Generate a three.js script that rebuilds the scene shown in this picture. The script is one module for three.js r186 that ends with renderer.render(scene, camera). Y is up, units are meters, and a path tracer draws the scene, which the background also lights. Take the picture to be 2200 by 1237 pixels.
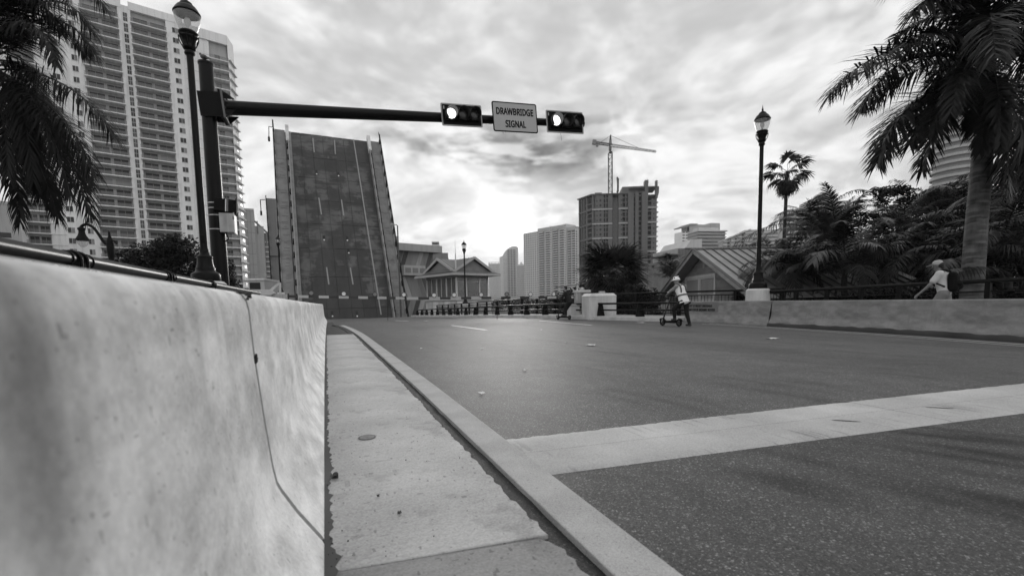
import * as THREE from 'three';
import { mergeGeometries, mergeVertices, toCreasedNormals } from 'three/addons/utils/BufferGeometryUtils.js';
import { RoundedBoxGeometry } from 'three/addons/geometries/RoundedBoxGeometry.js';
import { MarchingCubes } from 'three/addons/objects/MarchingCubes.js';
import { FontLoader } from 'three/addons/loaders/FontLoader.js';
import { TextGeometry } from 'three/addons/geometries/TextGeometry.js';

// ------------------------------------------------------------------ camera
// Road runs towards -z, x to the right, camera 1 m above the carriageway close to the left parapet.
const scene = new THREE.Scene();
const camera = new THREE.PerspectiveCamera(72.486, 2200 / 1466, 0.05, 6000);
const CAM = new THREE.Vector3(0, 1, 0);
const CR = new THREE.Vector3(0.9276, -0.0180, 0.3731), CF = new THREE.Vector3(0.3705, -0.0850, -0.9249);
CR.normalize(); CF.addScaledVector(CR, -CF.dot(CR)).normalize();
const CU = new THREE.Vector3().crossVectors(CR, CF);
camera.position.copy(CAM);
camera.quaternion.setFromRotationMatrix(new THREE.Matrix4().makeBasis(CR, CU, CF.clone().negate()));
camera.setViewOffset(2200, 1466, 0, 0, 2200, 1237);   // rising-front crop of a taller frame
camera.focus = 8; camera.userData.fStop = 2.6;
camera.updateProjectionMatrix();

// sight lines used to survey the place: a direction, then a point at a known distance, height or plane
const ray = (x, y) => CF.clone().addScaledVector(CR, (x - 1100) / 1000).addScaledVector(CU, -(y - 733) / 1000);
const at = (x, y, d) => ray(x, y).multiplyScalar(d).add(CAM);
const onY = (x, y, h) => { const r = ray(x, y); return r.multiplyScalar((h - CAM.y) / r.y).add(CAM); };
const onZ = (x, y, z) => { const r = ray(x, y); return r.multiplyScalar(z / r.z).add(CAM); };
const V = (x, y, z) => new THREE.Vector3(x, y, z);

// ------------------------------------------------------------------ noise
function rng(seed) { let a = seed | 0; return () => { a = (a + 0x6d2b79f5) | 0; let t = Math.imul(a ^ (a >>> 15), 1 | a); t = (t + Math.imul(t ^ (t >>> 7), 61 | t)) ^ t; return ((t ^ (t >>> 14)) >>> 0) / 4294967296; }; }
const PERM = new Uint8Array(512), PG = new Float32Array(512);
{ const r = rng(77); const p = [...Array(256).keys()]; for (let i = 255; i > 0; i--) { const j = Math.floor(r() * (i + 1)); [p[i], p[j]] = [p[j], p[i]]; } for (let i = 0; i < 512; i++) { PERM[i] = p[i & 255]; PG[i] = p[i & 255] / 255; } }
const sm = (t) => t * t * t * (t * (t * 6 - 15) + 10);
function vn(x, y, px = 256, py = px) {        // tiling value noise 0..1
  const xi = Math.floor(x), yi = Math.floor(y), fx = sm(x - xi), fy = sm(y - yi);
  const x0 = ((xi % px) + px) % px & 255, x1 = (((xi + 1) % px) + px) % px & 255, y0 = ((yi % py) + py) % py & 255, y1 = (((yi + 1) % py) + py) % py & 255;
  const a = PG[PERM[x0] + y0], b = PG[PERM[x1] + y0], c = PG[PERM[x0] + y1], d = PG[PERM[x1] + y1];
  return a + (b - a) * fx + (c - a) * fy + (a - b - c + d) * fx * fy;
}
function fbm(x, y, o = 5, p = 256, q = p) { let s = 0, a = 0.5, n = 0; for (let i = 0; i < o; i++) { s += a * vn(x, y, p, q); n += a; a *= 0.5; x *= 2; y *= 2; p = Math.min(256, p * 2); q = Math.min(256, q * 2); } return s / n; }
const clamp = (x, a = 0, b = 1) => Math.min(b, Math.max(a, x));
const ss = (a, b, x) => { const t = clamp((x - a) / (b - a)); return t * t * (3 - 2 * t); };
const lerp = (a, b, t) => a + (b - a) * t;

// ------------------------------------------------------------------ sky: broken grey cloud with the sun behind it
const SUN = ray(1085, 480).normalize();
{
  const W = 2600, H = 1300, data = new Float32Array(W * H * 4), DEG = 180 / Math.PI;
  for (let j = 0; j < H; j++) {
    const el = ((j + 0.5) / H - 0.5) * Math.PI, dy = Math.sin(el), ce = Math.cos(el);
    for (let i = 0; i < W; i++) {
      const az = ((i + 0.5) / W - 0.5) * 2 * Math.PI, dx = Math.cos(az) * ce, dz = Math.sin(az) * ce;
      let v;
      const ct = dx * SUN.x + dy * SUN.y + dz * SUN.z, th = Math.acos(clamp(ct, -1, 1)) * DEG;
      if (dy < -0.02) v = 0.16;
      else {
        const h = Math.max(0, dy) + 0.27, px = dx / h * 1.5, pz = dz / h * 1.5;
        const wx = fbm(px * 0.9 + 3.1, pz * 0.9 + 8.2, 3) - 0.5, wz = fbm(px * 0.9 + 11.7, pz * 0.9 + 1.4, 3) - 0.5;
        const qx = px + wx * 0.6, qz = pz + wz * 0.6;
        const big = fbm(qx * 0.75 + 20.3, qz * 0.75 + 4.4, 3), mid = fbm(qx * 2.2 + 7.7, qz * 2.0 + 2.1, 5), fine = fbm(qx * 5.6 + wz * 1.5 + 30, qz * 5.4 + wx * 1.5 + 9, 5);
        
        const tiny = fbm(qx * 13 + 3 + wz * 2, qz * 12 + 6 + wx * 2, 4), bil = 1 - Math.abs(2 * fbm(qx * 3.6 + 15 + wx * 2, qz * 3.4 + 22 + wz * 2, 4) - 1) * 2.2; let c = big * 0.24 + mid * 0.36 + fine * 0.26 + tiny * 0.1 + bil * 0.04;
        c = ss(0.37, 0.62, c);
        v = 0.56 + 0.27 * c + 0.14 * (tiny - 0.5) + 0.12 * (fine - 0.5);
        // darker bank of ragged cloud above the sun
        const along = Math.atan2(dx * -SUN.z + dz * SUN.x, dx * SUN.x + dz * SUN.z) * DEG, elv = el * DEG;
        const bank = Math.exp(-Math.pow((elv - 17.0) / 3.6, 2)) * Math.exp(-Math.pow((along - 1) / 16, 2)), rag = fbm(along * 0.2 + 5 + wx, elv * 0.75 + 3 + wz, 6);
        v -= 0.46 * bank * ss(0.4, 0.66, rag) * (0.7 + 0.6 * fbm(along * 0.6 + 9, elv * 1.6 + 4, 4));
        // brightening towards the hidden sun
        const glow = 1.3 * Math.exp(-Math.pow(th / 3.2, 2)) + 0.22 * Math.exp(-Math.pow(th / 8, 2)) + 0.1 * Math.exp(-th / 30);
        v += glow * (0.6 + 0.4 * ss(0.3, 0.7, mid + 0.15));
        v += 0.12 * Math.exp(-Math.max(0, elv) / 9) * (0.4 + 0.6 * Math.exp(-th / 60));
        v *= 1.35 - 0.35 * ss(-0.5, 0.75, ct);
        v = Math.max(v, 0.16);
        if (dy < 0) v = lerp(v, 0.2, -dy / 0.02);
      }
      const k = (j * W + i) * 4; data[k] = data[k + 1] = data[k + 2] = v; data[k + 3] = 1;
    }
  }
  const t = new THREE.DataTexture(data, W, H, THREE.RGBAFormat, THREE.FloatType);
  t.mapping = THREE.EquirectangularReflectionMapping; t.magFilter = THREE.LinearFilter; t.needsUpdate = true;
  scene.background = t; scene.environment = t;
}
const sun = new THREE.DirectionalLight(0xfffdfa, 1.1);
sun.position.copy(SUN).multiplyScalar(120).add(V(3, 0, -20)); sun.target.position.set(3, 0, -20);
sun.castShadow = true; sun.shadow.radius = 26; sun.shadow.mapSize.set(2048, 2048);
Object.assign(sun.shadow.camera, { left: -60, right: 60, top: 60, bottom: -60, near: 1, far: 400 });
sun.name = 'sun'; scene.add(sun, sun.target);

const renderer = new THREE.WebGLRenderer({ antialias: true });
renderer.setSize(1024, 575);
renderer.toneMapping = THREE.LinearToneMapping;
renderer.toneMappingExposure = 1.08;
renderer.shadowMap.enabled = true;
scene.fog = new THREE.FogExp2(0xd8d8d8, 0.00022);   // thin sunset haze over the skyline

// ------------------------------------------------------------------ textures
function tex(w, h, size, fn, bump) {       // size: metres covered by one tile [u, v]
  const c = new Uint8Array(w * h * 4), b = bump ? new Uint8Array(w * h * 4) : null;
  for (let j = 0; j < h; j++) for (let i = 0; i < w; i++) {
    const r = fn(i / w, j / h, i, j), k = (j * w + i) * 4, col = Math.round(255 * clamp(Array.isArray(r) ? r[0] : r));
    c[k] = c[k + 1] = c[k + 2] = col; c[k + 3] = 255;
    if (b) { b[k] = b[k + 1] = b[k + 2] = Math.round(255 * clamp(r[1])); b[k + 3] = 255; }
  }
  const mk = (d) => { const t = new THREE.DataTexture(d, w, h, THREE.RGBAFormat); t.wrapS = t.wrapT = THREE.RepeatWrapping; t.magFilter = THREE.LinearFilter; t.minFilter = THREE.LinearMipmapLinearFilter; t.generateMipmaps = true; t.repeat.set(1 / size[0], 1 / size[1]); t.needsUpdate = true; return t; };
  return { map: mk(c), bumpMap: b ? mk(b) : null };
}
const G = (v) => new THREE.Color().setRGB(v, v, v);
const mat = (v, roughness = 0.8, o = {}) => new THREE.MeshStandardMaterial({ color: G(v), roughness, ...o });
// multipliers are stored linear, so the map carries 0..1 shares of the base colour
const T = {};
{
  const r = rng(5);
  // asphalt: stones of mixed tone in dark binder
  const N = 1024, cell = new Float32Array(N * N).fill(0.25), hgt = new Float32Array(N * N).fill(0.2);
  for (let k = 0; k < 90000; k++) {
    const x = r() * N, y = r() * N, R = 1.0 + Math.pow(r(), 2.8) * 2.9, t = r(), tone = t < 0.045 ? 1.0 : t < 0.18 ? 0.62 : 0.14 + 0.26 * r(), ax = 0.7 + 0.6 * r();
    for (let j = -6; j <= 6; j++) for (let i = -6; i <= 6; i++) {
      const d = Math.hypot(i * ax, j / ax) / R; if (d > 1) continue;
      const q = (((Math.floor(y) + j + N) % N) * N) + ((Math.floor(x) + i + N) % N), hh = 0.35 + 0.65 * Math.sqrt(1 - d * d) * (0.6 + 0.4 * r());
      if (hh > hgt[q] - 0.15) { cell[q] = tone; hgt[q] = Math.max(hgt[q], hh); }
    }
  }
  T.asphalt = tex(N, N, [1.7, 1.7], (u, v, i, j) => { const q = j * N + i, m = fbm(u * 6, v * 6, 4, 6); return [cell[q] * (0.75 + 0.5 * m), hgt[q]]; }, true);
  T.walk = tex(1024, 1024, [1.6, 1.6], (u, v) => {
    const broom = vn(u * 8 + 2, v * 190, 8, 190), m = fbm(u * 4, v * 4, 6, 4), f = vn(u * 230, v * 230, 230), s = vn(u * 90 + 9, v * 90 + 4, 90);
    const gum = vn(u * 26 + 3, v * 26 + 8, 26), blot = ss(0.62, 0.8, fbm(u * 7 + 3, v * 7 + 1, 5, 7)), pit = (s > 0.93 ? 0.62 : 1) * (gum > 0.93 ? 0.8 : 1) * (1 - 0.22 * blot);
    return [(0.64 + 0.06 * (broom - 0.5) + 0.42 * (m - 0.5) + 0.2 * (f - 0.5)) * pit, 0.5 + 0.35 * (broom - 0.5) + 0.3 * (f - 0.5) - (pit < 1 ? 0.3 : 0)];
  }, true);
  T.kerb = tex(512, 512, [0.9, 0.9], (u, v) => { const m = fbm(u * 4, v * 4, 6, 4), f = vn(u * 220, v * 220, 220), s = vn(u * 90 + 5, v * 90, 90); return [0.7 + 0.36 * (m - 0.5) + 0.26 * (f - 0.5) - (s > 0.92 ? 0.2 : 0), 0.5 + 0.5 * (f - 0.5) + 0.3 * (m - 0.5)]; }, true);
  T.band = tex(1024, 1024, [1.8, 1.8], (u, v) => {   // grooved approach slab, grooves across u
    const gline = vn(u * 80, v * 5 + 3, 80, 5), g = ss(0.7, 0.9, gline) * ss(0.35, 0.65, fbm(u * 5 + 3, v * 5, 3, 5)), m = fbm(u * 4, v * 4, 6, 4), f = vn(u * 240, v * 240, 240);
    return [0.7 - 0.16 * g + 0.44 * (m - 0.5) + 0.2 * (f - 0.5), 0.6 - 0.5 * g + 0.2 * (f - 0.5)];
  }, true);
  T.barrier = tex(2048, 1024, [3, 1.5], (u, v) => {     // run-down streaks and cloudy staining
    const m = fbm(u * 5, v * 5, 6, 5, 5), m2 = fbm(u * 12 + 5, v * 16, 5, 12, 16), st = fbm(u * 60, v * 4 + 1.3, 3, 60, 4) , f = vn(u * 256, v * 128, 256, 128), spots = vn(u * 256, v * 128 + 3, 256, 128);
    let c = 0.76 + 0.34 * (m - 0.5) + 0.62 * (m2 - 0.5) - 0.10 * ss(0.5, 0.85, st) * ss(0.35, 0.6, m) + 0.12 * (f - 0.5) + 0.16 * (r() - 0.5);
    if (spots > 0.93) c -= 0.2 * ss(0.93, 0.96, spots);
    return [c, 0.5 + 0.12 * (m - 0.5) + 0.3 * (f - 0.5) - (spots > 0.94 ? 0.4 : 0)];
  }, true);
  T.conc = tex(512, 512, [2.5, 2.5], (u, v) => { const m = fbm(u * 4, v * 4, 6, 4), f = vn(u * 180, v * 180, 180), st = vn(u * 60, v * 3, 60, 3); return [0.76 + 0.4 * (m - 0.5) + 0.1 * (f - 0.5) + 0.1 * (st - 0.5), 0.5 + 0.5 * (m - 0.5) + 0.3 * (f - 0.5)]; }, true);
  T.stucco = tex(512, 512, [14, 14], (u, v) => { const m = fbm(u * 3, v * 3, 5, 3), st = fbm(u * 40, v * 2, 3, 40, 2), f = vn(u * 200, v * 200, 200); return 0.86 + 0.16 * (m - 0.5) - 0.1 * ss(0.5, 0.8, st) + 0.05 * (f - 0.5); });
  T.soil = tex(512, 512, [6, 6], (u, v) => { const m = fbm(u * 8, v * 8, 6, 8); return [0.3 + 0.8 * m, m]; }, true);
  T.bark = tex(256, 512, [1, 1.2], (u, v) => { const ring = vn(u * 3, v * 22 + vn(u * 6, v * 6, 6) * 0.8, 3, 22), m = fbm(u * 12, v * 8, 4, 12, 8), cr = vn(u * 50, v * 4, 50, 4); return [0.45 + 0.6 * (ring - 0.4) + 0.3 * (m - 0.5), 0.4 + 0.7 * (ring - 0.5) + 0.3 * (cr - 0.5)]; }, true);
  T.metal = tex(256, 256, [1.5, 1.5], (u, v) => { const m = fbm(u * 6, v * 6, 5, 6), st = vn(u * 40, v * 2, 40, 2); return [0.75 + 0.4 * (m - 0.5) + 0.2 * (st - 0.5), 0.5 + 0.3 * (m - 0.5)]; }, true);
  T.rough = tex(256, 256, [0.7, 0.7], (u, v) => 0.35 + 0.5 * fbm(u * 6, v * 6, 5, 6));
  T.wood = tex(256, 256, [3, 0.6], (u, v) => { const g = vn(u * 3, v * 40, 3, 40), m = fbm(u * 5, v * 3, 4, 5, 3); return [0.7 + 0.25 * (g - 0.5) + 0.5 * (m - 0.5), g]; }, true);
}
const withT = (v, t, roughness = 0.85, bump = 0, o = {}) => mat(v, roughness, { map: t.map, ...(bump && t.bumpMap ? { bumpMap: t.bumpMap, bumpScale: bump } : {}), ...o });
const M = {
  asphalt: new THREE.MeshPhysicalMaterial({ color: G(0.28), map: T.asphalt.map, bumpMap: T.asphalt.bumpMap, bumpScale: 0.002, roughness: 0.62, specularIntensity: 0.38, vertexColors: true }),
  strip: withT(0.09, T.asphalt, 0.8, 0.003),
  walk: withT(0.6, T.walk, 0.8, 0.002), kerb: withT(0.5, T.kerb, 0.85, 0.003), walkDark: withT(0.36, T.walk, 0.85, 0.002),
  band: withT(0.56, T.band, 0.75, 0.003),
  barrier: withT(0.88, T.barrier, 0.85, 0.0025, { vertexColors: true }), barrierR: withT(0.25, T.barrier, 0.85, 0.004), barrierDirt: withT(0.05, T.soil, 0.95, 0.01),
  conc: withT(0.5, T.conc, 0.85, 0.004), concPale: withT(0.68, T.conc, 0.8, 0.003), concDark: withT(0.24, T.conc, 0.9, 0.004), concTower: withT(0.14, T.stucco, 0.9),
  paint: mat(0.66, 0.6), soil: withT(0.07, T.soil, 0.95, 0.02), water: mat(0.02, 0.45),
  black: new THREE.MeshPhysicalMaterial({ color: G(0.008), roughness: 0.45, specularIntensity: 0.12 }), blackGloss: new THREE.MeshPhysicalMaterial({ color: G(0.005), roughness: 0.34, specularIntensity: 0.25 }), blackMatte: new THREE.MeshPhysicalMaterial({ color: G(0.01), roughness: 0.8, specularIntensity: 0.1 }), iron: mat(0.02, 0.45),
  galv: withT(0.5, T.metal, 0.42, 0.0005, { metalness: 0.6 }), steelGrey: withT(0.3, T.metal, 0.6, 0.001), steelDark: withT(0.09, T.metal, 0.6, 0.001),
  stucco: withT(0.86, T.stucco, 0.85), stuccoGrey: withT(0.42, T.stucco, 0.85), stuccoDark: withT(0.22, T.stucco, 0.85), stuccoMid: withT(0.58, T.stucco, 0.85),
  glass: new THREE.MeshPhysicalMaterial({ color: G(0.02), roughness: 0.15, specularIntensity: 0.5 }), glassGrey: new THREE.MeshPhysicalMaterial({ color: G(0.07), roughness: 0.2, specularIntensity: 0.5 }), curtain: mat(0.22, 0.7), railGlass: new THREE.MeshPhysicalMaterial({ color: G(0.2), roughness: 0.25, metalness: 0 }), hole: mat(0.02, 0.95),
  doorGlass: new THREE.MeshPhysicalMaterial({ color: G(0.012), roughness: 0.2, specularIntensity: 0.25 }), jointFill: withT(0.06, T.soil, 0.95, 0.004), white: mat(0.72, 0.5), grey: mat(0.3, 0.6), leaf: mat(0.036, 0.5, { side: THREE.DoubleSide }), leafHighlight: mat(0.075, 0.5, { side: THREE.DoubleSide }), leafDark: mat(0.026, 0.55, { side: THREE.DoubleSide }), stem: mat(0.025, 0.7),
  trunk: withT(0.16, T.bark, 0.9, 0.015), trunkDark: withT(0.035, T.bark, 0.9, 0.015), bark: withT(0.04, T.bark, 0.95, 0.02),
  tyre: new THREE.MeshPhysicalMaterial({ color: G(0.01), roughness: 0.8, specularIntensity: 0.2 }), wood: withT(0.3, T.wood, 0.8, 0.002),
};
for (const [k, c, q] of [['leaf', 0.0095, 0.4], ['leafHighlight', 0.075, 0.34], ['leafDark', 0.006, 0.5]]) M[k] = new THREE.MeshPhysicalMaterial({ color: G(c), roughness: q, specularIntensity: 0.3, side: THREE.DoubleSide });  // paler leaf copy carries the frond highlights in its colour

// ------------------------------------------------------------------ building blocks
function prep(g) { if (g.index) g = g.toNonIndexed(); for (const k of Object.keys(g.attributes)) if (!['position', 'normal', 'uv'].includes(k)) g.deleteAttribute(k); if (!g.attributes.normal) g.computeVertexNormals(); if (!g.attributes.uv) g.setAttribute('uv', new THREE.BufferAttribute(new Float32Array(g.attributes.position.count * 2), 2)); return g; }
function boxmap(g) {     // uv in metres from the dominant axis of each face
  const p = g.attributes.position, n = p.count, uv = new Float32Array(n * 2), a = V(), b = V(), c = V();
  for (let i = 0; i < n; i += 3) {
    a.fromBufferAttribute(p, i); b.fromBufferAttribute(p, i + 1).sub(a); c.fromBufferAttribute(p, i + 2).sub(a); b.cross(c);
    const ax = Math.abs(b.x), ay = Math.abs(b.y), az = Math.abs(b.z);
    for (let k = 0; k < 3; k++) { const x = p.getX(i + k), y = p.getY(i + k), z = p.getZ(i + k), q = (i + k) * 2; if (ay >= ax && ay >= az) { uv[q] = x; uv[q + 1] = z; } else if (ax >= az) { uv[q] = z; uv[q + 1] = y; } else { uv[q] = x; uv[q + 1] = y; } }
  }
  g.setAttribute('uv', new THREE.BufferAttribute(uv, 2)); return g;
}
function merged(list, keepUV) { list = (Array.isArray(list) ? list : [list]).map(prep); const g = list.length > 1 ? mergeGeometries(list, false) : list[0]; return keepUV ? g : boxmap(g); }
const used = {};
function numbered(name) { const n = used[name] = (used[name] ?? -1) + 1; return n ? `${name}_${String(n).padStart(3, '0')}` : name; }
function mesh(g, m) { const o = new THREE.Mesh(g, m); o.castShadow = o.receiveShadow = true; return o; }
function obj(name, geos, m, parent, keepUV) { const o = mesh(merged(geos, keepUV), m); o.name = parent && parent !== scene ? name : numbered(name); (parent || scene).add(o); return o; }
function thing(name, label, category, pos = [0, 0, 0], turn = 0, group) {
  const o = new THREE.Group(); o.name = numbered(name); scene.add(o);
  if (pos.isVector3) o.position.copy(pos); else o.position.set(...pos);
  o.rotation.y = turn; o.userData = { label, category }; if (group) o.userData.group = group; o.updateMatrixWorld(); return o;
}
function tag(o, label, category, group, kind) { Object.assign(o.userData, { label, category }); if (group) o.userData.group = group; if (kind) o.userData.kind = kind; return o; }
function struct(name, geos, m, keepUV) { const o = obj(name, geos, m, scene, keepUV); o.userData.kind = 'structure'; return o; }
function copyOf(root, pos, turn, label, group) { const c = root.clone(); c.userData = { ...root.userData }; c.name = numbered(root.name.replace(/_\d{3}$/, '')); scene.add(c); if (pos.isVector3) c.position.copy(pos); else c.position.set(...pos); if (turn !== undefined) c.rotation.y = turn; if (label) c.userData.label = label; if (group) c.userData.group = group; return c; }
const bx = (x0, x1, y0, y1, z0, z1) => new THREE.BoxGeometry(Math.abs(x1 - x0), Math.abs(y1 - y0), Math.abs(z1 - z0)).translate((x0 + x1) / 2, (y0 + y1) / 2, (z0 + z1) / 2);
const rb = (x0, x1, y0, y1, z0, z1, r = 0.02, s = 2) => new RoundedBoxGeometry(Math.abs(x1 - x0), Math.abs(y1 - y0), Math.abs(z1 - z0), s, r).translate((x0 + x1) / 2, (y0 + y1) / 2, (z0 + z1) / 2);
function rod(a, b, r0, r1 = r0, n = 12) { const d = b.clone().sub(a), l = d.length(); return new THREE.CylinderGeometry(r1, r0, l, n).applyQuaternion(new THREE.Quaternion().setFromUnitVectors(V(0, 1, 0), d.normalize())).translate((a.x + b.x) / 2, (a.y + b.y) / 2, (a.z + b.z) / 2); }
function bar(a, b, w, h) { const d = b.clone().sub(a), l = d.length(), m = new THREE.Matrix4(), z = d.normalize(), up = Math.abs(z.y) > 0.98 ? V(1, 0, 0) : V(0, 1, 0), x = V().crossVectors(up, z).normalize(), y = V().crossVectors(z, x); m.makeBasis(x, y, z).setPosition((a.x + b.x) / 2, (a.y + b.y) / 2, (a.z + b.z) / 2); return new THREE.BoxGeometry(w, h, l).applyMatrix4(m); }
const tube = (pts, r, seg = 24, n = 10) => new THREE.TubeGeometry(new THREE.CatmullRomCurve3(pts), seg, r, n);
const lathe = (pts, n = 28) => new THREE.LatheGeometry(pts.map(([r, y]) => new THREE.Vector2(r, y)), n);
function prism(poly, z0, z1) { const s = new THREE.Shape(poly.map(([x, y]) => new THREE.Vector2(x, y))); return new THREE.ExtrudeGeometry(s, { depth: z1 - z0, bevelEnabled: false }).translate(0, 0, z0); }
const disc = (r, depth, n = 24) => new THREE.CylinderGeometry(r, r, depth, n).rotateX(Math.PI / 2);
// sweep a profile [[x, y]...] along stations z -> {x offset, y offset, scale}
function sweep(profile, zs, place, closed = true) {
  const pos = [], uv = [], idx = [], n = profile.length; let arc = [0];
  for (let i = 1; i < n; i++) arc.push(arc[i - 1] + Math.hypot(profile[i][0] - profile[i - 1][0], profile[i][1] - profile[i - 1][1]));
  zs.forEach((z, k) => profile.forEach(([x, y], i) => { const q = place(x, y, z); pos.push(q.x, q.y, q.z); uv.push(-z, arc[i]); }));
  for (let k = 0; k < zs.length - 1; k++) for (let i = 0; i < n - 1; i++) { const a = k * n + i, b = a + 1, c = a + n, d = c + 1; idx.push(a, b, c, b, d, c); }
  const g = new THREE.BufferGeometry(); g.setAttribute('position', new THREE.Float32BufferAttribute(pos, 3)); g.setAttribute('uv', new THREE.Float32BufferAttribute(uv, 2)); g.setIndex(idx); g.computeVertexNormals(); return g;
}
function polyCap(pts) { // flat cap from 3D points (fan)
  const pos = []; for (let i = 1; i < pts.length - 1; i++) for (const p of [pts[0], pts[i], pts[i + 1]]) pos.push(p.x, p.y, p.z);
  const g = new THREE.BufferGeometry(); g.setAttribute('position', new THREE.Float32BufferAttribute(pos, 3)); g.computeVertexNormals(); return prep(g);
}
// ------------------------------------------------------------------ ground, carriageway, kerbs
const gy = (z) => { const d = -z - 23; return d > 0 ? -0.0205 * (Math.sqrt(d * d + 6) - 2.449) : 0; };
const onG = (x, y) => { let p = onY(x, y, 0); for (let i = 0; i < 12; i++) p = onY(x, y, gy(p.z)); return p; };
const spline = (pts) => (z) => { let i = 0; while (i < pts.length - 2 && z < pts[i + 1][1]) i++; const [x0, z0] = pts[i], [x1, z1] = pts[i + 1], t = (z - z0) / (z1 - z0); return lerp(x0, x1, t); };
const xRight = spline([[10.6, 6], [11.6, 0], [12.8, -4.74], [13.32, -6.6], [13.69, -8.93], [14.02, -11.5], [14.3, -14.0], [14.4, -15.95], [13.6, -16.9], [12.9, -19.3], [11.95, -23.1], [11.45, -30], [11.0, -40], [10.2, -60], [9.5, -70]]);
const kerbX = (z) => (z < -13 ? -0.0042 * Math.pow(-z - 13, 2) : 0) + (z < -1 ? Math.min(0.04, (-z - 1) * 0.01) : 0);
const toeX = (z) => (z < -5 ? 0.16 * Math.pow((-z - 5) / 28, 1.5) : 0);

{
  const g = new THREE.CircleGeometry(5200, 96).rotateX(-Math.PI / 2).translate(0, -3.2, 0); struct('ground', g, M.soil);
  // the river lies across the road behind the lifted span
  struct('river_water', new THREE.PlaneGeometry(900, 46).rotateX(-Math.PI / 2).rotateY(0.12).translate(10, -3.15, -112), M.water);
}
{ // solid approach under the carriageway
  struct('bridge_approach', [bx(-3.1, 21, -3.1, -0.35, 8, -20), bx(-3.1, 19, -3.1, -0.5, -20.01, -40), bx(-5.2, 16, -3.1, -0.95, -40.01, -60.5)], M.conc);
  const nx = 240, zs = []; for (let z = 6; z > -8; z -= 0.07) zs.push(z); for (let z = -8; z > -60.6; z -= 0.45) zs.push(z); zs.push(-60.6);
  const pos = [], col = [], uv = [], idx = [], blot = (x, z, cx, cz, rx, rz, ang) => { const c = Math.cos(ang), s = Math.sin(ang), dx = x - cx, dz = z - cz, a = (dx * c + dz * s) / rx, b = (-dx * s + dz * c) / rz; return Math.exp(-(a * a + b * b)); };
  const r = rng(31), oil = []; for (let k = 0; k < 110; k++) { const s = r(); const near = k < 60; oil.push(near ? [2.2 + r() * 5.5, -2.1 + r() * 2.2, 0.15 + s * 0.4, 0.04 + r() * 0.06, 1.15 + (r() - 0.5) * 0.35, 0.3 + 0.45 * r()] : [1.5 + r() * 10, -2.9 - r() * 8, 0.15 + s * 0.6, 0.03 + r() * 0.08, 1.45 + (r() - 0.5) * 0.3, 0.12 + 0.25 * r()]); }
  zs.forEach((z) => { const xl = z < -34 ? -5 : -0.04, xr = xRight(z) + 0.4; for (let i = 0; i <= nx; i++) { const x = lerp(xl, xr, i / nx); pos.push(x, gy(z) + 0.03 * Math.sin(clamp((x - 1) / 12) * Math.PI) * (z > -40 ? 1 : 0), z); uv.push(x, -z);
    // traffic wear: lighter polished lanes, darker drips between, skid marks crossing near the slab
    let c = 1.0 + 0.42 * (fbm(x * 0.7 + 4, z * 0.16 + 60, 4) - 0.5) + 0.16 * (fbm(x * 3 + 9, z * 0.9 + 80, 3) - 0.5);
    for (const [ox, oz, a, b, ang, k] of oil) if (Math.abs(oz - z) < 2.4 && Math.abs(ox - x) < 2.4) c -= k * blot(x, z, ox, oz, a, b, ang);
    for (const lx of [3.1, 7.3, 11.0]) c -= 0.10 * Math.exp(-Math.pow((x - lx + 0.02 * z) / 0.45, 2));
    c -= 0.35 * blot(x, z, 3.0, -3.6, 0.7, 0.07, 1.48) + 0.25 * blot(x, z, 2.7, -4.0, 0.5, 0.06, 1.45) + 0.22 * blot(x, z, 3.3, -3.4, 0.4, 0.05, 1.5);
    const seam = Math.exp(-Math.pow((x - 6.6 - 0.35 * (z + 8)) / 0.03, 2)); if (z < -4 && z > -15) c -= 0.14 * seam;
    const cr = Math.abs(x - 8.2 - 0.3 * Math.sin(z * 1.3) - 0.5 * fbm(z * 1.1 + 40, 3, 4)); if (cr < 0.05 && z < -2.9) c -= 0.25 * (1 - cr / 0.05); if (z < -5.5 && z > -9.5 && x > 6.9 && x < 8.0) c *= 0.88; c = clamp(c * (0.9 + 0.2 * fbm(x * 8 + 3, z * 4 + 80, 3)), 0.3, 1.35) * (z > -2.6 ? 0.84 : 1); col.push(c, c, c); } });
  const n = nx + 1; for (let k = 0; k < zs.length - 1; k++) for (let i = 0; i < nx; i++) { const a = k * n + i; idx.push(a, a + 1, a + n, a + 1, a + n + 1, a + n); }
  const g = new THREE.BufferGeometry(); g.setAttribute('position', new THREE.Float32BufferAttribute(pos, 3)); g.setAttribute('color', new THREE.Float32BufferAttribute(col, 3)); g.setAttribute('uv', new THREE.Float32BufferAttribute(uv, 2)); g.setIndex(idx); g.computeVertexNormals();
  const o = mesh(g, M.asphalt); o.name = 'road'; o.userData.kind = 'structure'; scene.add(o);
}
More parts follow.
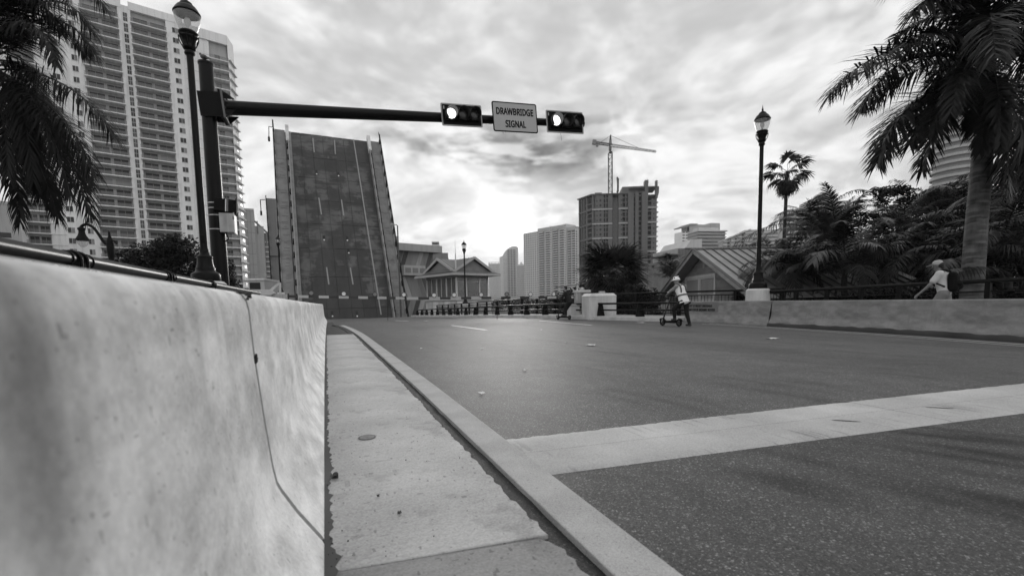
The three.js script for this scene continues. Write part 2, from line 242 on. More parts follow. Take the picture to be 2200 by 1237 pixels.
{ // concrete approach slab let into the asphalt, in two strips with a sawn joint
  const top = (x) => -3.125 + 0.0985 * (x - 1.16), bot = (x) => -2.30 + 0.112 * (x - 1.15);
  const band = new THREE.Group(); band.name = 'concrete_band'; band.userData.kind = 'structure'; scene.add(band);
  const crown = (x) => 0.03 * Math.sin(clamp((x - 1) / 12) * Math.PI);
  const strip = (x0, x1, f0, f1, m, seed) => {
    const r = rng(seed), pos = [], uv = [], idx = [], N = Math.round((x1 - x0) / 0.03), K = 6;
    for (let i = 0; i <= N; i++) { const x = lerp(x0, x1, i / N), jag = f0(0.45) < -2.9 ? (r() - 0.5) * 0.022 : 0; for (let k = 0; k <= K; k++) { const z = lerp(f0(x) + jag, f1(x), k / K); pos.push(x, crown(x) + ((k === 0 && f0 === top) || (k === K && f1 === bot) ? -0.012 : 0.009), z); uv.push(x, z); } }
    for (let i = 0; i < N; i++) for (let k = 0; k < K; k++) { const a = i * (K + 1) + k; idx.push(a, a + 1, a + K + 1, a + 1, a + K + 2, a + K + 1); }
    const g = new THREE.BufferGeometry(); g.setAttribute('position', new THREE.Float32BufferAttribute(pos, 3)); g.setAttribute('uv', new THREE.Float32BufferAttribute(uv, 2)); g.setIndex(idx); g.computeVertexNormals();
    const o = mesh(g, m); o.name = 'slab'; band.add(o);
  };
  const mid = (x) => lerp(top(x), bot(x), 0.47);
  const m2 = M.band.clone(); m2.color = G(0.54);
  for (const [a, b] of [[1.03, 4.4], [4.406, 8.3], [8.306, 13.2]]) { strip(a, b, top, (x) => mid(x) - 0.0015, M.band, 5 + a); strip(a, b, (x) => mid(x) + 0.0015, bot, m2, 9 + a); }
}
for (const [x, z, a] of [[4.81, -2.26, -0.75], [3.72, -2.33, -0.75]]) { const o = obj('tar_mark', new THREE.CircleGeometry(0.05, 14).scale(2.0, 0.22, 1).rotateX(-Math.PI / 2).rotateY(a), M.barrierDirt); o.position.set(x, 0.03 * Math.sin(clamp((x - 1) / 12) * Math.PI) + 0.012, z); tag(o, x > 4 ? 'dark lens-shaped tar mark farther along the pale slab band' : 'dark lens-shaped tar mark nearer the kerb on the pale slab band', 'tar mark'); }
{ // pavement by the left parapet: slabs with a ragged edge, black infill strip, kerb
  const r = rng(8), H = 0.1;
  const slab = (name, z0, z1, m, skewA, skewB) => {
    const edge = []; for (let z = z0 + 0.02; z > z1; z -= 0.035) { const chip = 0, chip2 = z - z1 < 0.12 && z1 > -3 ? 0.12 * (1 - Math.sqrt(1 - Math.pow(1 - (z - z1) / 0.12, 2))) : 0; edge.push([0.752 + kerbX(z) * 0.5 + (r() - 0.5) * 0.02 + 0.022 * (vn(z * 3 + 50, 3.3) - 0.5) - chip - chip2, z]); }
    const s = new THREE.Shape(); s.moveTo(-0.075, z0 + skewA); edge.forEach(([x, z]) => s.lineTo(x, z + lerp(0, skewA, clamp(1 - (z0 - z) / 0.1)) * 0)); s.lineTo(-0.075 + toeX(z1), z1 + skewB);
    const g = new THREE.ExtrudeGeometry(s, { depth: 0.16, bevelEnabled: true, bevelThickness: 0.004, bevelSize: 0.004, bevelSegments: 1, curveSegments: 2 }).rotateX(Math.PI / 2).translate(0, H - 0.004, 0);
    const o = obj(name, g, m, walk); return o;
  };
  const walk = new THREE.Group(); walk.name = 'sidewalk'; walk.userData.kind = 'structure'; scene.add(walk);
  slab('slab', 4, -1.575, M.walkDark, 0, -0.05); slab('slab', -1.588, -14.95, M.walk, -0.05, 0);
  const strip = [], kb = []; for (let z = 5; z > -23.2; z -= 0.15) { strip.push(z); }
  struct('asphalt_strip', sweep([[0.66, -0.05], [0.66, 0.075], [0.76, 0.078], [0.845, 0.07], [0.845, -0.05]], strip, (x, y, z) => V(x + kerbX(z), y + (vn(z * 12 + 30, x * 40) - 0.5) * 0.012, z)), M.strip, true);
  struct('kerb', sweep([[0.838, -0.06], [0.838, 0.094], [0.843, 0.1], [1.03, 0.102], [1.046, 0.096], [1.056, 0.08], [1.066, -0.06]], strip, (x, y, z) => { const e = ss(-21.5, -23.2, z); return V(x + kerbX(z), lerp(y, Math.min(y, 0.012), e), z); }), M.kerb, true);
  // the same pavement carries on as dark asphalt past the slabs
  struct('asphalt_path', sweep([[0, -0.05], [0, 0.07], [0.66, 0.07], [0.66, -0.05]], [-14.97, -18, -21, -24, -27, -30, -34], (x, y, z) => V(x === 0 ? toeX(z) - 0.07 : x + kerbX(Math.max(z, -21)), lerp(y, gy(z) + 0.006, ss(-20, -25, z)), z)), M.strip, true);
  struct('sidewalk_left', [bx(-3.0, -0.5, -0.4, 0.15, 6, -33)], M.walkDark);
}
{ // right-hand pavement behind the parapet and rails
  const zs = []; for (let z = 6; z > -15.9; z -= 0.5) zs.push(z); zs.push(-15.96, -15.98); for (let z = -16.3; z > -60; z -= 0.6) zs.push(z); zs.push(-60);
  struct('sidewalk_right', sweep([[0, -0.3], [0, 0.16], [0.02, 0.185], [0.3, 0.19], [2.6, 0.19], [2.6, -3]], zs, (x, y, z) => V(xRight(z) + (z > -15.97 ? Math.max(x, 0.33) : x), y + gy(z), z)), M.walk, true);
}
{ // painted lines
  const line = (pts, w, name) => { const z = pts.map((p) => p[1]); struct(name, sweep([[-w / 2, 0.0], [w / 2, 0.0]], Array.from({ length: 14 }, (_, i) => lerp(z[0], z[1], i / 13)), (x, y, q) => { const t = (q - z[0]) / (z[1] - z[0]), X = lerp(pts[0][0], pts[1][0], t) + x; return V(X, gy(q) + 0.03 * Math.sin(clamp((X - 1) / 12) * Math.PI) + 0.006, q); }), M.paint, true); };
  line([[5.16, -15.3], [5.0, -19.4]], 0.14, 'lane_dash'); line([[4.5, -27.6], [4.2, -31]], 0.14, 'lane_dash'); line([[9.6, -15.6], [9.9, -21]], 0.12, 'lane_dash'); line([[9.5, -30], [9.1, -35]], 0.14, 'lane_dash');
  const zs = []; for (let z = -2; z > -14.4; z -= 0.4) zs.push(z);
  struct('edge_line', sweep([[-0.42, 0.0], [-0.36, 0.0]], zs, (x, y, z) => V(xRight(z) + x, 0.008, z)), M.paint, true);
  struct('edge_line', sweep([[-0.80, 0.0], [-0.76, 0.0]], zs, (x, y, z) => V(xRight(z) + x, 0.012, z)), M.paint, true);
}

// ------------------------------------------------------------------ parapets
{
  const prof = [[-0.044, 0.02], [-0.044, 0.1], [-0.05, 0.115], [-0.129, 0.236], [-0.178, 0.325], [-0.192, 0.357], [-0.203, 0.424], [-0.22, 0.6], [-0.239, 0.833], [-0.246, 0.985], [-0.252, 1.018], [-0.265, 1.04], [-0.288, 1.052], [-0.33, 1.055], [-0.50, 1.05], [-0.535, 1.03], [-0.55, 0.99], [-0.56, 0.02]];
  const place = (x, y, z) => { const g = gy(z), k = (y - 0.1) / 0.95; return V(x + toeX(z) + 0.0006 * (vn(z * 3 + 90, y * 6) - 0.5), y < 0.1 ? y + g : 0.1 + g + (0.95 - g) * k + 0.002 * (vn(z * 2 + 20, x * 9) - 0.5), z); };
  const seg = (z0, z1, step) => { const zs = []; for (let z = z0; z > z1; z -= step) zs.push(z); zs.push(z1); const cap = (z) => polyCap(prof.map(([x, y]) => place(x, y, z)).reverse()); const a = sweep(prof, zs, place); return { a, c0: cap(z0), c1: cap(z1) }; };
  // weather stains: run-downs from the top edge and old scuffs
  const runs = [[60, 740, 0.05, 0.22, 0.42], [110, 860, 0.05, 0.16, 0.25], [190, 780, 0.018, 0.12, 0.3], [205, 720, 0.01, 0.1, 0.28], [20, 690, 0.1, 0.06, 0.3], [395, 660, 0.02, 0.06, 0.25], [432, 690, 0.028, 0.16, 0.34], [470, 665, 0.03, 0.1, 0.32], [492, 690, 0.03, 0.14, 0.4], [520, 720, 0.04, 0.16, 0.3], [480, 965, 0.014, 0.09, 0.35], [470, 920, 0.012, 0.08, 0.28], [505, 830, 0.03, 0.2, 0.16], [300, 900, 0.06, 0.25, 0.1], [385, 1120, 0.02, 0.1, 0.18], [260, 720, 0.08, 0.1, 0.1], [550, 900, 0.03, 0.3, 0.14], [150, 1060, 0.08, 0.14, 0.12], [640, 1130, 0.03, 0.05, 0.25], [655, 1170, 0.02, 0.04, 0.25]].map(([x, y, a, b, k]) => { const r = ray(x, y), t = -0.235 / r.x; return [r.z * t, 1 + r.y * t, a, b, k]; });
  const stain = (x, y, z) => { let c = 1; for (const [sz, sy, a, b, k] of runs) { const d = Math.abs(z - sz) / a, e = Math.abs(y - sy) / b; if (d < 2.5 && e < 2.5) c -= k * Math.exp(-d * d - e * e * e * e) * 0.75 * (0.25 + 1.5 * fbm(z * 40 + 200, y * 22 + 9, 3)); } c *= 0.86 + 0.28 * fbm(z * 2.2 + 90, y * 2.6 + 7, 4); if (y < 0.45) c *= 1.05; return clamp(c, 0.3, 1.15); };
  const near = seg(4, -1.832, 0.03), far = seg(-1.872, -33, 0.15);
  const lab = ['near length of pale concrete parapet, blurred, left of the crack', 'long pale concrete parapet running from the crack to its far square end'];
  [near, far].forEach((s, i) => { const o = thing('concrete_barrier', lab[i], 'barrier'); { const f = obj('barrier_face', s.a, M.barrier, o, true), p = f.geometry.attributes.position, cl = new Float32Array(p.count * 3); for (let q = 0; q < p.count; q++) { const c = stain(p.getX(q), p.getY(q), p.getZ(q)); cl[q * 3] = cl[q * 3 + 1] = cl[q * 3 + 2] = c; } f.geometry.setAttribute('color', new THREE.BufferAttribute(cl, 3)); } obj('end_face', s.c0, M.concPale, o); obj('end_face', s.c1, M.concPale, o); if (i === 0) obj('joint_filler', sweep(prof.map(([x, y]) => [x - 0.014, y - 0.014]), [-1.831, -1.845, -1.86, -1.873], place), M.jointFill, o); });
  // crumbled dirt where the joint meets the top edge and a lump down the face
  const r = rng(3), bits = []; for (let i = 0; i < 46; i++) { const a = r(), s = 0.002 + 0.006 * r(); bits.push(new THREE.IcosahedronGeometry(s, 0).scale(1, 0.7, 1.4).rotateY(r() * 6).translate(-0.252 + (r() - 0.7) * 0.045, 1.045 - 0.03 * a * a + 0.004 * r(), -1.85 + (r() - 0.6) * 0.1)); }
  for (let i = 0; i < 14; i++) bits.push(new THREE.IcosahedronGeometry(0.004 + 0.003 * r(), 0).translate(-0.234 + (r() - 0.5) * 0.004, 0.80 + 0.03 * r(), -1.85 + (r() - 0.5) * 0.012));
  tag(obj('dirt_clump', bits, M.barrierDirt), 'dark crumbled dirt lodged in the crack of the pale parapet', 'dirt', null, 'stuff');
}
const rProf = [[0, -0.2], [0, 0.02], [0.015, 0.06], [0.10, 0.22], [0.15, 0.34], [0.165, 0.42], [0.205, 0.835], [0.22, 0.862], [0.245, 0.87], [0.42, 0.868], [0.445, 0.845], [0.47, -0.2]];
{
  const place = (x, y, z) => V(xRight(z) + x, y, z);
  const seg = (z0, z1) => { const zs = []; for (let z = z0; z > z1; z -= 0.1) zs.push(z); zs.push(z1); return { a: sweep(rProf.slice().reverse(), zs, place), c: [polyCap(rProf.map(([x, y]) => place(x, y, z0))), polyCap(rProf.map(([x, y]) => place(x, y, z1)))] }; };
  const A = seg(5, -11.49), B = seg(-11.51, -15.95);
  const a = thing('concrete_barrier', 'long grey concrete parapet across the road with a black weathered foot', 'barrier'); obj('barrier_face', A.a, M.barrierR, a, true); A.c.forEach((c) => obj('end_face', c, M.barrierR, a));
  const zs = []; for (let z = 2; z > -11.5; z -= 0.1) zs.push(z);
  obj('weathered_foot', sweep([[-0.012, -0.02], [-0.012, 0.03], [0.0, 0.09], [0.035, 0.125]], zs, (x, y, z) => { const w = 0.85 + 0.3 * vn(z * 4 + 40, 2.2); return V(xRight(z) + (y > 0.1 ? lerp(0, x, w) : x) - 0.009, y > 0.05 ? y * w : y, z); }), M.barrierDirt, a, true);
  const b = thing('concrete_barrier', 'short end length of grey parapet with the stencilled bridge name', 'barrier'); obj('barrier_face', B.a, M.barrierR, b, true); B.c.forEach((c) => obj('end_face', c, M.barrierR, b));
  // smoother recessed name panel and raised dark letters on the sloping face
  const P = (s, y) => { const z = -15.88 + s, x = y > 0.42 ? lerp(0.165, 0.205, (y - 0.42) / 0.415) : lerp(0.15, 0.165, (y - 0.34) / 0.08); return V(xRight(z) + x - 0.004, y, z); };
  const p0 = P(0.0, 0.44), p1 = P(1.78, 0.44), p2 = P(1.78, 0.82), p3 = P(0, 0.82);
  obj('name_panel', [polyCap([p0, p1, p2, p3])], withT(0.17, T.conc, 0.9, 0.002), b);
  const font = await new FontLoader().loadAsync('fonts/droid/droid_sans_bold.typeface.json');
  const dirX = p1.clone().sub(p0).normalize(), upv = p3.clone().sub(p0).normalize(), nn = V().crossVectors(dirX, upv).normalize();
  const text = (str, s, y, h, w) => { const g = new TextGeometry(str, { font, size: h, depth: 0.006, curveSegments: 3 }); g.computeBoundingBox(); const bb = g.boundingBox; g.translate(-bb.min.x, 0, 0).scale(w / (bb.max.x - bb.min.x), 1, 1); g.applyMatrix4(new THREE.Matrix4().makeBasis(dirX, upv, nn).setPosition(p0.clone().addScaledVector(dirX, s).addScaledVector(upv, y).addScaledVector(nn, 0.003))); return g; };
  obj('lettering', text('1ST STREET BRIDGE', 0.06, 0.19, 0.1, 1.38), M.blackMatte, b);
  obj('lettering', text('68 OVER MIAMI RIVER', 0.12, 0.03, 0.1, 1.5), M.blackMatte, b);
}
// flaked white litter and leaves lying about
{
  const r = rng(90);
  const scrap = (w, l, h) => { const g = new THREE.PlaneGeometry(w, l, 4, 3).rotateX(-Math.PI / 2), p = g.attributes.position; for (let i = 0; i < p.count; i++) p.setY(i, h * r() + 0.004); g.computeVertexNormals(); return g; };
  const pm = mat(0.6, 0.8, { side: THREE.DoubleSide });
  const put = (px, py, w, l, label, group, name = 'paper_scrap', cat = 'litter') => { const p = onG(px, py), o = obj(name, scrap(w, l, 0.02), pm); o.position.set(p.x, p.y + 0.03 * Math.sin(clamp((p.x - 1) / 12) * Math.PI) + 0.004, p.z); o.rotation.y = r() * 6; tag(o, label, cat, group); };
  put(1270, 745, 0.14, 0.22, 'largest flattened white paper scrap in the middle of the road'); put(1660, 730, 0.2, 0.3, 'crumpled pale scrap on the road near the right parapet'); put(1035, 848, 0.05, 0.09, 'small white scrap on dark asphalt nearest the kerb');
  put(1376, 694, 0.35, 0.3, 'pale crumpled rag on the road left of the worker\'s scooter'); put(914, 691, 0.2, 0.25, 'white scrap far up the road in front of the raised span');
  [[905, 750, 'pale flake on the road just right of the long kerb'], [1035, 752, 'pale flake in the middle distance left of the sun glint'], [1127, 799, 'pale flake on the glinting part of the road'], [1163, 711, 'pale flake far off in front of the scooter rider'], [1216, 740, 'pale flake right beside the largest paper scrap'], [896, 723, 'farthest pale flake near the kerb']].forEach(([x, y, l]) => put(x, y, 0.03 + 0.03 * r(), 0.05 + 0.04 * r(), l, 'pale flakes scattered on the carriageway', 'paper_flake'));
  // debris on the pavement
  const lf = (px, py, s, label) => { const p = onY(px, py, 0.104), o = obj('dead_leaf', [scrap(s, s * 1.3, s * 0.6), scrap(s * 0.8, s, s * 0.9).rotateY(1)], mat(0.06, 0.8, { side: THREE.DoubleSide })); o.position.copy(p); tag(o, label, 'leaf'); };
  lf(719, 1029, 0.035, 'curled dark leaf on the pavement by the parapet foot'); lf(858, 1105, 0.016, 'small dark crumb in the middle of the near pavement slab'); lf(812, 1068, 0.012, 'tiny dark crumb left of centre on the pavement slab');
  const peb = []; for (let i = 0; i < 150; i++) { const z = -1.65 - Math.pow(r(), 1.6) * 12, e = r(); peb.push(new THREE.IcosahedronGeometry(0.0015 + 0.003 * r() * r(), 0).translate(e < 0.5 ? -0.03 + Math.abs(r() * r()) * 0.08 : 0.0 + r() * 0.7, 0.103, z)); }
  tag(obj('grit', peb, M.barrierDirt), 'dark grit scattered over the pavement slab and along the parapet foot', 'grit', null, 'stuff');
  { const pos = [], N2 = 420; let px0 = null; for (let i = 0; i <= N2; i++) { const z = 0.5 - 15.3 * Math.pow(i / N2, 1.3), w = -0.012 + 0.035 * Math.pow(fbm(z * 7 + 70, 1.1, 3), 1.5) + 0.022 * vn(z * 60 + 90, 2.2) + 0.012 * vn(z * 170 + 20, 4.4), a = V(toeX(z) - 0.05, 0.1022, z), b = V(toeX(z) - 0.03 + w, 0.1012, z); if (px0) pos.push(...[px0[0], px0[1], b, px0[0], b, a].flatMap((q) => [q.x, q.y, q.z])); px0 = [a, b]; } const g = new THREE.BufferGeometry(); g.setAttribute('position', new THREE.Float32BufferAttribute(pos, 3)); g.computeVertexNormals(); tag(obj('dirt_line', g, withT(0.1, T.soil, 0.95, 0.006)), 'dark dirt packed in the angle between parapet foot and pavement', 'dirt', null, 'stuff'); }
  // stains: cast-iron cover set flush in the slab
  const c = onY(788, 939, 0.1045); const cv = thing('utility_cover', 'small round cover set flush in the pavement slab', 'cover', c); obj('rim', new THREE.TorusGeometry(0.055, 0.003, 6, 32).rotateX(Math.PI / 2), M.concDark, cv); obj('lid', new THREE.CylinderGeometry(0.05, 0.05, 0.004, 28), M.walkDark, cv);
}
// ------------------------------------------------------------------ plane helper: where a sight line meets the local z = d plane of a thing
function onPlane(g, px, py, d = 0) { g.updateMatrixWorld(); const inv = g.matrixWorld.clone().invert(), o = CAM.clone().applyMatrix4(inv), r = ray(px, py).transformDirection(inv), t = (d - o.z) / r.z; return [o.x + r.x * t, o.y + r.y * t]; }

// ------------------------------------------------------------------ lifted bascule span
{
  const L = thing('drawbridge_span', 'raised drawbridge deck standing open beyond the striped gates', 'drawbridge', [-4.85, -0.78, -62]);
  L.rotation.order = 'YXZ'; L.rotation.y = 0.058; L.rotation.x = -0.508;
  const W = 15.1, H = 31, uL = onPlane(L, 633, 560)[0], uR = onPlane(L, 828, 560)[0];
  const col = [0, 0.115, 0.255, 0.39, 0.53, 0.665, 0.815, 1].map((t) => lerp(uL + 0.55, uR - 0.1, t)), row = [-2.4, 1.5, 6.2, 10.6, 14.6, 18.6, 22.6, 26.4, H];
  // deck map: patches of lighter scrubbed asphalt with feathered edges
  const r = rng(44), PW = 512, PH = 1024, patches = [];
  for (const [px, py, rx, ry] of [[630, 305, 1.0, 1.5], [655, 303, 1.3, 1.4], [685, 305, 1.2, 1.5], [714, 300, 0.8, 0.9], [738, 305, 0.8, 1], [632, 340, 0.5, 1.2], [666, 388, 0.9, 0.9], [694, 382, 1.2, 1.2], [754, 390, 0.9, 1.9], [780, 385, 0.8, 2], [689, 412, 0.7, 1], [667, 410, 0.5, 0.6], [649, 460, 1.0, 2.0], [708, 472, 1.0, 1.5], [765, 462, 0.9, 1.7], [745, 468, 0.7, 1.3], [790, 470, 0.9, 1.8], [640, 390, 0.4, 2.0], [679, 505, 1.2, 1.6], [796, 512, 1.1, 2.4], [646, 515, 0.4, 2.0], [770, 520, 1.0, 0.9], [657, 562, 0.9, 1.3], [725, 565, 0.5, 0.7], [758, 565, 0.5, 1.2], [656, 605, 0.5, 2.0], [800, 610, 0.9, 2.0], [812, 570, 0.7, 2.4], [716, 338, 0.6, 0.3], [775, 425, 0.6, 1.0]]) { const [u, v] = onPlane(L, px, py); patches.push([u, v, rx, ry]); }
  const dt = tex(PW, PH, [W, H + 3], (a, b) => {
    const u = a * W, v = b * (H + 3) - 3; const n1 = fbm(a * 14, b * 28, 5, 16, 32), n2 = fbm(a * 40 + 3, b * 50, 3, 64, 64), n3 = fbm(a * 12 + 5, b * 110, 4, 64, 128);
    let c = 0.27 + 0.1 * (n1 - 0.5) + 0.06 * (n2 - 0.5); const pr = 0.5 + 0.5 * Math.sin(u * 1.9 + 0.5); c -= 0.05 * pr;
    let best = 0; for (const [x, y, rx, ry] of patches) { const d = Math.max(Math.abs(u + 1.6 * (n2 - 0.5) - x) / rx, Math.abs(v + 1.2 * (n1 - 0.5) - y) / ry); best = Math.max(best, 0.95 - 0.75 * d + 1.5 * (n1 - 0.5) + 1.5 * (n3 - 0.5)); }
    c += 0.36 * ss(-0.15, 0.85, best) * (0.8 + 0.4 * n2); if (v > 28.2 && u > uL + 0.5) c += 0.1 * n1;
    return c;
  });
  dt.map.wrapS = dt.map.wrapT = THREE.ClampToEdgeWrapping; dt.map.offset.set(0, 3 / (H + 3));
  const deckM = mat(0.145, 0.9, { map: dt.map });
  for (let i = 0; i < col.length - 1; i++) for (let j = 0; j < row.length - 1; j++) obj('deck_panel', bx(col[i] + 0.02, col[i + 1] - 0.02, row[j] + 0.02, row[j + 1] - 0.02, -0.12, (i + j * 3) % 5 * 0.004), deckM, L);
  obj('deck_body', [bx(0.02, W - 0.02, -2.5, H - 0.03, -0.75, -0.13)], M.steelDark, L);
  for (const gx of [uL + 0.3, uR - 0.3]) obj('girder', bx(gx - 0.3, gx + 0.3, -2.6, H - 1, -3.0, -0.76), M.steelDark, L);
  const walkM = withT(0.25, T.conc, 0.9, 0.003);
  // footways in short precast planks with rub-marks
  for (let j = 0; j < 12; j++) { const v0 = lerp(-2.4, H, j / 12), v1 = lerp(-2.4, H, (j + 1) / 12) - 0.03; obj('footway_plank', bx(0.28, uL - 0.28, v0, v1, -0.12, 0.16 + (j % 3) * 0.004), walkM, L); obj('footway_plank', bx(uR + 0.3, W - 0.3, v0, v1, -0.12, 0.16 + (j % 3) * 0.004), walkM, L); }
  const scuff = []; for (let k = 0; k < 70; k++) { const side = r() < 0.55, v = r() * 27, u = (side ? lerp(0.7, uL - 0.6, r() * 0.3 + 0.35) : lerp(uR + 0.8, W - 0.8, r() * 0.3 + 0.3)), w = 0.3 + 0.6 * r(); scuff.push(bx(u - w / 2, u + w / 2, v, v + 0.06 + 0.05 * r(), 0.17, 0.176)); }
  obj('chalk_mark', scuff, mat(0.12, 0.9), L).userData.kind = 'stuff';
  for (const [u0, w] of [[uL + 0.02, 0.5]]) obj('gutter_plate', bx(u0, u0 + w, -2.4, H, -0.12, 0.03), M.steelGrey, L);
  // kerb beams, posts and rails both sides of the carriageway
  for (const [u, s] of [[uL, 1], [uR, -1]]) {
    obj('kerb_beam', bx(u - 0.16, u + 0.16, -2.4, H - 2.6, -0.1, 0.35), M.stuccoDark, L);
    obj('end_post', rb(u - 0.2, u + 0.24, H - 2.55, H + 0.5, 0, 0.75, 0.03), M.concPale, L);
    for (let k = 0; k < 15; k++) { const v = -1.5 + k * 2.05; obj('rail_post', bx(u - 0.13, u + 0.13, v, v + 0.55, 0.36, 0.9), M.blackMatte, L); }
    obj('rail', [bx(u + s * 0.1 - 0.05, u + s * 0.1 + 0.05, -2.4, H - 2.56, 0.5, 0.62)], M.steelGrey, L); obj('rail', [bx(u + s * 0.1 - 0.06, u + s * 0.1 + 0.06, -2.4, H - 2.56, 0.905, 1.02)], M.steelGrey, L);
  }
  for (const u of [0.12, W - 0.12]) {
    obj('edge_rail', [bx(u - 0.05, u + 0.05, -2.4, H + 0.7, 1.0, 1.1)], M.black, L); obj('edge_rail', [bx(u - 0.04, u + 0.04, -2.4, H, 0.5, 0.57)], M.black, L);
    obj('edge_beam', bx(u - 0.14, u + 0.14, -2.4, H, -0.12, 0.2), M.steelGrey, L);
    for (let k = 0; k < 16; k++) { const v = -1.8 + k * 2.15; obj('edge_post', bx(u - 0.07, u + 0.07, v, v + 0.7, 0.21, 0.99), M.blackMatte, L); }
  }
  const lines = (x0, y0, x1, y1, w) => { const a = onPlane(L, x0, y0), b = onPlane(L, x1, y1); return prism([[a[0] - w / 2, a[1]], [a[0] + w / 2, a[1]], [b[0] + w / 2, b[1]], [b[0] - w / 2, b[1]]], 0.021, 0.026); };
  const pm = mat(0.24, 0.8);
  for (const q of [[671.5, 297, 674.5, 327], [718, 301, 720, 331], [684.5, 425, 690, 461], [733, 429, 738, 463], [701, 574, 706, 611], [752, 575, 758, 611]]) obj('lane_dash', lines(...q, 0.16), pm, L);
  obj('edge_stripe', lines(759, 299, 818.4, 676, 0.16), pm, L);
  for (const [px, py] of [[679, 369], [726, 373], [695, 510], [745, 511], [713, 673], [766, 673], [748, 538]]) { const [u, v] = onPlane(L, px, py); obj('scupper', bx(u - 0.14, u + 0.14, v - 0.28, v + 0.28, 0.02, 0.05), M.hole, L); obj('reflector', bx(u - 0.06, u + 0.1, v - 0.5, v - 0.34, 0.02, 0.06), M.white, L); }
  // small bracket lamps at the tips
  obj('tip_lamp', [rod(V(0, H, 0.4), V(-0.5, H + 0.05, 0.4), 0.05), rod(V(-0.45, H, 0.4), V(-0.5, H - 2.0, 0.4), 0.05), rod(V(-0.5, H - 2.0, 0.4), V(-0.5, H - 2.7, 0.4), 0.14)], M.black, L);
  obj('tip_mast', rod(V(0.05, H, 0.4), V(0.02, H + 1.6, 0.4), 0.07, 0.03), M.black, L); obj('tip_mast', rod(V(W - 0.1, H - 1, 0.8), V(W - 0.2, H + 1.3, 0.9), 0.12, 0.04), M.black, L);
}
{ // the opposite span, mostly behind the first
  const a = at(580, 640, 112), L = thing('drawbridge_span', 'narrow strip of the farther raised span showing left of the near one', 'drawbridge', [a.x, -1.5, a.z]);
  L.rotation.order = 'YXZ'; L.rotation.y = 0.058; L.rotation.x = 0.09; const H = onPlane(L, 581, 426)[1];
  obj('deck_body', bx(0.5, 13.5, -2, H, -1.2, -0.1), M.steelDark, L); obj('deck_panel', bx(2.6, 11.8, -1.9, H - 0.1, -0.09, 0), M.steelGrey, L);
  obj('footway_plank', bx(0.6, 2.5, -1.9, H - 0.05, -0.09, 0.15), M.stuccoDark, L); obj('edge_rail', bx(0.4, 0.58, -2, H + 0.5, 0.9, 1.1), M.black, L);
  for (let k = 0; k < 12; k++) obj('edge_post', bx(0.4, 0.6, k * H / 12, k * H / 12 + 0.7, 0, 0.89), M.black, L);
  obj('tip_lamp', [rod(V(0.3, H - 0.4, 0.3), V(-0.7, H - 0.5, 0.3), 0.08), rod(V(-0.7, H - 0.5, 0.3), V(-0.7, H - 3.6, 0.3), 0.1), rod(V(-0.7, H - 3.0, 0.3), V(-0.7, H - 4.0, 0.3), 0.22)], M.black, L);
  obj('tip_lamp', [rod(V(0.3, H - 13.3, 1), V(2.4, H - 13.3, 1), 0.12)], M.black, L);
}

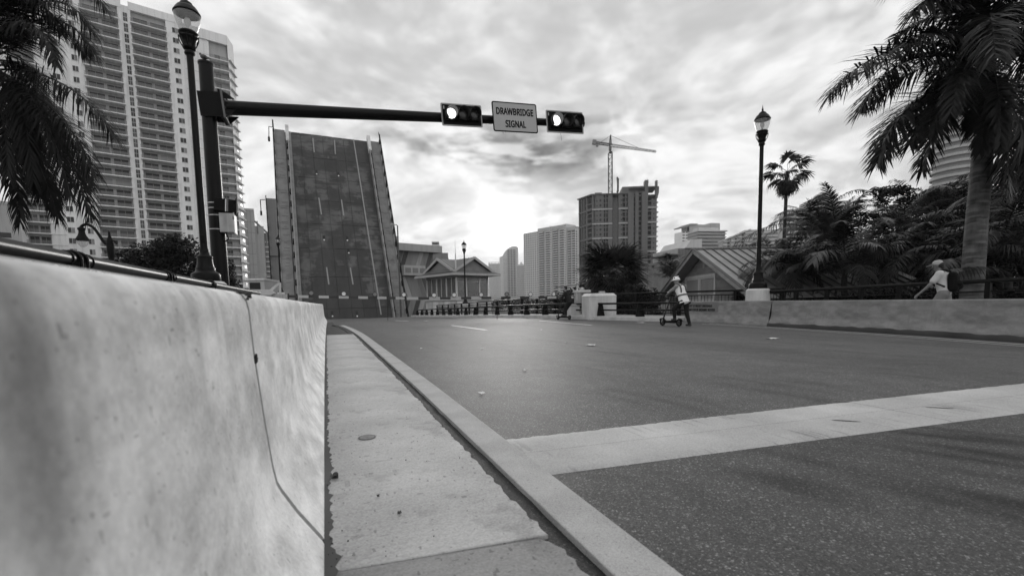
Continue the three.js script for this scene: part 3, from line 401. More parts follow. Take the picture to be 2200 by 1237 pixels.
// ------------------------------------------------------------------ acorn street lamps on concrete pedestals
const globeM = new THREE.MeshPhysicalMaterial({ color: G(0.86), roughness: 0.28, transmission: 0.85, thickness: 0, ior: 1.3 });
function acornLamp(name, label, p, k = 1, ped = true, plinth = 1.2, group) {
  const t = thing(name, label, 'street lamp', p, 0, group), S = (a) => a.map(([r, y]) => [r * k, y * k]);
  obj('base', lathe(S([[0.3, 0], [0.31, 0.03], [0.31, 0.16], [0.285, 0.2], [0.22, 0.235], [0.2, 0.29], [0.215, 0.31], [0.19, 0.335], [0.17, 0.42], [0.16, 0.55], [0.17, 0.575], [0.165, 0.6], [0.11, 0.64], [0.1, 0.7], [0.0, 0.7]])), M.blackGloss, t);
  obj('post', lathe(S([[0.1, 0.69], [0.1, 0.76], [0.082, 0.8], [0.075, 2.5], [0.07, 5.0], [0.072, 5.22], [0.1, 5.25], [0.112, 5.28], [0.1, 5.32], [0.085, 5.36]])), M.blackGloss, t);
  obj('collar', lathe(S([[0.085, 5.35], [0.12, 5.37], [0.135, 5.4], [0.14, 5.44], [0.125, 5.47], [0.155, 5.58], [0.185, 5.62], [0.19, 5.655], [0.165, 5.66], [0.2, 5.7], [0.205, 5.735], [0.18, 5.76], [0, 5.77]])), M.blackGloss, t);
  for (let i = 0; i < 8; i++) { const a = i * Math.PI / 4; obj('rib', tube([V(0.13 * Math.cos(a), 5.42, 0.13 * Math.sin(a)).multiplyScalar(k), V(0.19 * Math.cos(a), 5.55, 0.19 * Math.sin(a)).multiplyScalar(k), V(0.2 * Math.cos(a), 5.67, 0.2 * Math.sin(a)).multiplyScalar(k)], 0.012 * k, 6, 5), M.black, t); }
  obj('globe', lathe(S([[0.17, 5.765], [0.2, 5.83], [0.235, 5.93], [0.258, 6.03], [0.266, 6.11], [0.262, 6.15]])), globeM, t);
  obj('bulb', lathe(S([[0, 5.77], [0.035, 5.78], [0.035, 5.86], [0.07, 5.92], [0.075, 6.0], [0.05, 6.06], [0, 6.08]]), 14), M.white, t);
  const c = obj('cap', lathe(S([[0.255, 6.14], [0.278, 6.15], [0.28, 6.175], [0.262, 6.2], [0.23, 6.26], [0.19, 6.315], [0.15, 6.335], [0.152, 6.35], [0.128, 6.365], [0.12, 6.4], [0.07, 6.43], [0.055, 6.45], [0.03, 6.47], [0.022, 6.49], [0, 6.49]])), M.blackGloss, t);
  obj('finial', lathe(S([[0.02, 6.485], [0.035, 6.505], [0.036, 6.53], [0.02, 6.55], [0.012, 6.57], [0.022, 6.59], [0.01, 6.615], [0.004, 6.67], [0, 6.69]]), 12), M.black, c);
  obj('handhole', rb(-0.05 * k, 0.05 * k, 0.9 * k, 1.1 * k, 0.06 * k, 0.088 * k, 0.008), M.black, t);
  if (ped) {
    const oct = (r0, r1, y0, y1) => new THREE.CylinderGeometry(r1, r0, y1 - y0, 8, 1).rotateY(Math.PI / 8).translate(0, (y0 + y1) / 2, 0);
    const pd = obj('pedestal', [oct(0.47, 0.43, -plinth, -0.055), oct(0.43, 0.37, -0.055, -0.001)].map((g) => g.scale(k, 1, k)), M.concPale, t);
  }
  return t;
}
acornLamp('street_lamp', 'tall black acorn lamp nearest the camera, left of the thick signal mast', V(-2.55, 1.6, -12.9), 0.966, true, 1.5);
acornLamp('street_lamp', 'black acorn lamp on a pale pedestal right of the gabled house', at(1629, 620, 17.5), 0.995, true, 1.2);
acornLamp('street_lamp', 'small black acorn lamp standing in front of the bridge tender house', at(1000, 653, 49), 1, true, 1.4);
acornLamp('street_lamp', 'distant black acorn lamp in front of the left edge of the raised span', at(603, 628, 52.5), 0.96, true, 1.4);

// ------------------------------------------------------------------ signal mast with its arm
{
  const z = -17.4, base = onZ(474, 606, z), top = onZ(445, 136, z), R = 0.225;
  const t = thing('signal_mast', 'thick black steel mast with a long arm reaching over the road', 'signal mast', [base.x, 0.15, z]);
  const l = (p) => p.clone().sub(t.position), h = top.y - 0.15;
  const lean = 0.0; obj('mast', [new THREE.CylinderGeometry(R * 0.86, R * 1.06, h, 32, 1, true).translate(0, h / 2, 0)], M.blackGloss, t);
  obj('base_plate', [new THREE.CylinderGeometry(0.42, 0.42, 0.06, 24).translate(0, 0.03, 0)], M.black, t); obj('mast_cap', lathe([[0.0, h + 0.05], [0.12, h + 0.045], [0.21, h + 0.015], [0.21, h - 0.05], [R * 0.86, h - 0.05]]), M.blackGloss, t);
  const A = l(onZ(480, 231, z)), B = l(onZ(1252, 266, z)), dir = B.clone().sub(A).normalize(), up = V(0, 1, 0);
  obj('arm', rod(A.clone().addScaledVector(dir, -0.05), B, 0.215, 0.125, 28), M.blackGloss, t); obj('arm_cap', rod(B, B.clone().addScaledVector(dir, 0.03), 0.135, 0.13, 20), M.black, t);
  // bolted bracket: two flange plates, side plates and gussets
  const m4 = new THREE.Matrix4().makeBasis(dir, V().crossVectors(V(0, 0, 1), dir), V(0, 0, 1)).setPosition(A), ap = (g) => g.applyMatrix4(m4);
  obj('flange', ap(bx(-0.06, 0.0, -0.42, 0.42, -0.36, 0.36)), M.black, t); obj('flange', ap(bx(0.005, 0.06, -0.42, 0.42, -0.36, 0.36)), M.galv.clone(), t).material.color = G(0.12);
  for (const s of [-1, 1]) { obj('side_plate', ap(bx(-0.62, -0.062, -0.36, 0.36, s * 0.26 - 0.02, s * 0.26 + 0.02)), M.black, t); obj('gusset', ap(prism([[0.06, 0.4], [0.36, 0.16], [0.06, 0.16]], s * 0.3 - 0.012, s * 0.3 + 0.012)), M.black, t); obj('gusset', ap(prism([[0.06, -0.4], [0.06, -0.16], [0.36, -0.16]], s * 0.3 - 0.012, s * 0.3 + 0.012)), M.black, t); }
  for (const y of [-0.34, -0.12, 0.12, 0.34]) for (const zz of [-0.31, 0.31]) obj('bolt', ap(new THREE.CylinderGeometry(0.028, 0.028, 0.16, 6).rotateZ(Math.PI / 2).translate(0.02, y, zz)), M.iron, t);
  for (const y of [437, 448, 463, 493]) { const q = l(onZ(452, y, z)); obj('strap', new THREE.CylinderGeometry(R * 1.03, R * 1.03, 0.03, 28, 1, true).translate(0, q.y, 0), M.galv, t); }
  // pigeon on the cap
  const pg = thing('pigeon', 'pigeon perched on top of the thick signal mast', 'pigeon', [base.x - 0.02, 0.15 + h + 0.05, z + 0.05], 2.6);
  const body = new THREE.SphereGeometry(0.075, 20, 14); { const p = body.attributes.position; for (let i = 0; i < p.count; i++) { let x = p.getX(i), y = p.getY(i), q = p.getZ(i); const k = x / 0.075; x *= 1.65; y *= 1 - 0.25 * Math.max(0, -k); q *= 0.95 - 0.3 * Math.max(0, -k); p.setXYZ(i, x, y + 0.1 + 0.03 * k, q); } body.computeVertexNormals(); }
  obj('body', [body, rod(V(0.07, 0.11, 0), V(0.115, 0.19, 0), 0.042, 0.026, 12), new THREE.SphereGeometry(0.034, 14, 10).scale(1.1, 1, 0.95).translate(0.122, 0.2, 0)], M.steelDark, pg);
  obj('beak', new THREE.ConeGeometry(0.009, 0.032, 8).rotateZ(-1.75).translate(0.168, 0.197, 0), M.concDark, pg); obj('tail', prism([[-0.08, 0.08], [-0.22, 0.045], [-0.22, 0.035], [-0.08, 0.06]], -0.03, 0.03), M.stuccoDark, pg);
  for (const s of [-1, 1]) { obj('wing', new THREE.SphereGeometry(0.06, 14, 10).scale(1.7, 0.62, 0.22).rotateZ(0.22).translate(-0.03, 0.108, s * 0.062), M.steelDark, pg); obj('leg', rod(V(0.01, 0, s * 0.025), V(0.0, 0.06, s * 0.025), 0.006, 0.008, 6), M.concDark, pg); }
  // strapped-on control box and warning lamp housing
  const c = onZ(488, 480, z + 0.1), cb = thing('control_box', 'grey metal control box with a white face strapped to the signal mast', 'control box', [c.x, c.y, c.z]);
  obj('casing', rb(-0.19, 0.20, -0.3, 0.3, -0.2, 0.2, 0.015), M.galv, cb); obj('cover', rb(0.201, 0.23, -0.33, 0.33, -0.22, 0.22, 0.008), M.white, cb); obj('hinge', [rod(V(0.2, 0.2, 0.225), V(0.2, 0.1, 0.225), 0.012), rod(V(0.2, -0.2, 0.225), V(0.2, -0.1, 0.225), 0.012)].slice(0, 1), M.iron, cb); obj('cable', tube([V(-0.05, -0.3, 0.05), V(0.0, -0.5, 0.05), V(-0.12, -0.56, 0.05), V(-0.24, -0.45, 0.05)], 0.018, 18, 8), M.black, cb);
  const e = onZ(484, 443, z + 0.15), wl = thing('speaker_horn', 'black boxy horn with a pale stripe strapped above the control box', 'horn', [e.x, e.y, e.z], 0.1); wl.rotation.z = -0.07;
  obj('housing', rb(-0.3, 0.27, -0.2, 0.2, -0.2, 0.2, 0.02), M.black, wl); obj('flare', rb(0.272, 0.3, -0.24, 0.24, -0.25, 0.25, 0.012), M.blackMatte, wl); obj('stripe', bx(0.0, 0.03, -0.19, 0.19, 0.201, 0.206), M.white, wl); obj('stripe', bx(0.06, 0.075, -0.19, 0.19, 0.201, 0.206), M.grey, wl);
  // signal heads
  const lensM = new THREE.MeshStandardMaterial({ color: G(0.9), emissive: G(1), emissiveIntensity: 1.5, roughness: 0.5 });
  const signal = (x0, x1, yc, label) => {
    const a = onZ(x0, yc, z + 0.45), b = onZ(x1, yc + (x1 - x0) * 0.062, z + 0.45), w = Math.hypot(b.x - a.x, b.y - a.y), s = thing('traffic_signal', label, 'traffic signal', a.clone().add(b).multiplyScalar(0.5));
    s.rotation.order = 'ZXY'; s.rotation.z = Math.atan2(b.y - a.y, b.x - a.x); const hw = w / 2, hh = w * 0.255;
    obj('backplate', rb(-hw + 0.03, hw - 0.03, -hh + 0.03, hh - 0.03, -0.09, -0.055, 0.015), M.blackMatte, s);
    const frame = new THREE.Shape(); const rr = (sh, W, H, q) => { sh.moveTo(-W + q, -H); sh.lineTo(W - q, -H); sh.quadraticCurveTo(W, -H, W, -H + q); sh.lineTo(W, H - q); sh.quadraticCurveTo(W, H, W - q, H); sh.lineTo(-W + q, H); sh.quadraticCurveTo(-W, H, -W, H - q); sh.lineTo(-W, -H + q); sh.quadraticCurveTo(-W, -H, -W + q, -H); };
    rr(frame, hw, hh, 0.05); const hole = new THREE.Path(); rr(hole, hw - 0.045, hh - 0.045, 0.035); frame.holes.push(hole);
    obj('border', new THREE.ExtrudeGeometry(frame, { depth: 0.02, bevelEnabled: false, curveSegments: 6 }).translate(0, 0, -0.055), mat(0.28, 0.5), s);
    for (let i = 0; i < 3; i++) {
      const cx = (-1 + i) * w * 0.285, R2 = w * 0.118;
      const hd = obj('housing', rb(cx - w * 0.135, cx + w * 0.135, -w * 0.135, w * 0.135, -0.055, 0.09, 0.03), M.black, s);
      obj('lens', lathe([[0, 0.035], [R2 * 0.5, 0.03], [R2 * 0.9, 0.012], [R2, 0]], 28).rotateX(Math.PI / 2).translate(cx, 0, 0.092), i === 0 ? lensM : mat(0.025, 0.25), s);
      const V0 = []; const N = 30, pos = [], idx = []; for (let k = 0; k <= N; k++) { const an = -Math.PI * 0.5 + 0.62 + (2 * Math.PI - 1.24) * k / N, dep = 0.26 * (0.55 + 0.45 * Math.sin(clamp((k / N)) * Math.PI)), ca = Math.cos(an), sa = Math.sin(an); for (const [q, d] of [[R2 * 1.08, 0.09], [R2 * 1.1, 0.09 + dep], [R2 * 1.16, 0.09 + dep], [R2 * 1.15, 0.09]]) pos.push(cx + ca * q, sa * q, d); }
      for (let k = 0; k < N; k++) for (let e2 = 0; e2 < 4; e2++) { const p = k * 4 + e2, p2 = k * 4 + (e2 + 1) % 4; idx.push(p, p2, p + 4, p2, p2 + 4, p + 4); }
      const vg = new THREE.BufferGeometry(); vg.setAttribute('position', new THREE.Float32BufferAttribute(pos, 3)); vg.setIndex(idx); vg.computeVertexNormals();
      obj('visor', vg, i === 0 ? mat(0.06, 0.7, { side: THREE.DoubleSide }) : mat(0.02, 0.7, { side: THREE.DoubleSide }), s);  // visor of the glowing lens paler, lens light put into its colour
      if (i === 0) { const li = new THREE.PointLight(0xffffff, 0.12, 6); li.position.set(cx, -0.02, 0.4); li.castShadow = true; li.shadow.radius = 4; s.add(li); }
    }
    obj('bracket', [bx(-0.08, 0.08, -0.18, 0.18, -0.3, -0.092)], M.iron, s); obj('sticker', bx(-hw + 0.09, -hw + 0.14, hh - 0.2, hh - 0.09, -0.054, -0.05), M.grey, s);
    return s;
  };
  signal(948.5, 1036, 244, 'left three-lamp drawbridge signal on the arm, nearer the mast'); const s2 = signal(1175, 1254, 259, 'right three-lamp drawbridge signal at the tip of the arm');
  obj('loose_wire', tube([V(-0.25, -0.3, -0.05), V(-0.22, -0.5, -0.05), V(-0.2, -0.72, -0.05)], 0.006, 8, 5), M.black, s2);
  { const a = onZ(1058, 249, z + 0.42), b = onZ(1154, 255.5, z + 0.42), w = Math.hypot(b.x - a.x, b.y - a.y), s = thing('drawbridge_sign', 'grey rectangular sign reading DRAWBRIDGE SIGNAL between the two signals', 'sign', a.clone().add(b).multiplyScalar(0.5)); s.rotation.z = Math.atan2(b.y - a.y, b.x - a.x);
    const hw = w / 2, hh = w * 0.295, rr = (W, H, q) => { const sh = new THREE.Shape(); sh.moveTo(-W + q, -H); sh.lineTo(W - q, -H); sh.quadraticCurveTo(W, -H, W, -H + q); sh.lineTo(W, H - q); sh.quadraticCurveTo(W, H, W - q, H); sh.lineTo(-W + q, H); sh.quadraticCurveTo(-W, H, -W, H - q); sh.lineTo(-W, -H + q); sh.quadraticCurveTo(-W, -H, -W + q, -H); return sh; };
    obj('border', new THREE.ExtrudeGeometry(rr(hw, hh, 0.09), { depth: 0.012, bevelEnabled: false }).translate(0, 0, -0.01), M.blackMatte, s); obj('face', new THREE.ExtrudeGeometry(rr(hw - 0.045, hh - 0.045, 0.06), { depth: 0.004, bevelEnabled: false }).translate(0, 0, 0.003), mat(0.36, 0.5), s);
    const font = await new FontLoader().loadAsync('fonts/droid/droid_sans_regular.typeface.json');
    const text = (str, y, hgt, wid) => { const g = new TextGeometry(str, { font, size: hgt, depth: 0.004, curveSegments: 5, bevelEnabled: true, bevelThickness: 0.001, bevelSize: hgt * 0.055, bevelSegments: 1 }); g.computeBoundingBox(); const q = g.boundingBox, k = wid / (q.max.x - q.min.x); return g.translate(-(q.min.x + q.max.x) / 2, 0, 0).scale(k, 1, 1).translate(0, y, 0.008); };
    obj('lettering', text('DRAWBRIDGE', hh * 0.16, hh * 0.42, w * 0.83), M.blackMatte, s); obj('lettering', text('SIGNAL', -hh * 0.66, hh * 0.42, w * 0.46), M.blackMatte, s); obj('bracket', [bx(-0.06, 0.06, -0.25, 0.25, -0.3, -0.012)], M.iron, s);
    obj('hook', new THREE.TorusGeometry(0.05, 0.008, 6, 16, 4).translate(-0.5, -hh - 0.03, 0), M.iron, s);
  }
}

// ------------------------------------------------------------------ pipe rail on the left footway
{
  const t = thing('handrail', 'shiny black pipe handrail behind the left parapet', 'handrail', [-1.9, 0.15, -8]);
  obj('top_rail', rod(V(0, 1.265, 11), V(0, 1.245, -8.6), 0.058, 0.058, 24), M.blackGloss, t); obj('mid_rail', rod(V(0, 0.7, 11), V(0, 0.7, -8.6), 0.035, 0.035, 14), M.blackGloss, t);
  for (const z of [-1.9, 0.62, 3.05, 5.5, 8]) { obj('post', rb(-0.05, 0.05, 0, 1.2, z - 0.13, z + 0.02, 0.01), M.black, t); for (const d of [-0.05, 0.06]) obj('clamp', [new THREE.TorusGeometry(0.068, 0.012, 8, 28, Math.PI).translate(0, 1.255, z + d), rod(V(0.068, 1.255, z + d), V(0.068, 0.6, z + d), 0.012), rod(V(-0.068, 1.255, z + d), V(-0.068, 0.6, z + d), 0.012)], M.blackGloss, t); for (const d of [-0.19, 0.16]) obj('sleeve', new THREE.TorusGeometry(0.06, 0.008, 8, 24).translate(0, 1.256, z + d), M.blackGloss, t); }
}
// gooseneck lamp down on the riverside walk
{
  const D = 19, b = at(241, 585, D), t = thing('gooseneck_lamp', 'black bell-shaped lamp on a curved arm in front of the white tower', 'street lamp', [b.x, -3.15, b.z], -0.35), H = b.y + 3.15;
  const y = (py) => (585 - py) * 0.019 + H, x = (px) => (px - 241) * 0.0196;
  obj('post', lathe([[0.14, 0], [0.14, 0.6], [0.09, 0.7], [0.08, y(560)], [0.11, y(552)], [0.13, y(540)], [0.13, y(525)], [0.09, y(515)], [0.05, y(508)], [0.035, y(500)], [0, y(497)]], 18), M.black, t);
  obj('arm', tube([V(x(241), y(530), 0), V(x(230), y(522), 0), V(x(220), y(505), 0), V(x(210), y(490), 0), V(x(198), y(483), 0), V(x(188), y(486), 0), V(x(184), y(492), 0)], 0.055, 28, 10), M.black, t);
  const hood = obj('hood', lathe([[0.03, 0.56], [0.13, 0.5], [0.13, 0.44], [0.1, 0.4], [0.11, 0.3], [0.14, 0.2], [0.22, 0.06], [0.23, 0.0], [0.2, 0.0], [0.1, 0.2], [0.0, 0.3]], 24), M.black, t); hood.position.set(x(186), y(517), 0);
  const gl = obj('globe', lathe([[0, -0.27], [0.08, -0.25], [0.15, -0.17], [0.19, -0.07], [0.2, 0.0]], 22), globeM, t); gl.position.copy(hood.position);
  obj('scroll', new THREE.TorusGeometry(0.16, 0.03, 8, 20, 4.5).translate(x(246), y(526), 0), M.black, t);
}
// ------------------------------------------------------------------ road gates
{
  const striped = (t, a, b, n, first) => { const d = b.clone().sub(a); for (let i = 0; i < n; i++) obj('stripe', bar(a.clone().addScaledVector(d, i / n), a.clone().addScaledVector(d, (i + 1) / n - 0.0006), 0.05, 0.135), (i + first) % 2 ? mat(0.03, 0.5) : mat(0.42, 0.5), t); };
  const z1 = -26.5, gl = onZ(582, 629, z1), t = thing('road_gate', 'left gate arm with dark and pale stripes and a boxy grey housing', 'barrier gate', [gl.x, gy(z1), z1]);
  const l = (x, y) => onZ(x, y, z1).sub(t.position);
  const a = l(617, 636.5), b = l(869, 640.5); striped(t, a, b, 12, 1);
  obj('arm_root', bar(l(583, 636), l(617, 636.5), 0.14, 0.2), M.galv, t); obj('flange', bar(l(617.5, 636.5), l(621, 636.6), 0.2, 0.3), M.iron, t);
  const hb = l(556, 629); obj('counterweight', prism([[hb.x - 1.1, hb.y - 0.12], [hb.x + 0.55, hb.y - 0.12], [hb.x + 0.75, hb.y - 0.02], [hb.x + 0.5, hb.y + 0.16], [hb.x - 1.1, hb.y + 0.16]], -0.35, 0.35), M.stuccoMid, t);
  obj('housing', [rb(hb.x - 0.9, hb.x - 0.1, -0.1, hb.y - 0.13, -0.3, 0.3, 0.02)], M.galv, t); obj('strut', bar(l(577, 627), l(600, 608), 0.09, 0.12), M.stuccoMid, t); obj('strut_post', bar(l(601, 607), l(601, 636), 0.1, 0.1), M.stuccoMid, t);
  obj('prop', rod(l(833, 640), l(833, 689.5), 0.012, 0.012, 6), M.blackMatte, t);
  const lamp = (tt, p, whiteFace) => { obj('warning_lamp', disc(0.115, 0.07, 22).translate(p.x, p.y, p.z + 0.02), whiteFace ? M.white : mat(0.2, 0.3), tt); obj('lamp_ring', new THREE.TorusGeometry(0.115, 0.018, 8, 22).translate(p.x, p.y, p.z + 0.05), M.iron, tt); };  // white faces are plain reflectors, none of them glows
  for (const [x, y, k] of [[668, 629.5, 0], [738, 631, 1], [805, 632, 0], [867, 633, 1]]) lamp(t, l(x, y), k);
  const z2 = -24.5, g2 = onZ(1247, 640, z2), u = thing('road_gate', 'right gate arm with dark and pale stripes reaching from the far kerb', 'barrier gate', [g2.x, gy(z2), z2]), m = (x, y) => onZ(x, y, z2).sub(u.position);
  striped(u, m(1232, 638.5), m(874, 641), 17, 0);
  for (const [x, y, k] of [[932, 634, 1], [975, 633.5, 1], [1033, 633, 1], [1088, 632, 0], [1139, 632, 1], [1189, 631.5, 1]]) lamp(u, m(x, y), k);
  obj('prop', rod(m(1068, 641), m(1068, 690), 0.014, 0.014, 6), M.blackMatte, u);
  const q = (x, y) => m(x, y); obj('post', bar(q(1240.5, 612), q(1240.5, 645), 0.08, 0.08), M.concPale, u); obj('beam', bar(q(1194, 617), q(1244, 611.5), 0.06, 0.07), M.wood, u); obj('strut', bar(q(1226, 616), q(1239, 630), 0.05, 0.05), M.concPale, u); obj('strut', bar(q(1241, 615), q(1259, 634), 0.05, 0.05), M.concPale, u);
  obj('housing', [rb(m(1236, 0).x, m(1258, 0).x, m(0, 679).y, m(0, 642.5).y, -0.35, 0.35, 0.02)], M.galv, u); obj('housing_cap', rb(m(1234.5, 0).x, m(1259, 0).x, m(0, 642.4).y, m(0, 634).y, -0.42, 0.42, 0.02), M.concPale, u); obj('gong', new THREE.SphereGeometry(0.15, 20, 14).scale(1, 0.95, 0.8).translate(m(1250, 622).x, m(1250, 622).y, 0.05), M.galv, u);
}
// concrete piers on the far kerb
{
  const D = 24.2, z = at(1288, 655, D), t = thing('concrete_pier', 'pale concrete pier with a chamfered cap behind the far kerb rail', 'pier', [z.x, gy(z.z) + 0.15, z.z], -0.1), y1 = z.y - t.position.y + (655 - 630) * D / 1000;
  obj('shaft', rb(-0.78, 0.72, -0.2, y1 - 0.16, -0.5, 0.5, 0.03), M.concPale, t);
  const cap = new THREE.CylinderGeometry(0.86, 1.06, 0.15, 4, 1).rotateY(Math.PI / 4).scale(1.03, 1, 0.68).translate(-0.03, y1 - 0.08, 0); obj('cap', cap, M.concPale, t); obj('fitting', rb(0.0, 0.3, y1, y1 + 0.1, -0.1, 0.1, 0.02), M.galv, t);
  const w = at(1232, 668, 25.2), s = thing('concrete_pier', 'low pale pier stub left of the tall pier beside the scooter rider', 'pier', [w.x, gy(w.z) + 0.1, w.z], -0.1); obj('shaft', rb(-0.26, 0.26, -0.2, 0.62, -0.26, 0.26, 0.03), M.concPale, s); obj('cap', rb(-0.3, 0.3, 0.62, 0.7, -0.3, 0.3, 0.02), M.concPale, s);
}
// ------------------------------------------------------------------ rails along the far kerb
function railRun(t, pts, heights, radii, m) { heights.forEach((h, i) => { for (let k = 0; k < pts.length - 1; k++) obj('rail', rod(pts[k].clone().add(V(0, h, 0)), pts[k + 1].clone().add(V(0, h, 0)), radii[i], radii[i], 10), m, t); }); }
{
  const path = (off, z0, z1, step) => { const r = []; for (let z = z0; z > z1; z -= step) r.push(V(xRight(z) + off, gy(z) + 0.19, z)); return r; };
  const t = thing('traffic_rail', 'low black two-bar traffic rail on tapered posts along the far kerb', 'railing', [0, 0, 0]);
  const P = path(0.3, -15.6, -58, 2.35); railRun(t, P, [0.62, 0.3], [0.05, 0.04], M.blackGloss);
  for (const p of P) { const d = 0; obj('post', [new THREE.CylinderGeometry(0.14, 0.27, 0.6, 4, 1).rotateY(Math.PI / 4).scale(1, 1, 0.55).rotateY(-0.3).translate(p.x + 0.06, p.y + 0.3, p.z)], M.black, t); }
  const f = thing('picket_fence', 'black pedestrian fence with thin pickets behind the far pavement', 'fence', [0, 0, 0]);
  const Q = path(2.35, -12.9, -58, 2.4); railRun(f, Q, [1.12], [0.045], M.blackGloss); railRun(f, Q, [0.94, 0.12], [0.022, 0.022], M.black);
  for (const p of Q) obj('post', rb(p.x - 0.06, p.x + 0.06, p.y, p.y + 1.14, p.z - 0.09, p.z + 0.09, 0.012), M.black, f);
  const pick = []; let cnt = 0; for (let k = 0; k < Q.length - 1; k++) for (let i = 1; i < 17; i++) { const p = Q[k].clone().lerp(Q[k + 1], i / 17), g = rod(p.clone().add(V(0, 0.12, 0)), p.clone().add(V(0, 0.94, 0)), 0.011, 0.011, 5); if (cnt++ < 190) obj('picket', g, M.black, f); else pick.push(g); }
  obj('picket', pick, M.black, f).userData.kind = 'stuff';
  const h = thing('handrail', 'long black pipe rail behind the right parapet passing the walker', 'handrail', [0, 0, 0]);
  const A = at(1650, 627, 17.3), B = at(2200, 600, 12.3), E2 = B.clone().sub(A).multiplyScalar(1.35).add(A), N = 9, R = []; for (let i = 0; i <= N; i++) R.push(A.clone().lerp(E2, i / N));
  obj('rail', rod(A, E2, 0.055, 0.055, 14), M.blackGloss, h); for (const d of [0.28, 0.5, 0.75]) obj('rail', rod(A.clone().add(V(0, -d, 0)), E2.clone().add(V(0, -d, 0)), 0.022, 0.022, 8), M.black, h);
  for (let i = 0; i <= N; i++) { obj('post', rb(R[i].x - 0.06, R[i].x + 0.06, 0.18, R[i].y - 0.02, R[i].z - 0.06, R[i].z + 0.06, 0.01), M.black, h); for (const d of [-0.12, 0.12]) obj('sleeve', new THREE.TorusGeometry(0.057, 0.009, 6, 16).translate(0, 0, 0).applyQuaternion(new THREE.Quaternion().setFromUnitVectors(V(0, 0, 1), E2.clone().sub(A).normalize())).translate(R[i].x, R[i].y, R[i].z + d), M.black, h); }
}
// ------------------------------------------------------------------ buildings: a thing whose local x runs along the facade, z towards us
const RH = V(0.9277, 0, 0.3731), FH = V(0.3731, 0, -0.9277);
function bld(name, label, cat, px, py, D, phi, y0 = -3.2, group) { const p = at(px, py, D), a = phi * Math.PI / 180, d = RH.clone().multiplyScalar(Math.sin(a)).addScaledVector(FH, Math.cos(a)); return thing(name, label, cat, [p.x, y0, p.z], Math.atan2(-d.z, d.x), group); }
function part(name, geo, m, parent, x = 0, y = 0, z = 0) { const o = mesh(geo, m); o.name = name; o.position.set(x, y, z); parent.add(o); return o; }
const box1 = (x0, x1, y0, y1, z0, z1) => merged(bx(x0, x1, y0, y1, z0, z1));
const stuffPart = (name, list, m, parent) => { if (!list.length) return; const o = obj(name, list, m, parent); o.userData.kind = 'stuff'; return o; };

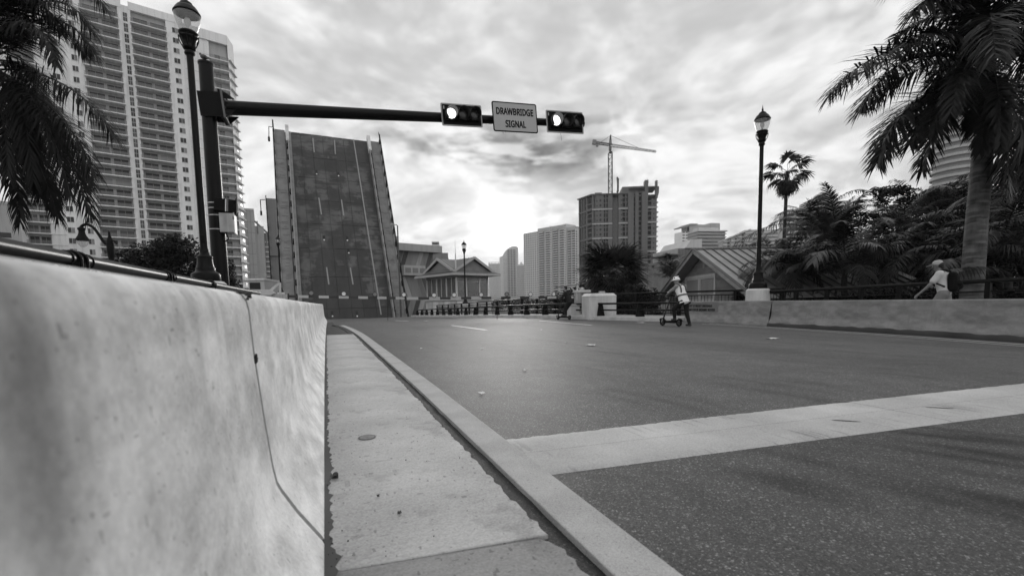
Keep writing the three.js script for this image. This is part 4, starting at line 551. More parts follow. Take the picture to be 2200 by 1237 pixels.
{ // tall white apartment tower on the left
  const t = bld('apartment_tower', 'tall white apartment tower with stacked balconies behind the palm on the left', 'tower', 350, 500, 146, 52);
  const X = (px) => onPlane(t, px, 500)[0], Y = (px, py) => onPlane(t, px, py)[1];
  const yA = Y(358, 71), yB = Y(386, 497), fl = (yB - yA) / -20, roof = Y(330, 20), wingTop = Y(470, 71), n = Math.floor(yA / fl) + 1;
  const S = { l0: [X(58), X(108)], s1: [X(214), X(291)], st: [X(300), X(313)], s2: [X(318), X(389)], w: [X(476), X(513)] }, end = X(513) + 0.2, dz = -1.0;
  const wall = (x0, x1, top, z, nm = 'wall') => obj(nm, bx(x0, x1, 0, top, -16, z), z <= dz ? M.stuccoGrey : M.stucco, t);  // recess walls take the grey stucco, their shade put into the colour
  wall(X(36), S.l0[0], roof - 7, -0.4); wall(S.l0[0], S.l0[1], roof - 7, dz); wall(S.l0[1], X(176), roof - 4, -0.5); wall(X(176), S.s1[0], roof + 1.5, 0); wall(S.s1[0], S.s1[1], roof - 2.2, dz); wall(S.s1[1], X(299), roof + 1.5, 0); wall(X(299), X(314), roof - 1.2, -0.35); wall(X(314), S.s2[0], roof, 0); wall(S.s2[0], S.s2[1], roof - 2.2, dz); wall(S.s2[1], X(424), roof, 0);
  obj('parapet', bx(X(176), X(299), roof - 2.19, roof + 1.5, -14, 0.08), M.stucco, t); obj('parapet', bx(X(314), X(424), roof - 2.19, roof, -14, 0.08), M.stucco, t); obj('parapet', bx(X(424), end, wingTop - 3.0, wingTop, -14, -0.2), M.stucco, t);
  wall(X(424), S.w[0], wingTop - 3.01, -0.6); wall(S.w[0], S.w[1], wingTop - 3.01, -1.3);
  // chamfered right flank with ledges
  const fx = end, f = (a, b) => { const c = Math.cos(1.15), s = Math.sin(1.15); return [fx + a * c, -0.2 - a * s]; };
  const P0 = [fx, -0.2], P1 = f(6.2, 0); obj('wall', prism([[P0[0], -P0[1]], [P1[0], -P1[1]], [P1[0], 16], [fx, 16]], 0, wingTop).rotateX(-Math.PI / 2), M.stucco, t);
  const slabG = {}, mk = (k, z0) => { const [a, b] = S[k]; const w = b - a; return { slab: box1(a - 0.25, b + 0.15, -0.14, 0.12, z0, 1.1), rail: merged([bx(a - 0.25, b + 0.15, 1.02, 1.1, 1.02, 1.1), ...Array.from({ length: 3 }, (_, i) => bx(a - 0.22, b + 0.1, 0.2 + i * 0.28, 0.36 + i * 0.28, 1.045, 1.065))]), post: merged(Array.from({ length: 7 }, (_, i) => bx(lerp(a - 0.2, b + 0.08, i / 6) - 0.03, lerp(a - 0.2, b + 0.08, i / 6) + 0.03, 0.12, 1.01, 1.07, 1.1))), door: box1(0, w * 0.4, 0.13, 2.25, z0, z0 + 0.06), fr: box1(-0.03, 0.03, 0.13, 2.25, z0 + 0.061, z0 + 0.1), door2: box1(0, w * 0.3, 0.13, 2.25, z0, z0 + 0.06) }; };
  const railM = mat(0.17, 0.5);
  const r = rng(12);
  for (const [k, top, z0] of [['l0', n - 3, dz], ['s1', n, dz], ['s2', n, dz], ['w', n - 1, -1.3]]) {
    const g = mk(k, z0), [a, b] = S[k], w = b - a, off = k === 'w' ? Y(475, 112) - Math.round((Y(475, 112) - yA) / fl) * fl - yA : 0;
    for (let i = 0; i < top; i++) {
      const y = yA - (n - 1 - i) * fl - 0 + (k === 'w' ? off : 0); if (y < 1) continue;
      const s = part('balcony', g.slab, M.stucco, t, 0, y, 0); part('railing', g.rail, railM, s, 0, 0, 0);
      if (k === 'w') { part('door', g.door2, r() < 0.7 ? M.glass : M.glassGrey, t, a + w * 0.3, y, 0); part('door_frame', g.fr, M.stuccoGrey, t, a + w * 0.45, y, 0); }
      else { part('door', g.door, r() < 0.8 ? M.doorGlass : r() < 0.5 ? M.glassGrey : M.curtain, t, a + w * 0.06, y, 0); part('door', g.door, r() < 0.8 ? M.doorGlass : r() < 0.5 ? M.glassGrey : M.curtain, t, a + w * 0.55, y, 0); part('door_frame', g.fr, M.stuccoGrey, t, a + w * 0.26, y, 0); part('door_frame', g.fr, M.stuccoGrey, t, a + w * 0.75, y, 0); }
    }
  }
  const win = (x0, x1, z, n0, n1, w = x1 - x0) => { const gp = box1(0, w, 0, 1.45, z - 0.02, z + 0.03), gf = merged([bx(w / 2 - 0.04, w / 2 + 0.04, 0, 1.45, z + 0.03, z + 0.07), bx(-0.08, w + 0.08, -0.12, -0.001, z - 0.02, z + 0.1)]), gc = box1(w * 0.54, w - 0.03, 0.05, 1.4, z + 0.031, z + 0.036); for (let i = n0; i < n1; i++) { const y = yA - (n - 1 - i) * fl + 0.75; if (y < 1) continue; const o = part('window', gp, M.glass, t, x0, y, 0); part('frame', gf, M.stuccoMid, o); if (r() < 0.7) part('curtain', gc, r() < 0.5 ? M.curtain : M.glassGrey, o); } };
  win(X(145), X(160), -0.5, 0, n - 2); win(X(188), X(200), 0, 0, n); win(X(402), X(414), 0, 0, n); win(X(431), X(441), -0.6, 0, n - 1);
  { const [a, b] = S.st, gp = box1(a + 0.25, b - 0.25, 0, fl * 0.8, -0.36, -0.3), gf = merged([bx((a + b) / 2 - 0.05, (a + b) / 2 + 0.05, 0, fl * 0.8, -0.3, -0.24), bx(a + 0.25, b - 0.25, fl * 0.36, fl * 0.42, -0.3, -0.24)]); for (let i = 0; i < n; i++) { const y = yA - (n - 1 - i) * fl + 0.3; if (y < 1) continue; const o = part('strip_window', gp, r() < 0.75 ? M.glassGrey : M.glass, t, 0, y, 0); part('frame', gf, M.stuccoGrey, o); } }
  // flank ledges and their long windows
  const ang = -1.15, lg = merged(bx(0.1, 6.2, -0.1, 0.14, -0.1, 0.75).rotateY(1.15)), wg = merged(bx(3.0, 5.0, 0.3, 2.2, -0.1, 0.05).rotateY(1.15)), sg = merged(bx(0.1, 2.6, 0.14, 1.05, 0.66, 0.74).rotateY(1.15));
  for (let i = 0; i < n - 1; i++) { const y = yA - (n - 1 - i) * fl; if (y < 1) continue; part('ledge', lg, M.stucco, t, fx, y, -0.2); part('railing', sg, M.stucco, t, fx, y, -0.2); part('flank_window', wg, M.glassGrey, t, fx, y, -0.2); }
  // thin shadow joints on the blank bays
  const jn = box1(X(424), S.w[0] - 0.1, -0.06, 0.06, -0.62, -0.54), jl = box1(S.l0[1] + 0.1, X(143), -0.05, 0.07, -0.52, -0.4); for (let i = 0; i < n - 1; i++) { const y = yA - (n - 1 - i) * fl; if (y > 1) { part('ledge', jn, M.stuccoMid, t, 0, y, 0); part('ledge', jl, M.stuccoMid, t, 0, y, 0); } }
}
// simple tower builder: piers, floor bands and glass as separate real pieces
function tower(t, x0, x1, h, dep, wallM) { return obj('wall', bx(x0, x1, 0, h, -dep, 0), wallM, t); }
function gridPart(t, name, m, xs, y0, y1, fl, hgt, z0, z1, skip = () => false) { const list = []; for (let y = y0, j = 0; y < y1; y += fl, j++) xs.forEach(([a, b], i) => { if (!skip(i, j)) list.push(bx(a, b, y, y + hgt, z0, z1)); }); stuffPart(name, list, m, t); }

{ // dark grey block at the far left edge
  const t = bld('apartment_block', 'grey block at the left edge behind the drooping palm fronds', 'building', 25, 520, 112, 40), X = (p) => onPlane(t, p, 520)[0], H = onPlane(t, 20, 440)[1];
  tower(t, X(-90), X(47), H, 18, M.stuccoGrey); obj('parapet', bx(X(-90), X(47) + 0.1, H, H + 0.7, -18, 0.1), M.stuccoGrey, t);
  const g = box1(0, 3.2, 0, 1.2, -0.05, 0.04); for (let k = 0; k < 7; k++) part('window', g, M.glass, t, X(-18), 3 + k * 3.1, 0);
}
{ // grey slab towers between the white tower and the bridge
  const t = bld('office_tower', 'grey slab tower standing right of the white apartment tower', 'tower', 526, 520, 185, 62), X = (p) => onPlane(t, p, 530)[0], H = onPlane(t, 535, 451)[1];
  tower(t, X(525.5), X(549), H, 26, M.stuccoGrey); const jl = []; for (let y = 4; y < H; y += 4.2) jl.push(bx(X(525.5) + 0.05, X(549) - 0.05, y, y + 0.12, 0.0, 0.03)); for (const p of [533, 541]) jl.push(bx(X(p), X(p) + 0.12, 0, H - 0.1, 0.001, 0.035)); stuffPart('panel_joint', jl, M.stuccoDark, t);
  obj('parapet', bx(X(525.5) - 0.1, X(549) + 0.1, H, H + 0.6, -26, 0.1), M.stuccoMid, t);
  const x1 = X(549); [[3, 0.86], [7, 0.8], [11.5, 0.74]].forEach(([d, k], i) => obj('stepped_bay', bx(x1 + i * 3.2, x1 + (i + 1) * 3.2 - 0.02, 0, H * k, -26, -d * 0.35), i === 1 ? M.stuccoDark : M.stuccoGrey, t));
  const fb = []; for (let k = 0; k < 26; k++) if (4.6 + k * 2 < H * 0.73) fb.push(bx(x1 + 3.3, x1 + 9.5, 4 + k * 2.0, 4.5 + k * 2.0, -3.9, -1.9)); stuffPart('floor_band', fb, M.stuccoMid, t);
  obj('roof_frame', [rod(V(x1, H - 4, -1), V(x1 + 7, H - 11, -2), 0.35, 0.35, 6), rod(V(x1 + 1, H - 9, -1), V(x1 + 1, H - 4, -1), 0.25, 0.25, 6), rod(V(x1 + 4, H - 13, -1), V(x1 + 4, H - 8, -1), 0.25, 0.25, 6)], M.stuccoDark, t);
  const u = bld('office_tower', 'pale rounded glass tower glimpsed left of the raised span', 'tower', 569, 560, 420, 80), XX = (p) => onPlane(u, p, 560)[0], h2 = onPlane(u, 571, 497)[1];
  const s = new THREE.Shape(); s.moveTo(XX(560), 0); s.lineTo(XX(579.5), 0); s.lineTo(XX(578.5), h2 * 0.8); s.quadraticCurveTo(XX(577), h2 * 0.98, XX(567), h2 * 1.03); s.lineTo(XX(560), h2 * 1.03); obj('wall', new THREE.ExtrudeGeometry(s, { depth: 20, bevelEnabled: false }).translate(0, 0, -20), M.stucco, u);
  const fb2 = []; for (let k = 1; k < 26; k++) fb2.push(bx(XX(562), XX(578), k * h2 / 30, k * h2 / 30 + 0.8, 0, 0.3)); stuffPart('floor_band', fb2, M.stuccoMid, u);
  const w = bld('low_building', 'low white building with a dark opening beneath the slab towers', 'building', 520, 612, 70, 80), XW = (p) => onPlane(w, p, 610)[0], hw = onPlane(w, 540, 602)[1];
  obj('wall', [bx(XW(470), XW(534), 0, hw * 0.86, -8, 0)], M.stuccoDark, w); obj('wall', bx(XW(534) + 0.02, XW(569), 0, hw, -8, 0.3), M.stuccoMid, w); obj('opening', bx(XW(537), XW(560), hw - 2.0, hw - 0.35, 0.301, 0.34), M.hole, w); obj('roof_edge', bx(XW(532), XW(570), hw, hw + 0.25, -8, 0.5), M.stucco, w);
  const v = bld('low_building', 'dark distant block between the slab tower and the raised span', 'building', 576, 600, 260, 86), XV = (p) => onPlane(v, p, 600)[0]; tower(v, XV(566), XV(600), onPlane(v, 575, 577)[1], 14, M.stuccoDark); obj('wall', bx(XV(556), XV(566) - 0.02, 0, onPlane(v, 575, 597)[1], -14, 0), M.stuccoDark, v);
}
{ // shopping centre with the zigzag painted wall
  const t = bld('mural_building', 'big shop building painted with grey zigzag shapes right of the raised span', 'building', 862, 600, 92, 48), X = (p) => onPlane(t, p, 600)[0], P = (x, y, d = 0) => onPlane(t, x, y, d);
  const H = P(900, 540)[1], top = P(900, 526)[1];
  tower(t, X(790), X(932), H, 24, M.stuccoDark); obj('upper_storey', bx(X(790), X(932) - 1, H, top - 1.4, -24, -1.2), M.stuccoDark, t); obj('roof', bx(X(790) - 0.5, X(932) + 1.6, top - 1.4, top, -24, 1.0), M.stuccoGrey, t); obj('roof_box', bx(X(862), X(880), top, top + 2.0, -10, -4), M.stuccoGrey, t);
  const sg = box1(0, 0.42, 0, 0.9, -1.2, -1.1); for (let k = 0; k < 14; k++) part('shop_window', sg, k % 3 ? M.white : M.glass, t, X(862) + 0.6 + k * (X(925) - X(862)) / 14.5, H + 0.4, 0);
  // painted facets: plain slanted strips in several greys
  const facet = [0.06, 0.34, 0.13, 0.24, 0.08, 0.38, 0.17].map((g) => withT(g, T.stucco, 0.9)), W = 2.3, x0 = X(848), x1 = X(932);
  const clipPrism = (pts, m) => { const q = pts.map(([x, y]) => [clamp(x, x0, x1), y]); let area = 0; q.forEach(([x, y], i) => { const [a, b] = q[(i + 1) % q.length]; area += x * b - a * y; }); if (Math.abs(area) > 0.6) obj('painted_facet', prism(q, 0.004, 0.03), m, t); };
  let c = 0; for (let b = 0; b < 3; b++) { const ya = H * b / 3 + 0.1, yb = H * (b + 1) / 3 - 0.06; for (let x = x0 - 4; x < x1; x += W / 2) { const s = b % 2 ? -1.7 : 1.7; if (c++ % 3 !== 2) clipPrism([[x, ya], [x + W * 0.42, ya], [x + W * 0.42 + s, yb], [x + s, yb]], facet[(c * 5 + b) % 7]); } }
  const bbx = [X(862), X(908)], by0 = P(885, 592)[1], by1 = P(885, 571)[1]; obj('projecting_bay', bx(bbx[0], bbx[1], by0, by1, 0, 1.2), M.stuccoGrey, t); for (let i = 0; i < 3; i++) obj('bay_panel', bx(lerp(bbx[0], bbx[1], i / 3) + 0.3, lerp(bbx[0], bbx[1], (i + 1) / 3) - 0.1, by0 + 0.5, by1 - 0.5, 1.201, 1.26), M.stuccoDark, t);
  const u = bld('office_block', 'darker stepped block behind the zigzag painted building', 'building', 948, 600, 120, 82), XU = (p) => onPlane(u, p, 600)[0], h = onPlane(u, 945, 543)[1], h2 = onPlane(u, 940, 521)[1];
  tower(u, XU(925), XU(964), h, 20, M.stuccoDark); for (const k of [0.9, 0.82, 0.74]) obj('floor_band', bx(XU(925) - 0.1, XU(964) + 0.1, h * k, h * k + 0.35, -20, 0.12), M.stuccoDark, u); obj('roof_turret', [bx(XU(930), XU(944), h, h2 - 0.9, -12, -3)], M.stuccoMid, u); for (let i = 0; i < 4; i++) obj('turret_band', bx(XU(930.5) - 0.2, XU(943.5) + 0.2, h + 0.5 + i * 0.85, h + 0.7 + i * 0.85, -12, -2.8), M.stucco, u); obj('turret_cap', bx(XU(931.5), XU(942), h2 - 0.89, h2, -11, -4), M.stuccoDark, u);
  const lp = at(858, 600, 60), s = thing('street_lamp', 'thin dark cobra-head lamp pole against the zigzag painted building', 'street lamp', [lp.x, -3.2, lp.z]); const hh = at(857, 486, 60).y + 3.2; obj('post', rod(V(0, 0, 0), V(0, hh, 0), 0.13, 0.08, 10), M.steelDark, s); obj('arm', tube([V(0, hh - 0.1, 0), V(-0.1, hh + 0.08, 0), V(-0.6, hh + 0.1, 0)], 0.05, 12, 8), M.steelDark, s); obj('lamp_head', rb(-0.9, -0.4, hh + 0.04, hh + 0.16, -0.09, 0.09, 0.03), M.galv, s);
}
{ // bridge tender house
  const D = 55, c = at(982, 640, D), p = thing('tender_house', 'small bridge tender house with twin gables and wide glazing', 'house', [c.x, -3.2, c.z]);
  // local x = right face direction, local -z... built on a square plan seen corner-on
  const a = 50 * Math.PI / 180, d = RH.clone().multiplyScalar(Math.sin(a)).addScaledVector(FH, Math.cos(a)); p.rotation.y = Math.atan2(-d.z, d.x);
  const eave = at(982, 588, D).y + 3.2, sill = at(982, 637, D).y + 3.2, head = at(982, 596, D).y + 3.2, LX = 4.6, LZ = 7.0, o = 1.15;
  // walls run x: 0..LX and z: 0..-LZ ; corner at the origin
  obj('base', bx(-0.15, LX + 0.15, 0, sill - 0.45, -LZ - 0.15, 0.15), M.conc, p); obj('sill_band', bx(-0.35, LX + 0.35, sill - 0.45, sill, -LZ - 0.35, 0.35), M.conc, p);
  const st = box1(0, 1, 0, 0.36, 0, 0.05); for (let r2 = 0; r2 < 5; r2++) for (let k = 0; k < 5; k++) { const w = LX / 4.3; part('stone', box1(0, w - 0.05, 0, 0.4, 0, 0.06), k % 2 ? M.conc : M.concPale, p, -0.15 + k * w * 0.93 + (r2 % 2) * 0.1, sill - 0.95 - r2 * 0.46, 0.15); const z = LZ / 5.2; part('stone', box1(0, 0.06, 0, 0.4, -z + 0.05, 0), k % 2 ? M.concPale : M.conc, p, -0.21, sill - 0.95 - r2 * 0.46, 0.1 - k * z); }
  obj('head_band', [bx(-0.06, LX + 0.06, head, eave - 0.02, -0.3, 0.06), bx(-0.06, 0.3, head, eave - 0.02, -LZ, -0.3), bx(LX - 0.3, LX + 0.06, head, eave - 0.02, -LZ, -0.3), bx(0.3, LX - 0.3, head, eave - 0.02, -LZ - 0.06, -LZ + 0.3)], M.stuccoDark, p);
  const glass = new THREE.MeshPhysicalMaterial({ color: G(0.45), roughness: 0.05, transmission: 0.8, thickness: 0 });
  const mullX = [0, 0.26, 0.5, 0.8, 1]; for (const t of [0, 0.3, 0.72, 1]) obj('corner_post', bx(LX * t - 0.09, LX * t + 0.09, sill, head, -0.14, 0.02), M.stuccoMid, p); for (const t of [0.33, 0.66, 1]) obj('corner_post', bx(-0.02, 0.14, sill, head, -LZ * t - 0.09, -LZ * t + 0.09), M.stuccoMid, p);
  for (let i = 0; i < 3; i++) { const q = [0, 0.3, 0.72, 1]; obj('pane', bx(LX * q[i] + 0.1, LX * q[i + 1] - 0.1, sill + 0.02, head - 0.02, -0.08, -0.06), glass, p); obj('transom', bx(LX * q[i] + 0.1, LX * q[i + 1] - 0.1, lerp(sill, head, 0.78), lerp(sill, head, 0.8), -0.055, -0.02), M.stuccoMid, p); }
  for (let i = 0; i < 6; i++) { obj('pane', bx(0.06, 0.08, sill + 0.02, head - 0.02, -LZ * (i + 1) / 6 + 0.05, -LZ * i / 6 - 0.1), glass, p); obj('mullion', bx(-0.01, 0.05, sill, head, -LZ * (i + 1) / 6 - 0.03, -LZ * (i + 1) / 6 + 0.03), M.stuccoMid, p); }
  for (let i = 0; i < 4; i++) { obj('pane', bx(LX * i / 4 + 0.05, LX * (i + 1) / 4 - 0.05, sill, head, -LZ - 0.02, -LZ), glass, p); obj('mullion', bx(LX * (i + 1) / 4 - 0.08, LX * (i + 1) / 4 + 0.05, sill, head, -LZ - 0.05, -LZ + 0.05), M.stuccoMid, p); } obj('pane', bx(LX - 0.02, LX, sill, head, -LZ + 0.1, -0.1), glass, p);
  obj('interior_wall', [bx(0.9, 1.6, sill - 0.2, head, -LZ + 0.6, -2.2), bx(2.2, 2.3, sill, head, -LZ + 0.3, -LZ + 2.4)], M.stuccoDark, p); obj('desk', bx(1.8, 3.8, sill, sill + 0.8, -2.4, -1.7), M.stuccoDark, p); obj('floor', bx(0.1, LX - 0.1, sill - 0.4, sill - 0.02, -LZ + 0.1, -0.1), M.stuccoDark, p);
  // roof: low hip skirt plus two gables facing the two visible sides
  const ridge = at(945, 559, D + 4).y + 3.2, ez = eave, skirtY = ez + 0.55;
  obj('fascia', [bx(-o, LX + o, ez - 0.22, ez, o - 0.1, o), bx(-o, -o + 0.1, ez - 0.22, ez, -LZ - o, o - 0.101), bx(LX + o - 0.1, LX + o, ez - 0.22, ez, -LZ - o, o - 0.101)], M.stuccoGrey, p); obj('soffit', bx(-o + 0.1, LX + o - 0.1, ez - 0.1, ez - 0.04, -LZ - o, o - 0.1), M.stuccoMid, p);
  const quad = (A, B, C, E) => { const g = new THREE.BufferGeometry(); g.setAttribute('position', new THREE.Float32BufferAttribute([...A, ...B, ...C, ...A, ...C, ...E], 3)); g.computeVertexNormals(); return prep(g); };
  const roofM = withT(0.2, T.metal, 0.5, 0.001), inX = 0.35, inZ = -0.35;
  obj('roof_skirt', quad([-o, ez, o], [LX + o, ez, o], [LX - 0.35, skirtY, inZ], [0.35, skirtY, inZ]), roofM, p); obj('roof_skirt', quad([-o, ez, -LZ - o], [-o, ez, o], [0.35, skirtY, inZ], [0.35, skirtY, -LZ + 0.35]), roofM, p); obj('roof_skirt', quad([LX + o, ez, o], [LX + o, ez, -LZ - o], [LX - 0.35, skirtY, -LZ + 0.35], [LX - 0.35, skirtY, inZ]), roofM, p);
  const sk = []; for (let k = 0; k <= 14; k++) { const t = k / 14; obj('seam', rod(V(lerp(-o, LX + o, t), ez + 0.02, o), V(lerp(0.35, LX - 0.35, t), skirtY + 0.02, inZ), 0.025, 0.025, 4), M.stuccoDark, p); obj('seam', rod(V(-o, ez + 0.02, lerp(-LZ - o, o, t)), V(0.35, skirtY + 0.02, lerp(-LZ + 0.35, inZ, t)), 0.025, 0.025, 4), M.stuccoDark, p); }
  // gable A faces +z (right face), gable B faces -x (left face)
  const slab2 = (A, B, C, E, nm) => { const q = quad(A, B, C, E); obj(nm, q, roofM, p); };
  const mx = LX / 2, gz = 0.5, gH = ridge, hw = LX / 2 + 0.75; const mz = -LZ * 0.5, gx = -0.5, hwz = LZ / 2 + 0.3, gy0 = skirtY - 0.3;
  obj('gable_wall', prism([[mx - hw + 0.3, gy0], [mx + hw - 0.3, gy0], [mx, gH - 0.35]], 0.1, 0.14), M.concDark, p);
  obj('gable_wall', prism([[-hwz + 0.3, gy0], [hwz - 0.3, gy0], [0, gH - 0.35]], 0, 0.04).rotateY(-Math.PI / 2).translate(-0.1, 0, mz), M.stuccoDark, p);
  slab2([mx - hw, gy0, gz], [mx, gH, gz], [mx, gH, -LZ + 0.3], [mx - hw, gy0, -LZ + 0.3], 'roof_slope'); slab2([mx, gH, gz], [mx + hw, gy0, gz], [mx + hw, gy0, -LZ + 0.3], [mx, gH, -LZ + 0.3], 'roof_slope');
  slab2([gx, gH, mz], [gx, gy0, mz + hwz], [mx, gy0, mz + hwz], [mx, gH, mz], 'roof_slope'); slab2([gx, gy0, mz - hwz], [gx, gH, mz], [mx, gH, mz], [mx, gy0, mz - hwz], 'roof_slope');
  for (const s of [-1, 1]) { obj('bargeboard', bar(V(mx + s * hw, gy0 - 0.05, gz), V(mx, gH - 0.04, gz), 0.06, 0.3), M.stuccoGrey, p); obj('bargeboard', bar(V(gx, gy0 - 0.05, mz + s * hwz), V(gx, gH - 0.04, mz), 0.06, 0.3), M.stuccoGrey, p); }
  for (let k = 1; k < 12; k++) { const z = gz - k * 0.6; if (z > -LZ + 0.5) obj('seam', rod(V(mx - hw, gy0 + 0.03, z), V(mx, gH + 0.03, z), 0.025, 0.025, 4), M.stuccoDark, p); const x = gx + k * 0.5; if (x < mx) obj('seam', rod(V(x, gy0 + 0.03, mz + hwz), V(x, gH + 0.03, mz), 0.025, 0.025, 4), M.stuccoDark, p); }
  obj('spire', [rod(V(-0.2, skirtY, 0.2), V(-0.2, gH + 0.3, 0.2), 0.09, 0.06, 8), rod(V(-0.2, gH + 0.3, 0.2), V(-0.2, gH + 1.9, 0.2), 0.035, 0.012, 6)], M.concPale, p);
}
{ // skyline by the sunset
  const hz = M.stuccoMid, t = bld('condo_tower', 'wide pale condominium tower with balconies left of the unfinished tower', 'tower', 1126, 600, 640, 136), X = (p) => onPlane(t, p, 600)[0], Yp = (x, y) => onPlane(t, x, y)[1], fl = 3.0;
  const secs = [[1126, 1158, 499, 0, 0], [1158, 1184, 489, 1, 1], [1184, 1188, 486, 0, 1.5], [1188, 1214, 484, 1, 1], [1214, 1219, 481, 0, 1.5], [1219, 1236, 487, 1, 0.5], [1236, 1262, 488, 0, 0]];
  for (const [a, b, y, bal, z] of secs) { const h = Yp((a + b) / 2, y), x0 = X(a), x1 = X(b) - 0.05; obj('wall', bx(x0, x1, 0, h, -18, bal ? z - 1.6 : z), bal ? M.stuccoGrey : M.stuccoMid, t);
    if (bal) { gridPart(t, 'balcony', hz, [[x0 + 0.3, x0 + (x1 - x0) * 0.44], [x0 + (x1 - x0) * 0.56, x1 - 0.3]], 3, h - 5, fl, 1.25, z - 1.55, z); gridPart(t, 'window', M.glass, [[x0 + 0.6, x0 + (x1 - x0) * 0.4], [x0 + (x1 - x0) * 0.6, x1 - 0.6]], 4.3, h - 5, fl, 1.6, z - 1.6, z - 1.5); obj('crown', bx(x0, x1, h - 4.5, h - 0.1, -17, z + 0.2), M.stuccoGrey, t); }
    else { const m = Math.max(1, Math.round((x1 - x0) / 4.2)), xs = []; for (let i = 0; i < m; i++) xs.push([lerp(x0, x1, (i + 0.3) / m), lerp(x0, x1, (i + 0.72) / m)]); gridPart(t, 'window', M.glassGrey, xs, 3.5, h - 2, fl, 1.5, z - 0.05, z + 0.06); } }
  obj('aerial', rod(V(X(1179), Yp(1179, 488), -4), V(X(1179), Yp(1179, 483), -4), 0.3, 0.1, 5), M.stuccoDark, t);
  const u = bld('glass_tower', 'rounded-top glass tower below the bright sunset glow', 'tower', 1073, 600, 820, 95), XU = (p) => onPlane(u, p, 600)[0], H = onPlane(u, 1100, 528)[1], H0 = onPlane(u, 1080, 545)[1];
  const s = new THREE.Shape(); s.moveTo(XU(1073), 0); s.lineTo(XU(1112), 0); s.lineTo(XU(1112), H * 0.985); s.quadraticCurveTo(XU(1095), H * 1.02, XU(1083), H0 * 1.0); s.lineTo(XU(1081), H0 * 0.96); s.lineTo(XU(1074), H0 * 0.93); s.closePath();
  obj('wall', new THREE.ExtrudeGeometry(s, { depth: 26, bevelEnabled: false }).translate(0, 0, -26), M.stuccoMid, u); const fb = []; for (let k = 1; k < 44; k++) { const y = k * 2.25; if (y < H0 * 0.9) fb.push(bx(XU(1082), XU(1090), y, y + 1.0, 0, 0.2)); } stuffPart('floor_band', fb, M.stuccoGrey, u); for (const p of [1090, 1096, 1102, 1108]) obj('pier', bx(XU(p), XU(p + 2), 0, H * 0.94, 0, 1.0), M.stuccoGrey, u); gridPart(u, 'window', M.glassGrey, [[XU(1091), XU(1095.5)], [XU(1098), XU(1101.5)], [XU(1104), XU(1107.5)]], 3, H * 0.92, 3, 1.8, 0, 0.3);
  const v = bld('office_block', 'pale low tower with a roof frame left of the rounded glass tower', 'building', 1050, 600, 760, 92), XV = (p) => onPlane(v, p, 600)[0], h = onPlane(v, 1060, 566)[1]; tower(v, XV(1050), XV(1074), h, 20, M.stuccoMid); gridPart(v, 'window', M.stuccoGrey, Array.from({ length: 8 }, (_, i) => [XV(1051 + i * 2.9), XV(1053 + i * 2.9)]), 2, h - 2, 3.1, 1.9, 0, 0.15); obj('roof_frame', [bx(XV(1050), XV(1073), h + 1.6, h + 2.2, -2, 0), ...[1051, 1057, 1064, 1071].map((q) => bx(XV(q), XV(q) + 0.6, h, h + 1.6, -1.5, -0.5))], M.stuccoDark, v);
  const w = bld('office_block', 'narrow block between the rounded tower and the wide condominium', 'building', 1112, 600, 700, 95), XW = (p) => onPlane(w, p, 600)[0], hw = onPlane(w, 1120, 568)[1]; tower(w, XW(1110), XW(1132), hw, 20, M.stuccoMid); gridPart(w, 'window', M.stuccoDark, Array.from({ length: 6 }, (_, i) => [XW(1111.5 + i * 2.6), XW(1113.2 + i * 2.6)]), 2, hw - 2, 3.1, 1.7, 0, 0.15); obj('roof_box', new THREE.CylinderGeometry(0.8, 3, 4, 4).translate(XW(1120), hw + 2, -4), M.stuccoMid, w);
}
